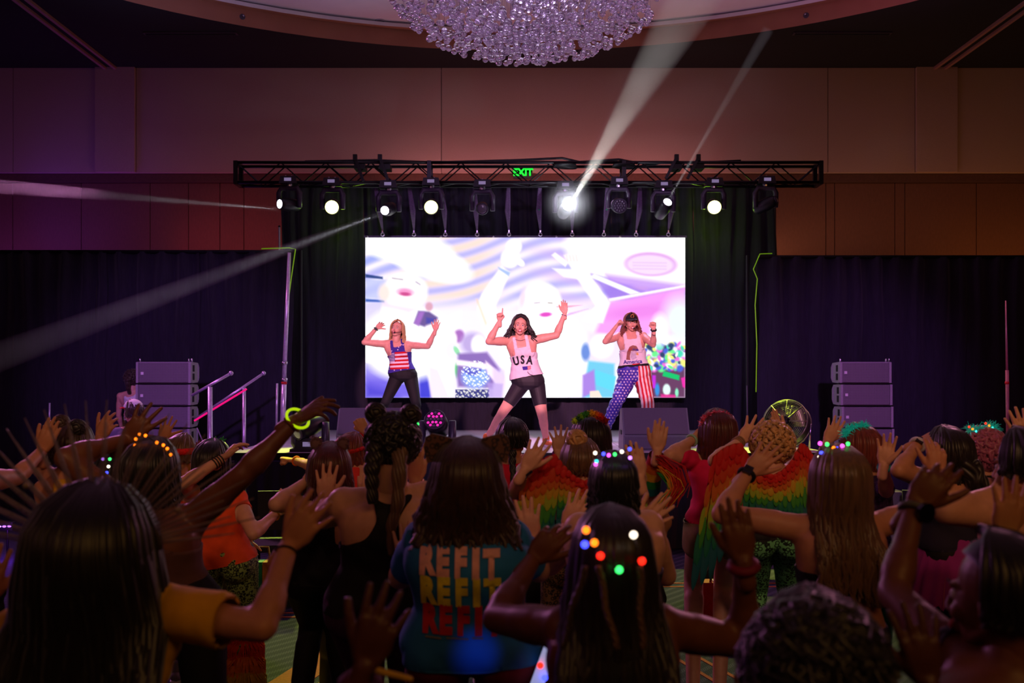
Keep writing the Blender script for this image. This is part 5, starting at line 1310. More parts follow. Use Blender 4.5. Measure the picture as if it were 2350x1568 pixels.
def animal_ears(p, m, inner, dx=0.055, h=0.05, name='ear_headband', round_=True, z=0.115, label=None, yo=-0.005):
    hm = lambda v: p.H + p.Rm @ (Vector(v) * p.hsc)
    o = MB().tube([hm((0.09 * math.cos(a), yo, 0.03 + 0.102 * math.sin(a))) for a in [PI * i / 14 for i in range(15)]], 0.006, 6).build(name, m, p.root, True)
    if label: o['label'] = label
    for sx in (-1, 1):
        c = hm((sx * dx, yo, z)); mb = MB()
        if round_:
            mb.sphere(c, (h * 0.85, 0.018, h), 14, 10, p.Rm @ Matrix.Rotation(0.35 * sx, 3, 'Y'))
            rd = random.Random(4)
            for k in range(130):
                a = rd.uniform(0, 6.28); rr = h * rd.uniform(0.5, 0.95); q = c + Vector((rr * math.cos(a) * 0.85, rd.uniform(-0.02, 0.02), rr * math.sin(a))); mb.tube([q, q + (q - c) * 0.3 + Vector((rd.uniform(-1, 1), rd.uniform(-1, 1), rd.uniform(-1, 1))) * 0.008], [0.002, 0.0006], 3, caps=False)
        else:
            b0 = hm((sx * (dx - 0.035), yo, z - 0.03)); b1 = hm((sx * (dx + 0.045), yo, z - 0.055)); tp = hm((sx * (dx + 0.03), yo, z + h)); md = (b0 + b1 + tp) / 3
            P_ = [b0, b1, hm((sx * (dx + 0.056), yo, z - 0.005)), hm((sx * (dx + 0.05), yo, z + h * 0.7)), tp, hm((sx * (dx + 0.0), yo, z + h * 0.82)), hm((sx * (dx - 0.03), yo, z + 0.02))]
            k_ = len(P_); mb.add([q + Vector((0, -0.009, 0)) for q in P_] + [q + Vector((0, 0.009, 0)) for q in P_], [tuple(range(k_)), tuple(range(2 * k_ - 1, k_ - 1, -1))] + [(i, k_ + i, k_ + (i + 1) % k_, (i + 1) % k_) for i in range(k_)])
        e = mb.build('costume_ear', m, o, round_)
    return o
def tinsel(p, m, pts, n=170, ln=0.035, name='tinsel_crown', label=None, seed=1, extra=None):
    mb = MB(); rd = random.Random(seed)
    for k in range(n):
        t = rd.random() * (len(pts) - 1); i = int(t); q = pts[i].lerp(pts[min(i + 1, len(pts) - 1)], t - i)
        d = Vector((rd.uniform(-1, 1), rd.uniform(-1, 1), rd.uniform(-0.5, 1))).normalized(); l = ln * rd.uniform(0.4, 1)
        mb.tube([q, q + d * l * 0.6 + Vector((0, 0, 0.004)), q + d * l], [0.0022, 0.0018, 0.0008], 3, caps=False)
    o = mb.build(name, m, p.root, False)
    if label: o['label'] = label
    return o
# ------------------------------------------------------------------ the three dancers on the stage
SPK = mat('shorts_black', (30, 26, 36), 0.6)
NATIVE = 'dancers on the stage'
def surf(p_out, faces):
    return BVHTree.FromPolygons([Vector(v) for v in p_out], [tuple(f) for f in faces])
def project(me, bvh, o0, d, lift):
    miss = []
    for v in me.vertices:
        q = v.co.copy(); hit = bvh.ray_cast(q - Vector(d) * 0.6, Vector(d), 1.2)
        if hit[0] is not None: v.co = hit[0] - Vector(d) * lift
        else: miss.append(v.index)
    if miss:
        bm = bmesh.new(); bm.from_mesh(me); bm.verts.ensure_lookup_table(); bmesh.ops.delete(bm, geom=[bm.verts[i] for i in miss], context='VERTS'); bm.to_mesh(me); bm.free()
def subdiv(me, cuts=3):
    bm = bmesh.new(); bm.from_mesh(me); bmesh.ops.triangulate(bm, faces=bm.faces)
    for _ in range(4):
        es = [e for e in bm.edges if e.calc_length() > 0.016]
        if not es: break
        bmesh.ops.subdivide_edges(bm, edges=es, cuts=1); bmesh.ops.triangulate(bm, faces=bm.faces)
    bm.to_mesh(me); bm.free()
def decal(me, name, p, bvh, d, lift=0.005, kind=None):
    subdiv(me); project(me, bvh, None, d, lift); o = link(name, me, p.root, kind); return o
def textdecal(p, bvh, s_, size, px, py, Y, m, d, name, bold=0.0, sp=1.0, sx=1.0, rot=0.0):
    me = text_mesh(s_, size, m, name, 0.0, bold, sp)
    c = at(px, py, Y); flip = 1 if d[1] > 0 else -1
    me.transform(Matrix.Translation(c) @ Matrix.Rotation(rot, 4, 'Y') @ Matrix.Rotation(R(90), 4, 'X') @ Matrix.Diagonal((sx, 1, 1, 1)))
    return decal(me, name, p, bvh, d)
def star(c, r, M, pts=5):
    return [c + M @ Vector((math.sin(PI * k / pts) * (r if k % 2 == 0 else r * 0.42), 0, math.cos(PI * k / pts) * (r if k % 2 == 0 else r * 0.42))) for k in range(2 * pts)]
def stars(p, bvh, pts, r, m, name='printed_stars'):
    mb = MB(); rd = random.Random(2)
    for px, py in pts:
        c = at(px, py, p.Y); o = Vector((0, 0, ZC)); d = (c - o).normalized(); hit = bvh.ray_cast(c - d * 0.6, d, 1.2)
        if hit[0] is None: continue
        n_ = hit[1] if hit[1].y < 0 else -hit[1]
        Mx = frame(Vector((0, 0, 1)) - n_ * n_.z, -n_) @ Matrix.Rotation(rd.uniform(-0.4, 0.4), 3, 'Y')
        V = star(hit[0] + n_ * 0.003, r, Mx); mb.add([hit[0] + n_ * 0.0035] + V, [(0, 1 + k, 1 + (k + 1) % 10) for k in range(10)])
    return mb.build(name, m, p.root, kind='stuff')
WHT = cl('white_cotton', (236, 226, 236), 0.8, var=0.04); REDC = cl('red_cotton', (200, 20, 34)); BLUC = cl('blue_cotton', (60, 44, 150)); ORS = mat('orange_trainer', (226, 120, 50), 0.7, bump=0.1)
# centre
p = person('stage dancer at centre, white USA vest and black shorts, arms raised', 12.0, (1194, 750), -1, gz=SZ, s=1.0, skin='pink', sh=((1166, 783), (1224, 781)), hip=(1213, 884), wf=1.12, arm=1.15, vox=0.0075, group=NATIVE,
    aL=dict(e=(1122, 784), w=(1147, 737), t=(1147, 712), h='point', es=-1, ws=-1, palm=(0.3, -1, 0)), aR=dict(e=(1277, 770), w=(1296, 720), t=(1295, 692), h='flat', es=-1, ws=-1, palm=(-0.2, -1, 0)),
    kn=((1150, 952), (1246, 960)), an=((1116, 1008), (1253, 1010)), rot=(0, 8, -4), neck=0.92)
garment(p, 'shorts', pants(waist=0.27, knee_only=0.62), 0.006, SPK)
g = garment(p, 'vest', tank(0.16, 0.62, 1.05, 0.80, 0.33), 0.011, WHT, rough=0.003, flare=lambda q, u_: 0.010 * (q.u[u_] < 0.5))
bv = surf(*p.last); YD = (0, 1, 0)
INK = mat('black_print', (20, 18, 30), 0.7)
for ch, px, py, ro in (('U', 1184.5, 830, 0.25), ('S', 1199, 827, 0.03), ('A', 1215, 828, -0.1)): textdecal(p, bv, ch, 0.135, px, py, 12, INK, YD, 'printed_letter', 0.006, sx=0.75, rot=-ro)
def quad(p, bvh, pts, m, name):
    me = bpy.data.meshes.new(name); me.from_pydata([at(x, y, p.Y) for x, y in pts], [], [tuple(range(len(pts)))]); me.materials.append(m); return decal(me, name, p, bvh, YD)
quad(p, bv, [(1198, 842), (1210, 841), (1211, 849), (1200, 850)], BLUC, 'printed_flag_field')
for k in range(3): quad(p, bv, [(1210, 841 + 3 * k), (1218, 840 + 3 * k), (1218, 841.6 + 3 * k), (1210, 842.6 + 3 * k)], REDC, 'printed_flag_stripe')
for k in range(3): MB().capsule(at(1213 + 2 * k, 853, 11.85), at(1217 + 3 * k, 858 + k, 11.83), 0.016, 0.01, 8).build('vest_knot', WHT, p.root, True)
hair(p, HR['darkbrown'], L=0.21, n=130, spread=1.9, wave=0.02, wf=12, side=122, vol=1.16, r=0.011)
shoes(p, ORS); wristband(p, 'R', CHROME, -0.02, 0.03, 0.005, 'bracelet')
MB().ring(p.nb + Vector((0, -0.045, 0.012)), 0.068, 0.0022, 20, 5, Matrix.Rotation(0.5, 3, 'X')).build('necklace', CHROME, p.root, True)
# left
p = person('stage dancer at left, stars and stripes vest, black leggings, long blond hair', 13.6, (911, 757), -1, gz=SZ, s=0.98, skin='pink', sh=((885, 790), (938, 792)), hip=(926, 868), wf=1.12, arm=1.08, vox=0.0075, group=NATIVE,
    aL=dict(e=(836, 786), w=(864, 754), t=(884, 736), h='cup', es=-1, ws=-1, palm=(0.6, -0.6, 0.3)), aR=dict(e=(982, 795), w=(999, 759), t=(1004, 736), h='open', es=-1, ws=-1, palm=(-0.2, -1, 0)),
    kn=((884, 925), (956, 930)), an=((858, 998), (946, 1002)), rot=(-12, 16, -4), neck=0.9)
garment(p, 'leggings', pants(0.96, 0.24), 0.005, BLK)
garment(p, 'vest', tank(0.17, 0.58, 1.05, 0.84, 0.30), 0.009, BLUC, rough=0.002); bv = surf(*p.last)
for k in range(9):
    y0 = 807 + 4.4 * k; x0 = 908 if k < 5 else 894 + (k - 5) * 1
    quad(p, bv, [(x0, y0 + (2 if k < 5 else 2)), (936 + k * 0.6, y0), (936 + k * 0.6, y0 + 4.4), (x0, y0 + 4.4 + (2 if k < 5 else 2))], REDC if k % 2 == 0 else WHT, 'printed_stripe')
for k in range(6): quad(p, bv, [(893, 812 + 3.4 * k), (907, 811 + 3.4 * k), (907, 812.5 + 3.4 * k), (893, 813.5 + 3.4 * k)], WHT, 'printed_stripe')
stars(p, bv, [(887, 792), (884, 798), (887, 806), (899, 806), (913, 803), (915, 797), (921, 791), (893, 848), (901, 857), (905, 850), (913, 853), (920, 849), (927, 853), (935, 846), (933, 836), (928, 841), (938, 838), (925, 792), (910, 846)], 0.013, WHT)
hair(p, HR['blond'], L=0.42, n=110, spread=1.25, wave=0.012, side=112, vol=1.08); shoes(p, WHT)
wristband(p, 'L', BLK, -0.01, 0.03, 0.008, 'watch', face=(0, -1, 0)); 
hm = lambda v: p.H + p.Rm @ (Vector(v) * p.hsc)
def headset(p):
    hm = lambda v: p.H + p.Rm @ (Vector(v) * p.hsc)
    o = MB().tube([hm((-0.082, -0.01, -0.01)), hm((-0.078, 0.04, -0.045)), hm((-0.05, 0.09, -0.068)), hm((-0.018, 0.11, -0.075))], 0.003, 6).build('headset_microphone', BLK, p.root, True)
    MB().sphere(hm((-0.012, 0.112, -0.076)), 0.011, 10, 8).build('foam_tip', BLK, o, True)
headset(p)
# right
p = person('stage dancer at right, black cap, eagle vest and flag trousers', 13.2, (1448, 741), -1, gz=SZ, s=1.0, skin='pink', sh=((1419, 772), (1476, 772)), hip=(1457, 866), wf=1.12, arm=1.08, vox=0.0075, group=NATIVE,
    aL=dict(e=(1389, 784), w=(1415, 748), t=(1431, 728), h='fist', es=-1, ws=-1, palm=(0.7, -0.3, 0)), aR=dict(e=(1499, 791), w=(1500, 756), t=(1498, 734), h='fist', es=-1, ws=-1, palm=(-0.3, -1, 0)),
    kn=((1420, 915), (1486, 922)), an=((1384, 1000), (1492, 1006)), rot=(6, -3, 3), neck=0.95)
PBL = cl('star_trouser_blue', (62, 44, 170), 0.45, var=0.15); PRW = None
def stripemat():
    m = bpy.data.materials.new('stripe_trouser'); m.use_nodes = True; N = m.node_tree.nodes; L = m.node_tree.links; b = N['Principled BSDF']; b.inputs['Roughness'].default_value = 0.45
    tc = N.new('ShaderNodeTexCoord'); sp = N.new('ShaderNodeSeparateXYZ'); L.new(tc.outputs['Object'], sp.inputs[0])
    ma = N.new('ShaderNodeMath'); ma.operation = 'MULTIPLY_ADD'; L.new(sp.outputs['Z'], ma.inputs[0]); ma.inputs[1].default_value = 0.10; L.new(sp.outputs['X'], ma.inputs[2])
    mu = N.new('ShaderNodeMath'); mu.operation = 'MULTIPLY'; mu.inputs[1].default_value = 21; L.new(ma.outputs[0], mu.inputs[0])
    fr_ = N.new('ShaderNodeMath'); fr_.operation = 'FRACT'; L.new(mu.outputs[0], fr_.inputs[0]); gt = N.new('ShaderNodeMath'); gt.operation = 'GREATER_THAN'; gt.inputs[1].default_value = 0.5; L.new(fr_.outputs[0], gt.inputs[0])
    mx = N.new('ShaderNodeMix'); mx.data_type = 'RGBA'; mx.inputs[6].default_value = (*lin((205, 20, 40)), 1); mx.inputs[7].default_value = (*lin((238, 226, 222)), 1); L.new(gt.outputs[0], mx.inputs[0]); L.new(mx.outputs[2], b.inputs['Base Color']); return m
lf = lambda q, u_: 0.022 * np.ones(len(u_))
cx_ = at(1461, 860, 13.2).x
g = garment(p, 'trouser_leg', lambda q: pants(0.93, 0.24)(q) & (q.co[:, 0] < cx_ + 0.005), 0.006, PBL, flare=lf, rough=0.007, label='blue trouser leg with white stars'); bv = surf(*p.last)
rd = random.Random(1); SP = []
for i in range(24):
    for j in range(12): SP.append((1380 + j * 7.5 + (3.7 if i % 2 else 0) + rd.uniform(-.6, .6), 852 + i * 6.3 + rd.uniform(-.6, .6)))
stars(p, bv, SP, 0.0155, WHT)
g = garment(p, 'trouser_leg', lambda q: pants(0.93, 0.24)(q) & (q.co[:, 0] > cx_ - 0.005), 0.006, stripemat(), flare=lf, rough=0.007, label='red and white striped trouser leg')
garment(p, 'waistband', lambda q: L_(q, 'torso') & (q.u > 0.215) & (q.u < 0.28), 0.031, BLK)
garment(p, 'vest', tank(0.25, 0.66, 1.05, 0.88, 0.36), 0.014, WHT, rough=0.003, flare=lambda q, u_: 0.012 * (q.u[u_] < 0.6)); bv = surf(*p.last)
BRN = mat('print_brown', (150, 96, 84), 0.7); YEL = mat('print_yellow', (236, 180, 60), 0.7); GRY = mat('print_grey', (200, 190, 206), 0.7)
quad(p, bv, [(1435, 826), (1437, 808), (1442, 797), (1450, 793), (1458, 795), (1463, 804), (1458, 806), (1446, 806), (1443, 818), (1444, 827)], BRN, 'printed_eagle_feathers')
quad(p, bv, [(1439, 803), (1447, 799), (1450, 800), (1442, 808)], REDC, 'printed_bandana'); quad(p, bv, [(1449, 801), (1462, 802), (1463, 806), (1450, 806)], BLUC, 'printed_bandana')
quad(p, bv, [(1445, 808), (1458, 806), (1461, 812), (1456, 817), (1459, 822), (1449, 827), (1445, 822)], GRY, 'printed_eagle_head'); quad(p, bv, [(1456, 809), (1462, 810), (1463, 816), (1457, 815)], YEL, 'printed_beak')
textdecal(p, bv, 'America', 0.072, 1450, 831, 13.2, BLUC, YD, 'printed_lettering', 0.002, sx=1.0, rot=-0.06)
quad(p, bv, [(1448, 836), (1466, 834), (1465, 836), (1447, 839)], REDC, 'printed_underline')
hair(p, HR['red'], L=0.23, n=100, spread=1.5, wave=0.016, side=114, vol=1.05); shoes(p, WHT)
wristband(p, 'R', BLK, -0.01, 0.031, 0.011, 'watch', face=(0, -1, 0)); headset(p)
def cap(p, m, brim_m=None, back=False, logo=False):
    hm = lambda v: p.H + p.Rm @ (Vector(v) * p.hsc); sc = p.hsc; mb = MB(); V = []; nu, nv_ = 28, 8
    for i in range(nv_ + 1):
        for j in range(nu):
            a = 2 * PI * j / nu; e = R(88) - R(84) * i / nv_; V.append(hm((0.092 * math.cos(a) * math.cos(e), -0.010 + 0.110 * math.sin(a) * math.cos(e), 0.038 + 0.094 * math.sin(e))))
    mb.add(V, [(i * nu + j, i * nu + (j + 1) % nu, (i + 1) * nu + (j + 1) % nu, (i + 1) * nu + j) for i in range(nv_) for j in range(nu)] + [tuple(range(nu))])
    o = mb.build('cap', m, p.root, True); sg = -1 if back else 1; V = []; nn = 14
    for k in range(nn + 1):
        a = PI * k / nn
        for rr, dz in ((1.0, 0.0), (1.75, -0.012)):
            V.append(hm((0.088 * math.cos(a) * (1 if rr == 1 else 0.95), sg * (-0.0 + 0.105 * math.sin(a) * rr), 0.045 + dz)))
    n2 = len(V); V += [v + Vector((0, 0, 0.006)) for v in V]
    fs = [(2 * k, 2 * k + 1, 2 * k + 3, 2 * k + 2) for k in range(nn)]; fs += [tuple(n2 + i for i in f_) for f_ in fs] + [(2 * k + 1, 2 * k + 3, n2 + 2 * k + 3, n2 + 2 * k + 1) for k in range(nn)]
    MB().add(V, fs).build('cap_brim', brim_m or m, o, False)
    MB().sphere(hm((0, -0.010, 0.134)), 0.008 * sc, 8, 6).build('cap_button', m, o, True)
    if logo:
        MB().ring(hm((0, 0.097, 0.088)), 0.021, 0.0045, 20, 6, p.Rm @ Matrix.Rotation(R(62), 3, 'X')).build('cap_badge', mat('badge_gold', (226, 150, 60), 0.5), o, True)
    return o
cap(p, cl('cap_black', (24, 20, 28), 0.8), logo=True)

# ------------------------------------------------------------------ the crowd, back rows to front rows
def leo(nm, c1, c2, sc_=55):
    m = bpy.data.materials.new(nm); m.use_nodes = True; N = m.node_tree.nodes; L = m.node_tree.links; b = N['Principled BSDF']; b.inputs['Roughness'].default_value = 0.7
    tc = N.new('ShaderNodeTexCoord'); vo = N.new('ShaderNodeTexVoronoi'); vo.inputs['Scale'].default_value = sc_; L.new(tc.outputs['Object'], vo.inputs['Vector'])
    cr = N.new('ShaderNodeValToRGB'); cr.color_ramp.interpolation = 'CONSTANT'; e = cr.color_ramp.elements; e[0].position = 0; e[0].color = (*lin(c1), 1); e[1].position = 0.32; e[1].color = (*lin(c2), 1)
    x = cr.color_ramp.elements.new(0.55); x.color = (*lin(c1), 1); L.new(vo.outputs[0], cr.inputs[0]); L.new(cr.outputs[0], b.inputs['Base Color']); return m
LEOG = leo('leopard_green', (150, 180, 100), (14, 22, 14)); LEOT = leo('leopard_teal', (110, 190, 130), (14, 34, 20), 48); LEOB = leo('leopard_brown', (120, 90, 60), (22, 16, 14), 60)
RED = cl('hot_pink_fabric', (226, 20, 84)); CRIM = cl('crimson_fabric', (214, 20, 60)); ORG = cl('orange_fabric', (240, 84, 30)); YELF = cl('mustard_fabric', (214, 160, 20))
def body_clothes(p, top, bottom, topm, botm, shoe=None, off=0.009, rough=0.004, tl=None, bl=None):
    if bottom: garment(p, 'leggings', bottom, 0.006, botm, label=bl)
    if top: garment(p, 'top', top, off, topm, rough=rough, label=tl)
    shoes(p, shoe or cl('shoe_grey', (110, 100, 110)))
# E behind the left speakers
p = person('woman with a curly ponytail and white top behind the left speaker stack', 13.9, (306, 872), 1, skin='pink', s=1.0, gz=0.28, hip=(318, 965))
body_clothes(p, tank(0.1, 0.6, 0.96, 0.9), pants(), WHT, BLK); curls(p, HR['brown'], 0.115, 80, r=0.012, seed=1, amp=0.04)
rope(p, HR['brown'], [(0, -0.1, 0.05), (-0.02, -0.16, 0), (-0.02, -0.14, -0.12), (-0.01, -0.1, -0.2)], 0.045)
p = person('person in a white and red cap and grey shirt left of the speakers', 10.4, (305, 945), 1, skin='pink', rot=(60, 0, 0), hip=(285, 1060), aL=dict(e=(232, 1012), w=(214, 1030), t=(205, 1040)))
body_clothes(p, tee(0.9), pants(), cl('grey_lilac_cotton', (110, 96, 130)), BLK); hair(p, HR['brown'], 0.09, 50, side=100)
cap(p, mat('cap_white', (230, 220, 225), 0.7), mat('cap_red', (200, 20, 24), 0.7))
# F
p = person('person with a red paisley bandana and yellow collar, lit yellow, left', 5.6, (417, 1046), 1, skin='tan', rot=(-25, 0, 0), s=0.93, aL=dict(e=(350, 1060), w=(372, 1010), t=(386, 966), h='spread'), aR=dict(e=(470, 1130), w=(480, 1160), t=(485, 1180)))
body_clothes(p, tee(), pants(), BLK, BLK); hair(p, HR['sandy'], 0.07, 50, side=110, vol=1.03)
garment(p, 'collar', lambda q: (q.u > 0.95) & (q.u < 1.12), 0.016, cl('neon_yellow', (220, 230, 30)))
hm = lambda v: p.H + p.Rm @ (Vector(v) * p.hsc)
MB().tube([hm((0.093 * math.cos(a), -0.01 + 0.108 * math.sin(a), 0.03)) for a in [2 * PI * i / 24 for i in range(24)]], 0.020, 8, closed=True).build('bandana', mat('bandana_red', (220, 26, 30), 0.7, var=0.5, scale=60), p.root, True)
# dark heads near the stage stair
for k, (hx, hy, Y_, lb) in enumerate(((462, 1062, 6.2, 'dark haired person with a green and pink hair clip left of the raised arm'), (500, 1052, 6.9, 'dark haired person with a rainbow hair clip by the stage corner'))):
    p = person(lb, Y_, (hx, hy), 1, skin='tan'); body_clothes(p, tee(), pants(), BLK, BLK); hair(p, HR['black'], 0.22, 60, vol=1.05)
    b_ = MB(); 
    for j in range(7): b_.capsule(at(hx - 14 + 4 * j, hy - 38 + (j % 2) * 3, Y_ - 0.02), at(hx - 17 + 6 * j, hy - 44 - (j % 3) * 3, Y_ - 0.05), 0.012, 0.003, 6)
    b_.build('hair_clip', mat('clip_%d' % k, ((200, 60, 130), (60, 190, 90))[k], 0.5), p.root, True)
# I
p = person('woman in a coral top with a red bandana, both fists up, lit yellow', 5.8, (806, 1042), 1, skin='light', s=0.93, rot=(-35, 0, 0), sh=((775, 1080), (843, 1072)),
    aL=dict(e=(722, 1072), w=(676, 1057), t=(642, 1052), h='fist', palm=(0, 0, -1)), aR=dict(e=(868, 1048), w=(838, 992), t=(824, 965), h='fist', ws=-1))
body_clothes(p, tank(0.05, 0.8, 1.0, 2.0), pants(), cl('coral_fabric', (236, 60, 56)), BLK); hair(p, HR['red'], 0.16, 70, vol=1.03, wave=0.01)
hm = lambda v: p.H + p.Rm @ (Vector(v) * p.hsc)
MB().tube([hm((0.092 * math.cos(a), -0.01 + 0.108 * math.sin(a), 0.035 + 0.02 * math.sin(a))) for a in [2 * PI * i / 24 for i in range(24)]], 0.014, 8, closed=True).build('bandana', mat('bandana_red', (220, 26, 30), 0.7), p.root, True)
wristband(p, 'R', REDC, -0.005, 0.03, 0.011); wristband(p, 'L', mat('orange_beads', (226, 110, 30), 0.5), -0.02, 0.029, 0.006, 'bracelet')
# M
p = person('person with a dark plait and crimson shirt in front of the centre dancer', 6.0, (1176, 1012), 1, skin='tan', wf=1.05, sh=((1138, 1065), (1224, 1065)), hip=(1180, 1190), aL=dict(e=(1120, 1130), w=(1150, 1160), t=(1160, 1180)), aR=dict(e=(1250, 1110), w=(1225, 1160), t=(1215, 1180)))
body_clothes(p, tee(0.8, 0.1), pants(0.95, 0.12), CRIM, BLK); hair(p, HR['black'], 0.07, 90, vol=1.08, side=125)
rope(p, HR['black'], [(0, -0.1, -0.05), (0, -0.12, -0.12), (0.005, -0.15, -0.2), (0, -0.16, -0.32)], 0.026, 1.0, 'plait'); garment(p, 'belt', lambda q: L_(q, 'torso') & (q.u > 0.08) & (q.u < 0.2), 0.018, BLK)
# N
p = person('woman with a rainbow pompom crown and dark bob', 5.7, (1356, 1012), 1, skin='light', hs=1.05, sh=((1318, 1066), (1396, 1066)), aL=dict(e=(1290, 1090), w=(1281, 1040), t=(1283, 978), h='spread', ws=-1), aR=dict(e=(1425, 1110), w=(1400, 1150), t=(1395, 1170)))
body_clothes(p, tank(), pants(), BLK, BLK); hair(p, HR['darkbrown'], 0.14, 140, spread=1.05, vol=1.15, side=128)
wristband(p, 'L', mat('purple_band', (130, 30, 150), 0.6), -0.01, 0.03, 0.009)
o = MB().tube([at(1318 + 7.2 * i, 962 - 18 * math.sin(PI * i / 10), 5.64) for i in range(11)], 0.006, 6).build('pompom_crown', mat('crown_wire', (30, 30, 30)), p.root, True)
cols = ((190, 230, 60), (40, 90, 70), (120, 190, 50), (60, 160, 60), (60, 150, 50), (226, 180, 60), (240, 170, 40), (236, 110, 30), (220, 60, 30), (180, 16, 20), (150, 14, 18))
rd = random.Random(5)
for i, c in enumerate(cols):
    q = at(1320 + 7.0 * i, 966 - 17 * math.sin(PI * i / 10), 5.6); mb = MB().sphere(q, 0.016, 10, 8)
    for k in range(60):
        d = Vector((rd.gauss(0, 1), rd.gauss(0, 1), rd.gauss(0, 1))).normalized(); mb.tube([q + d * 0.012, q + d * 0.025], [0.0022, 0.001], 3, caps=False)
    mb.build('pompom', mat('pompom_%d' % i, c, 0.9), o, True)
# R behind the lit headband: rainbow fringe sleeve
p = person('woman with a raised hand and rainbow fringed sleeve', 5.0, (1447, 1098), 1, skin='light', s=0.93, aR=dict(e=(1492, 1112), w=(1508, 1036), t=(1518, 976), h='flat', ws=-1, es=-1), aL=dict(e=(1400, 1170), w=(1410, 1200), t=(1412, 1220)))
body_clothes(p, tank(), pants(), BLK, BLK); hair(p, HR['brown'], 0.12, 70)
W, d, E = p.w['R']; RB = [(190, 20, 30), (226, 110, 30), (230, 180, 40), (40, 150, 70), (20, 110, 120)]
for k, c in enumerate(RB):
    a = W.lerp(E, 0.12 + 0.2 * k); b_ = W.lerp(E, 0.12 + 0.2 * (k + 1)); MB().tube([a, b_], [(0.036 + 0.004 * k), (0.040 + 0.004 * k)], 16, caps=False).build('rainbow_sleeve', mat('sleeve_%d' % k, c, 0.7), p.root, True)
for k, c in enumerate([(190, 20, 30)] * 2 + RB[:4]):
    mb = MB()
    for j in range(22):
        a = at(1512 + k * 1.0, 1045 + 8 * k, W.y - 0.03) + Vector((rd.uniform(-.02, .02), rd.uniform(-.03, .03), 0)); sw = 0.10 - 0.03 * k * 0.3 + rd.uniform(-.03, .03)
        mb.tube([a, a + Vector((sw * 0.8, 0, -0.05)), a + Vector((sw * 1.0, 0, -0.13 + 0.01 * k)), a + Vector((sw * 0.7 - 0.02 * k + rd.uniform(-.03, .03), 0, -0.21 + rd.uniform(-.02, .03)))], [0.0022, 0.0026, 0.0024, 0.0012], 4, caps=False)
    mb.build('fringe', mat('fringe_%d_%d' % (k, c[0]), c, 0.6), p.root, True)
# S
p = person('woman in a hot pink tee with pink tinsel crown, long auburn hair', 5.6, (1647, 998), 1, skin='light', sh=((1612, 1062), (1690, 1056)), hip=(1650, 1215), aL=dict(e=(1536, 1045), w=(1592, 1008), t=(1632, 985), h='flat', es=-1), aR=dict(e=(1730, 1100), w=(1722, 1150), t=(1720, 1175)),
    kn=((1592, 1330), (1660, 1335)), an=((1590, 1510), (1650, 1515)))
garment(p, 'top', tee(0.8, 0.12), 0.012, RED, rough=0.005); hair(p, HR['auburn'], 0.27, 120, spread=1.1, vol=1.1, wave=0.006)
garment(p, 'sequin_skirt', lambda q: (L_(q, 'thL', 'thR') & (q.t < 0.34)) | (L_(q, 'torso') & (q.u < 0.14)), 0.02, mat('gold_sequins', (150, 120, 60), 0.25, 0.7, var=0.8, scale=300, bump=0.8)); shoes(p, BLK)
TPK = mat('pink_tinsel', (240, 90, 130), 0.4, 0.3, var=0.3); hp = [at(1612, 975, 5.55), at(1622, 958, 5.55), at(1645, 950, 5.55), at(1668, 955, 5.55), at(1680, 975, 5.55)]
tinsel(p, TPK, hp, 520, 0.035, label='pink tinsel crown'); wristband(p, 'L', mat('mint_band', (150, 200, 170), 0.5), -0.02, 0.03, 0.008)

# rainbow wings of feathers
def feather_mesh(m, nm='feather'):
    prof = [(0.0, 0.10), (0.18, 0.42), (0.45, 0.5), (0.75, 0.40), (0.93, 0.2), (1.0, 0.0)]; V = []
    for t, w_ in prof: V += [(-w_, 0.05 * math.sin(t * 3), -t), (0, -0.16, -t), (w_, 0.05 * math.sin(t * 3), -t)]
    n_ = len(V); V += [(x, y + 0.05, z) for x, y, z in V]
    fs = []
    for i in range(len(prof) - 1):
        for j in range(2): fs += [(3 * i + j, 3 * i + j + 1, 3 * i + j + 4, 3 * i + j + 3), (n_ + 3 * i + j, n_ + 3 * i + j + 3, n_ + 3 * i + j + 4, n_ + 3 * i + j + 1)]
    mb = MB().add(V, fs); me = mb.mesh(nm); me.materials.append(m); me.polygons.foreach_set('use_smooth', [True] * len(me.polygons)); return me
WCOL = [(196, 18, 18), (200, 26, 18), (196, 58, 20), (196, 96, 24), (190, 150, 32), (150, 170, 36), (56, 140, 46), (20, 110, 84), (16, 90, 104)]
FM_ = [feather_mesh(mat('feather_%d' % i, c, 0.6, var=0.2, scale=40)) for i, c in enumerate(WCOL)]
def poly_at(P_, q):
    t = q * (len(P_) - 1); i = min(int(t), len(P_) - 2); t -= i
    return P_[i][0] * (1 - t) + P_[i + 1][0] * t, P_[i][1] * (1 - t) + P_[i + 1][1] * t
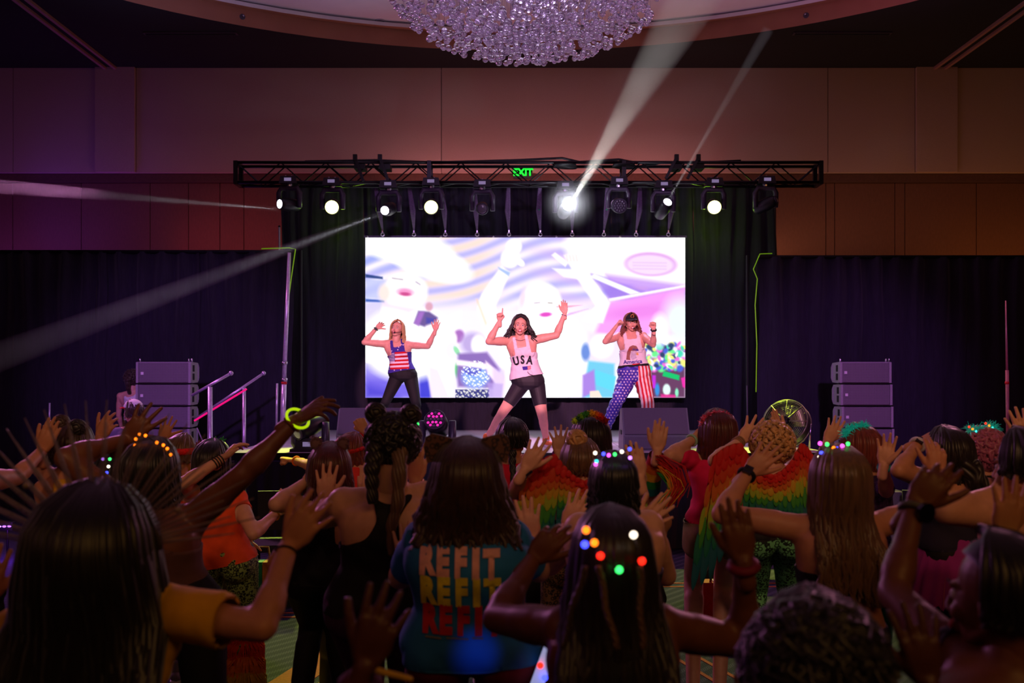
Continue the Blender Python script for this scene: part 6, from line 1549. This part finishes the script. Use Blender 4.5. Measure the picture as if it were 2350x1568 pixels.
def wings(p, sides, Y, cols_, rows, label):
    o = empty('wings', at(sides[0][0][0][0], sides[0][0][0][1], Y)); o.parent = p.root; o.location = o.location - p.root.location; o['label'] = label
    wm = o.location + p.root.location
    for T, B in sides:
        bk = MB(); g = [at(*poly_at(T, q / 12), Y + 0.015) for q in range(13)] + [at(*[0.25 * a + 0.75 * b_ for a, b_ in zip(poly_at(T, q / 12), poly_at(B, q / 12))], Y + 0.03) for q in range(12, -1, -1)]
        g2 = [v + Vector((0, 0.008, 0)) for v in g]; n_ = len(g)
        mbk = MB().add(g + g2, [(i, i + 1, 24 - i, 25 - i) for i in range(12)] + [(n_ + 25 - i, n_ + 24 - i, n_ + i + 1, n_ + i) for i in range(12)]); 
        b0 = mbk.build('wing_backing', mat('wing_backing', (150, 40, 24), 0.8)); b0.parent = o; b0.matrix_parent_inverse = Matrix.Translation(-wm)
        for r_ in range(rows):
            v0 = 0.90 * (r_ / rows) ** 1.1; nc = cols_ + (r_ % 2)
            for c in range(nc):
                q = (c + 0.5 * (1 if r_ % 2 else 0.9)) / cols_; q = min(0.985, q); tx, ty = poly_at(T, q); bx, by = poly_at(B, q)
                a = Vector((tx + (bx - tx) * v0, ty + (by - ty) * v0)); ln = math.hypot(bx - tx, by - ty)
                fl_ = ln * (0.16 + 0.24 * (r_ / rows) ** 1.5) * (1 if r_ < rows - 1 else 1.25) * rd.uniform(0.92, 1.1)
                A_ = at(a.x, a.y, Y - 0.02 + 0.004 * (rows - r_) * -1 + rd.uniform(-.004, .004)); D = at(a.x + (bx - tx) / ln * fl_, a.y + (by - ty) / ln * fl_, A_.y) - A_
                k = min(len(FM_) - 1, int((r_ + rd.uniform(0, .5)) / rows * len(FM_)))
                f_ = bpy.data.objects.new('feather', FM_[k]); COL.objects.link(f_); f_.parent = o; f_.location = A_ - wm
                w_ = abs(poly_at(T, min(1, q + 1 / cols_))[0] - poly_at(T, max(0, q))[0]) / F * Y * 1.25
                w_ = max(w_, 0.018, 0.16 * D.length)
                zd = -D.normalized(); x_ = Vector((0, 1, 0)).cross(zd).normalized(); y_ = zd.cross(x_)
                M4 = Matrix((x_, y_, zd)).transposed().to_4x4(); f_.rotation_euler = M4.to_euler(); f_.scale = (w_, w_ * 0.8, D.length)
    return o
# T
p = person('woman with short blond curls wearing rainbow feather wings, hands up, at right', 5.0, (1770, 1030), 1, skin='light', sh=((1728, 1090), (1812, 1090)), hip=(1772, 1235), aL=dict(e=(1640, 1058), w=(1700, 1012), t=(1745, 962), h='spread', es=-1), aR=dict(e=(1830, 1060), w=(1795, 1005), t=(1773, 952), h='flat', palm=(0.5, -0.6, 0.2)), kn=((1735, 1350), (1810, 1350)))
body_clothes(p, tank(), pants(), BLK, LEOT); curls(p, HR['blond'], 0.105, 110, r=0.010, seed=2, amp=0.03)
wings(p, [([(1775, 1090), (1748, 1078), (1722, 1050), (1698, 1014), (1664, 1026), (1636, 1048)], [(1775, 1176), (1745, 1172), (1712, 1170), (1672, 1228), (1632, 1272), (1590, 1296)]),
          ([(1775, 1090), (1798, 1078), (1818, 1056), (1840, 1014), (1856, 1028), (1866, 1046)], [(1777, 1176), (1800, 1180), (1822, 1182), (1842, 1184), (1856, 1186), (1868, 1180)])], 4.80, 11, 9, 'rainbow feather wings, the right pair')
for k in range(3): wristband(p, 'L', mat('band_tan', (150, 110, 80), 0.6), -0.01 - 0.014 * k, 0.029, 0.004, 'bracelet')
# O
p = person('woman with a blond bun wearing rainbow feather wings, at centre', 4.6, (1332, 1068), 1, skin='light', hs=0.98, sh=((1290, 1130), (1374, 1130)), hip=(1330, 1300), aL=dict(e=(1184, 1130), w=(1204, 1078), t=(1238, 1022), h='open', es=-1, ws=-1), aR=dict(e=(1470, 1150), w=(1468, 1098), t=(1456, 1032), h='flat', es=-1, ws=-1))
body_clothes(p, tank(), pants(), BLK, LEOB); hair(p, HR['sandy'], 0.07, 110, vol=1.05, wave=0.006, side=125); bun(p, HR['blond'], (-0.02, -0.03, 0.125), 0.05)
wristband(p, 'L', mat('white_strap', (200, 195, 205), 0.5), -0.01, 0.029, 0.008, 'watch', face=(0.6, -1, 0)); wristband(p, 'R', mat('band_tan', (150, 110, 80), 0.6), -0.01, 0.028, 0.005, 'bracelet')
wings(p, [([(1342, 1104), (1318, 1092), (1296, 1070), (1272, 1040), (1240, 1056), (1206, 1088)], [(1338, 1182), (1312, 1178), (1284, 1186), (1246, 1228), (1208, 1250), (1172, 1212)]),
          ([(1342, 1104), (1362, 1092), (1384, 1070), (1408, 1044), (1440, 1060), (1466, 1088)], [(1344, 1182), (1364, 1176), (1392, 1180), (1426, 1206), (1462, 1222), (1494, 1200)])], 4.40, 11, 9, 'rainbow feather wings, the left pair')
# X
p = person('woman with teal tinsel crown and auburn hair, patterned tee, by the right speakers', 5.3, (1972, 1032), 1, skin='light', rot=(18, 0, 0), sh=((1940, 1092), (2014, 1096)), aL=dict(e=(1884, 1080), w=(1898, 1015), t=(1932, 946), h='open', ws=-1), aR=dict(e=(2034, 1128), w=(2028, 1068), t=(2036, 1010), h='open', ws=-1, es=-1, palm=(-0.4, -1, 0)))
body_clothes(p, tee(0.95), pants(), cl('confetti_fabric', (90, 70, 120), var=0.9, scale=45), mat('green_foil', (10, 130, 80), 0.22, 0.8, bump=0.9, scale=9, var=0.3)); hair(p, HR['red'], 0.14, 110, vol=1.12, wave=0.004)
TTL = mat('teal_tinsel', (50, 210, 190), 0.35, 0.3, var=0.5, scale=80, emit=(30, 200, 180), es=0.10)
tinsel(p, TTL, [at(1938, 1000, 5.25), at(1950, 986, 5.25), at(1968, 982, 5.25), at(1988, 978, 5.25)], 420, 0.045, label='teal tinsel crown')
wristband(p, 'L', BLK, -0.02, 0.031, 0.013, 'watch', face=(0, -1, 0)); wristband(p, 'R', mat('teal_band', (40, 150, 150), 0.5), -0.02, 0.029, 0.006, 'bracelet')
# DD
p = person('woman with pink curls and twin teal tinsel tufts in a black tee, right', 5.2, (2252, 1036), 1, skin='light', rot=(8, 0, 0), sh=((2216, 1094), (2298, 1094)), aL=dict(e=(2190, 1130), w=(2200, 1165), t=(2204, 1180)), aR=dict(e=(2340, 1110), w=(2318, 1072), t=(2308, 1020), h='spread', palm=(-0.3, -1, 0)))
body_clothes(p, tee(), pants(), BLK, BLK); curls(p, HR['pinkish'], 0.115, 110, r=0.012, seed=3, amp=0.05, c=(0.0, -0.02, 0.01)); hair(p, HR['darkbrown'], 0.1, 60, vol=1.0)
for k, (a, b_) in enumerate((((2224, 988), (2246, 988)), ((2262, 980), (2284, 984)))):
    tinsel(p, TTL, [at(*a, 5.15), at(*b_, 5.15)], 150, 0.05, name='tinsel_tuft', seed=k)
    for j, c in enumerate(('red', 'orange', 'teal')): MB().sphere(at(a[0] + 8 * j, a[1] - 8 + 5 * j, 5.13), 0.006, 8, 6).build('bulb', BULB[c], p.root, True)
# G
p = person('woman in an orange top, green leopard leggings and rainbow fur leg warmers', 5.2, (486, 1066), 1, skin='light', s=0.97, sh=((452, 1136), (545, 1146)), hip=(514, 1290), wf=1.0, arm=0.95,
    aL=dict(e=(420, 1110), w=(512, 1052), t=(560, 1000), h='relax', es=-1, ws=1, palm=(0.3, 0.2, -1)), aR=dict(e=(582, 1226), w=(634, 1178), t=(672, 1140), es=-1), kn=((470, 1440), (566, 1435)), an=((466, 1640), (562, 1640)))
body_clothes(p, tee(0.35, 0.0), pants(), ORG, LEOG); hair(p, HR['black'], 0.2, 80, vol=1.05)
for k in range(4): wristband(p, 'L', mat('band_dark', (40, 30, 26), 0.6), -0.012 - 0.014 * k, 0.029, 0.004, 'bracelet')
wristband(p, 'R', mat('gold_band', (190, 140, 40), 0.35, 0.8), -0.02, 0.028, 0.006, 'bracelet')
FUR = [(226, 30, 14), (226, 60, 14), (230, 120, 20), (190, 150, 30), (30, 130, 40), (16, 100, 40)]
for Hj, K_, A_, fo in p.legs:
    o = None
    for k, c in enumerate(FUR):
        mb = MB(); a = K_.lerp(A_, 0.05 + 0.155 * k)
        for j in range(300):
            an_ = rd.uniform(0, 2 * PI); d = Vector((math.cos(an_), math.sin(an_), 0)); q = a + Vector((0, 0, rd.uniform(-0.035, 0.035))) + d * (0.055 + 0.006 * k)
            mb.tube([q, q + d * 0.035 + Vector((0, 0, -0.03)), q + d * 0.03 + Vector((0, 0, -0.085))], [0.004, 0.003, 0.001], 3, caps=False)
        mb.tube([a + Vector((0, 0, 0.036)), a - Vector((0, 0, 0.05))], [0.062 + 0.006 * k, 0.066 + 0.006 * k], 16)
        x = mb.build('fur_leg_warmer', mat('fur_%d' % k, c, 0.9), p.root if o is None else o)
        o = o or x
# C
p = person('woman with two messy buns in a mustard strappy top, left', 4.8, (166, 1034), 1, skin='tan', wf=1.05, sh=((122, 1100), (216, 1098)), hip=(170, 1260), aL=dict(e=(92, 1080), w=(106, 1040), t=(118, 986), h='open', ws=-1, es=1), aR=dict(e=(240, 1060), w=(228, 1005), t=(248, 972), h='relax', ws=1, es=1))
body_clothes(p, racer(0.05, 0.3), pants(), YELF, BLK); hair(p, HR['brown'], 0.09, 110, vol=1.08, side=125, wave=0.005)
bun(p, HR['brown'], (-0.045, -0.02, 0.13), 0.042); bun(p, HR['darkbrown'], (0.05, -0.06, 0.11), 0.042)
# D
p = person('person at the far left edge reaching in with a bare forearm', 4.0, (-90, 1080), 1, skin='tan', sh=((-140, 1120), (-42, 1106)), aR=dict(e=(38, 1096), w=(96, 1036), t=(116, 990), es=1, ws=1, h='flat'), aL=dict(e=(-180, 1180), w=(-170, 1120), t=(-170, 1080)))
body_clothes(p, tank(), pants(), BLK, BLK); hair(p, HR['brown'], 0.2, 60)
# J
p = person('woman with fluffy bear ears and straight brown bob, black vest', 4.6, (757, 1082), 1, skin='light', hs=0.98, wf=1.05, arm=1.05, sh=((708, 1162), (802, 1160)), hip=(742, 1330), aL=dict(e=(634, 1158), w=(700, 1108), t=(742, 1076), h='flat', es=-1, ws=1), aR=dict(e=(830, 1220), w=(836, 1160), t=(838, 1120)),
    kn=((715, 1430), (770, 1430)))
body_clothes(p, tank(0.0, 0.62, 0.96, 2.0, 0.3, 0.55), pants(), BLK, BLK); hair(p, HR['auburn'], 0.165, 150, spread=1.18, vol=1.12)
animal_ears(p, cl('bear_fur', (110, 80, 84), 0.95), None, dx=0.066, h=0.034, z=0.135, label='fluffy round bear ears on a band')
# BB
p = person('woman with hand to brow, navy top, purple tutu and fishnets, right', 4.6, (2176, 1046), 1, skin='tan', rot=(12, 0, 0), sh=((2140, 1106), (2236, 1114)), hip=(2196, 1262), aL=dict(e=(2062, 1080), w=(2108, 1018), t=(2166, 990), h='flat', es=-1, palm=(0.3, 0.3, -1)), aR=dict(e=(2310, 1126), w=(2330, 1090), t=(2330, 1060)), kn=((2165, 1400), (2235, 1400)))
garment(p, 'leggings', pants(), 0.006, mat('fishnet', (24, 16, 18), 0.7)); garment(p, 'top', tank(0.1, 0.7, 0.86, 2, 0.3, 0.7), 0.009, NVY, rough=0.003); shoes(p, BLK)
hair(p, HR['darkbrown'], 0.2, 90, vol=1.06, wave=0.02); rope(p, HR['darkbrown'], [(0.02, -0.1, -0.02), (0.05, -0.13, -0.1), (0.06, -0.14, -0.2), (0.05, -0.15, -0.3)], 0.06, 0.0, 'curly_ponytail', False)
def tutu(p, m1, m2, L=0.30, w0=0.17, w1=0.30):
    for j in range(3):
        mb = MB(); V = []; nu = 90; nv_ = 6
        for i in range(nv_ + 1):
            t = i / nv_
            for k in range(nu):
                a = 2 * PI * k / nu; rr = (w0 + (w1 - w0 - 0.02 * j) * t ** 0.8) * (1 + 0.05 * t * math.sin(k * 1.9 + j * 2)); V.append(p.Pv + Vector((rr * math.cos(a), rr * 0.85 * math.sin(a), 0.08 - (L + 0.02 * math.sin(k * 2.7 + j)) * t)))
        mb.add(V, [(i * nu + k, i * nu + (k + 1) % nu, (i + 1) * nu + (k + 1) % nu, (i + 1) * nu + k) for i in range(nv_) for k in range(nu)]); mb.build('tutu_layer', (m1, m2, m1)[j], p.root, True)
tutu(p, cl('purple_tulle', (150, 40, 130), 0.9), cl('orange_tulle', (210, 110, 110), 0.9), 0.31, 0.15, 0.26)
wristband(p, 'L', mat('white_strap', (200, 195, 205), 0.5), -0.012, 0.030, 0.011, 'watch', face=(-0.3, -1, 0.3))
# EE / CC / FF on the right edge
p = person('person beyond the right edge with one open hand raised', 4.3, (2440, 1040), 1, skin='light', aL=dict(e=(2362, 1100), w=(2346, 1022), t=(2334, 962), h='open', ws=-1), aR=dict(e=(2520, 1100), w=(2500, 1030), t=(2500, 980)))
body_clothes(p, tank(), pants(), BLK, BLK); hair(p, HR['black'], 0.2, 50); wristband(p, 'L', BLK, -0.02, 0.031, 0.014, 'wristband')
p = person('woman at the right edge with a bent bare arm, seen in part profile', 3.4, (2356, 1076), 1, skin='light', rot=(35, 0, 0), wf=1.1, arm=1.15, sh=((2318, 1182), (2440, 1180)), hip=(2375, 1450), aL=dict(e=(2172, 1176), w=(2286, 1130), t=(2330, 1090), es=-1, ws=1, h='relax'), aR=dict(e=(2500, 1200), w=(2480, 1100), t=(2480, 1050)))
body_clothes(p, tank(), pants(), BLK, BLK); hair(p, HR['black'], 0.06, 60, vol=1.05, side=120); bun(p, HR['black'], (0, -0.06, 0.12), 0.05)
p = person('person beyond the right edge wearing a lime smart watch', 2.9, (2470, 1170), 1, skin='tan', sh=((2410, 1290), (2540, 1290)), aL=dict(e=(2330, 1360), w=(2302, 1232), t=(2322, 1130), h='open', ws=-1, es=-1), aR=dict(e=(2600, 1300), w=(2600, 1200), t=(2600, 1150)))
body_clothes(p, tank(), pants(), BLK, BLK); hair(p, HR['black'], 0.2, 50)
wristband(p, 'L', mat('grey_strap', (90, 90, 80), 0.5), -0.004, 0.03, 0.009, 'smart_watch', label='smart watch with a lit lime screen', face=(-0.1, -1, 0), facem=mat('lime_screen', (170, 200, 30), 0.3, emit=(170, 210, 20), es=0.5))
# B
p = person('woman in a spangled orange light headband with a neon wrist glow ring, arms out', 3.7, (348, 1092), 1, skin='brown', rot=(-8, 0, 0), arm=1.2, wf=1.05, sh=((300, 1180), (438, 1196)), hip=(400, 1400), aL=dict(e=(152, 1052), w=(290, 1010), t=(352, 942), h='spread', es=1, ws=1, hk=1.1, palm=(0.2, 1, 0.3)), aR=dict(e=(556, 1092), w=(678, 966), t=(744, 926), h='relax', es=-1, ws=1, palm=(0.3, 0.5, -0.7), hk=1.1))
garment(p, 'leggings', pants(0.95, 0.3), 0.007, BLK); garment(p, 'top', racer(0.25, 0.5), 0.009, cl('mauve_fabric', (92, 58, 52))); shoes(p, BLK)
hair(p, HR['black'], 0.14, 130, vol=1.1, spread=1.0)
lightband(p, [(310, 1022, 'orange'), (312, 1008, 'orange'), (320, 997, 'orange'), (334, 1000, 'orange'), (360, 1016, 'orange'), (375, 1022, 'orange'), (384, 1030, 'orange'), (392, 1044, 'orange')], -0.05, 0.006, 'headband of small orange bulbs')
W, d, E = p.w['R']; ro = MB().ring(W + d * 0.012, 0.044, 0.0052, 36, 8, frame((d * 0.75 + Vector((0.1, -0.75, 0.15))), (0, 0, 1))).build('glow_ring', mat('neon_ring', (200, 255, 20), 0.4, emit=(190, 235, 10), es=0.75), p.root, True); ro['label'] = 'glowing neon yellow wrist ring'; wristband(p, 'R', mat('skin_band', (120, 70, 40), 0.6), -0.02, 0.031, 0.008, 'bracelet')
# small lit person between A and B
p = person('dark haired dancer with tiny coloured lights, behind the spiked crown', 4.3, (252, 1098), 1, skin='brown', s=0.95); body_clothes(p, tee(), pants(), BLK, BLK); hair(p, HR['black'], 0.2, 70)
lightband(p, [(236, 1054, 'violet'), (252, 1054, 'green'), (249, 1071, 'white'), (245, 1085, 'blue')], -0.17, 0.0065, 'string of four tiny bulbs', band=False)
# V
p = person('woman with very long straight blond brown hair, tiny lights and a dark watch', 3.6, (1926, 1112), 1, skin='tan', arm=1.1, wf=1.05, sh=((1848, 1216), (1994, 1212)), hip=(1916, 1490), aL=dict(e=(1656, 1180), w=(1716, 1086), t=(1796, 1008), h='open', es=-1, ws=1, palm=(0.3, 1, 0)), aR=dict(e=(2130, 1168), w=(2150, 1090), t=(2150, 1050), es=1, h='relax'))
garment(p, 'leggings', pants(0.95, 0.24), 0.007, BLK); garment(p, 'sports_bra', bra(0.5, 0.66), 0.009, BLK); shoes(p, BLK)
hair(p, HR['sandy'], 0.43, 200, spread=1.12, vol=1.12, r=0.011, wave=0.006, shoulder=0.04)
lightband(p, [(1880, 1050, 'white'), (1885, 1040, 'blue'), (1882, 1018, 'pink'), (1898, 1020, 'green'), (1913, 1029, 'orange'), (1921, 1030, 'blue'), (1933, 1024, 'pink'), (1946, 1019, 'green'), (1954, 1036, 'orange')], -0.02, 0.0075, 'headband with coloured fairy lights')
wristband(p, 'L', BLK, -0.012, 0.030, 0.009, 'watch', label='black watch on the left wrist', face=(-0.4, -1, 0.1))
# P
p = person('woman with curled dark hair under a fairy light headband, black choker top', 3.4, (1408, 1113), 1, skin='light', arm=1.1, wf=1.1, hs=0.86, sh=((1332, 1216), (1486, 1210)), hip=(1410, 1480), aL=dict(e=(1262, 1298), w=(1300, 1210), t=(1330, 1150), es=1, h='open'), aR=dict(e=(1528, 1322), w=(1462, 1216), t=(1530, 1162), h='open', es=1, ws=-1, palm=(0.3, 1, 0.2)))
garment(p, 'leggings', pants(0.95, 0.24), 0.007, BLK); garment(p, 'sports_bra', bra(0.42, 0.66, False), 0.009, BLK); shoes(p, BLK); garment(p, 'choker', lambda q: (q.u > 1.0) & (q.u < 1.1) & (np.abs(q.v) < 0.5), 0.012, BLK)
hair(p, HR['black'], 0.17, 150, vol=1.0, spread=1.0, wave=0.012, wf=22)
lightband(p, [(1367, 1066, 'pink'), (1369, 1059, 'teal'), (1366, 1040, 'white'), (1385, 1042, 'blue'), (1397, 1045, 'pink'), (1411, 1043, 'green'), (1427, 1037, 'white'), (1445, 1031, 'blue'), (1446, 1051, 'violet')], -0.085, 0.0065, 'headband with a row of fairy bulbs')
# K
p = person('woman in a black racerback vest with a curly bubble ponytail and tiny lights', 3.9, (903, 1030), 1, skin='light', arm=1.25, wf=1.22, hs=1.02, sh=((790, 1160), (976, 1146)), hip=(880, 1400), aL=dict(e=(742, 1190), w=(746, 1150), t=(748, 1110), es=1, ws=1), aR=dict(e=(1040, 1200), w=(952, 1106), t=(962, 1034), h='open', es=1, ws=-1),
    kn=((845, 1560), (930, 1560)))
garment(p, 'leggings', pants(0.95, 0.18), 0.009, cl('purple_leggings', (66, 26, 70))); garment(p, 'vest', racer(-0.02, 0.24), 0.011, BLK, rough=0.003); shoes(p, BLK)
curls(p, HR['black'], 0.092, 130, r=0.011, seed=7, amp=0.04, c=(0, -0.02, 0.035)); bun(p, HR['darkbrown'], (-0.06, -0.03, 0.13), 0.038); bun(p, HR['darkbrown'], (0.065, -0.03, 0.125), 0.038)
for sx, n_ in ((0.03, 1), (-0.05, 0)): rope(p, HR['sandy' if n_ else 'darkbrown'], [(sx, -0.08, 0.03), (sx * 1.2, -0.13, -0.06), (sx * 1.1, -0.15, -0.18)] + ([(0.01, -0.16, -0.26), (0.015, -0.16, -0.36)] if n_ else []), 0.030 if n_ else 0.036, 1.0, 'bubble_ponytail')
lightband(p, [(896, 962, 'pink'), (910, 967, 'green'), (957, 974, 'green'), (954, 990, 'orange'), (949, 998, 'blue')], -0.02, 0.008, 'band with tiny coloured bulbs')
wristband(p, 'R', mat('gold_band', (190, 140, 40), 0.35, 0.8), -0.02, 0.029, 0.004, 'bracelet')
# L
p = person('woman in a blue REFIT tee with leopard cat ears and long brown hair', 3.2, (1072, 1116), 1, skin='light', wf=1.2, arm=1.15, hs=1.05, sh=((976, 1246), (1168, 1246)), hip=(1082, 1500), aL=dict(e=(918, 1326), w=(930, 1300), t=(930, 1260), es=1), aR=dict(e=(1236, 1310), w=(1220, 1240), t=(1215, 1200), es=1, ws=1))
BT = mat('blue_tee_fabric', (30, 110, 176), 0.8, var=0.5, scale=2.2, bump=0.1)
garment(p, 'leggings', pants(0.95, 0.2), 0.008, cl('dark_red_leggings', (110, 10, 24))); garment(p, 'tee', tee(0.72, -0.02), 0.016, BT, rough=0.0025); shoes(p, BLK); bv = surf(*p.last)
for row, (py, c) in enumerate(((1275, (236, 176, 172)), (1339, (226, 214, 50)), (1402, (190, 24, 34)))):
    for i, ch in enumerate('REFIT'):
        px = (987, 1023, 1062, 1096, 1130)[i] + (2 if row == 1 else 6 if row == 2 else 0)
        textdecal(p, bv, ch, 0.114, px, py + (i - 2) * 2.5 * (1 if row == 0 else 0.4), 3.2, mat('print_row_%d' % row, c, 0.7, var=0.2), YD, 'printed_letter', 0.0075, sx=0.66 if ch != 'I' else 0.85)
for a, b_ in ((984, 1020), (1031, 1080), (1088, 1112)): quad(p, bv, [(a, 1434), (b_, 1436), (b_, 1440), (a, 1438)], mat('print_small', (110, 110, 100), 0.8), 'printed_line')
o = MB().box(at(1242, 1545, 3.05), (0.04, 0.012, 0.16), Matrix.Rotation(0.35, 3, 'Y')).build('glowing_item', mat('glowing_item_face', (200, 210, 255), 0.3, emit=(170, 180, 230), es=0.6), p.root); MB().sphere(at(1240, 1528, 3.03), 0.010, 10, 8).build('bulb', BULB['red'], o, True); MB().sphere(at(1250, 1556, 3.03), 0.010, 10, 8).build('bulb', BULB['blue'], o, True)  # unidentified glowing item, built as a bright bar with bulbs
lamp('SPOT', 'blue_tee_fill', at(1150, 1560, 2.6), at(1078, 1485, 3.2), 2.2, (0.02, 0.15, 1.0), 0.02, 22, 1.0)  # added blue spot for the glow on the tee, source unseen
hair(p, HR['brown'], 0.21, 220, spread=1.5, vol=1.14, r=0.011, wave=0.010, shoulder=0.03)
animal_ears(p, leo('leopard_ears', (96, 60, 46), (22, 14, 14), 60), None, dx=0.075, h=0.035, round_=False, z=0.125, label='pointed leopard print cat ears')
# Q
p = person('woman with large glowing coloured bulbs in long dark braids, arms raised, near', 2.35, (1404, 1292), 1, skin='brown', arm=1.12, wf=1.05, hs=1.04, sh=((1296, 1444), (1512, 1440)), hip=(1400, 1850), aL=dict(e=(1140, 1420), w=(1222, 1286), t=(1290, 1206), h='relax', es=1, ws=1, palm=(0.4, 1, 0)), aR=dict(e=(1712, 1478), w=(1706, 1290), t=(1686, 1168), h='flat', es=1, ws=-1))
garment(p, 'vest', racer(-0.02, 0.4), 0.009, BLK); garment(p, 'leggings', pants(0.95, 0.2), 0.008, BLK); shoes(p, BLK)
hair(p, HR['darkbrown'], 0.5, 230, spread=1.7, vol=1.0, r=0.011, wave=0.008, shoulder=0.03)
for x0, x1, c in ((1372, 1415, 'sandy'), (1468, 1474, 'sandy'), (1342, 1290, 'brown')):
    mb = MB(); P_ = [at(x0 + (x1 - x0) * t + 3 * math.sin(9 * t), 1300 + 190 * t, 2.35 - 0.17 - 0.02 * t) for t in [i / 16 for i in range(17)]]
    for j in range(3): mb.tube([q + Vector((math.cos(2.1 * j + 1.2 * i), math.sin(2.1 * j + 1.2 * i), 0)) * 0.004 for i, q in enumerate(P_)], 0.0045, 5)
    mb.build('thin_braid', HR[c], p.root, True)
o = lightband(p, [(1345, 1217, 'orange'), (1342, 1250, 'blue'), (1364, 1246, 'orange'), (1378, 1276, 'red'), (1421, 1308, 'green'), (1473, 1288, 'red'), (1454, 1228, 'white')], -0.16, 0.0085, 'string of large coloured bulbs')
wristband(p, 'R', mat('purple_red_band', (120, 20, 50), 0.6), -0.012, 0.031, 0.012)
# A with the spiked crown
p = person('woman in a mustard tee wearing a crown of long translucent spikes, near left', 2.35, (216, 1292), 1, skin='tan', arm=1.0, wf=1.05, hs=1.1, sh=((96, 1424), (372, 1402)), hip=(250, 1780), aL=dict(e=(-40, 1500), w=(-30, 1380), t=(-20, 1300), es=1), aR=dict(e=(602, 1440), w=(662, 1254), t=(742, 1146), h='open', es=-1, ws=1, palm=(0.2, 1, 0.1)))
garment(p, 'tee', tee(0.66, -0.02), 0.017, YELF, rough=0.006, flare=lambda q, u_: 0.014 * L_(q, 'uaL', 'uaR')[u_] * q.t[u_]); garment(p, 'trousers', pants(0.95, 0.2), 0.02, cl('teal_trousers', (16, 74, 96))); shoes(p, BLK)
hair(p, HR['black'], 0.60, 240, spread=1.75, vol=1.5, r=0.014, wave=0.008, shoulder=0.05, name='hair')
wristband(p, 'R', BLK, -0.02, 0.0275, 0.0032, 'hair_tie')
SPM = mat('clear_spike', (150, 130, 136), 0.35, var=0.1, alpha=0.55); o = None
hm = lambda v: p.H + p.Rm @ (Vector(v) * p.hsc)
cen = at(222, 1262, 2.35); mb = MB().tube([cen + Vector((0.150 * math.cos(a), 0, 0.118 * math.sin(a))) for a in [PI * i / 24 for i in range(25)]], 0.007, 8)
o = mb.build('spike_crown', mat('crown_band', (60, 48, 50), 0.5), p.root, True); o['label'] = 'crown of radiating translucent spikes'
for i in range(44):
    a = R(8) + R(164) * i / 43; d = Vector((math.cos(a), 0.12 * (1 if i % 2 else -1), math.sin(a))); Lg = 0.235 if i % 2 else 0.185
    b0 = cen + Vector((0.150 * math.cos(a), 0, 0.118 * math.sin(a))); MB().tube([b0, b0 + d * Lg * 0.5, b0 + d * Lg], [0.0042, 0.0034, 0.0016], 6).build('spike', SPM, o, True)
for q in ((60, 1115), (84, 1172), (50, 1282), (408, 1170)): MB().sphere(at(*q, 2.33), 0.008, 10, 8).build('pearl', mat('pearl', (150, 130, 120), 0.4), o, True)
# Z on the right edge, near
p = person('person with short dark hair at the near right edge, round black watch', 2.0, (2300, 1376), 1, skin='brown', rot=(38, 0, 0), arm=1.05, wf=1.1, hs=1.08, sh=((2224, 1540), (2500, 1560)), hip=(2380, 1950), aL=dict(e=(2050, 1362), w=(2098, 1164), t=(2206, 1020), h='relax', es=1, ws=1, palm=(0.5, 0.9, 0.1), hk=1.05), aR=dict(e=(2600, 1650), w=(2600, 1500), t=(2600, 1450)))
garment(p, 'tee', tee(0.3, -0.02), 0.014, BLK); garment(p, 'trousers', pants(), 0.02, BLK); shoes(p, BLK)
hair(p, HR['black'], 0.07, 150, vol=1.06, side=92, r=0.009); MB().sphere(hm((-0.09, -0.008, -0.04)), 0.006, 8, 6).build('ear_stud', CHROME, p.root, True)
wristband(p, 'L', mat('grey_strap', (90, 90, 80), 0.5), -0.01, 0.030, 0.009, 'watch', label='round black watch')
W, d, E = p.w['L']; q = W - d * 0.01 + Vector((0.012, -0.032, 0)); MB().disc(q, 0.024, (0.35, -1, -0.1), 20, 0.011).build('watch_case', mat('watch_face', (8, 8, 10), 0.15, coat=1), p.root)
# AA bottom right dark curls
p = person('person with a large dark mass of curls at the bottom right, hand raised', 1.75, (1864, 1532), 1, skin='dark', sh=((1720, 1690), (2010, 1690)), hip=(1866, 2000), aL=dict(e=(1700, 1800), w=(1710, 1700), t=(1710, 1650), es=1), aR=dict(e=(2180, 1720), w=(2128, 1568), t=(2096, 1404), h='open', es=1, ws=-1))
body_clothes(p, tee(), pants(), BLK, BLK); curls(p, HR['black'], 0.125, 260, r=0.008, seed=11, amp=0.075, squash=(1, 1, 0.95), c=(0, -0.02, 0.02)); hair(p, HR['darkbrown'], 0.2, 90, vol=1.2, wave=0.02)
# GG bottom centre hand
p = person('child below the frame reaching a dark hand up with a yellow band', 1.9, (760, 1800), 1, skin='dark', s=0.80, aR=dict(e=(800, 1740), w=(838, 1530), t=(902, 1340), h='open', es=1, ws=-1, hk=1.25), aL=dict(e=(650, 1950), w=(650, 1850), t=(650, 1800)))
body_clothes(p, tee(), pants(), BLK, BLK); hair(p, HR['black'], 0.1, 60); wristband(p, 'R', cl('maroon_sleeve', (70, 14, 34)), -0.04, 0.034, 0.02, 'cuff'); 
W, d, E = p.w['R']; MB().capsule(W + Vector((0.03, -0.03, 0.0)), W + Vector((0.09, -0.04, -0.012)), 0.007, 0.006, 8).build('band_tail', mat('yellow_tail', (190, 150, 20), 0.6), p.root, True)
bpy.data.scenes.remove(TMP)
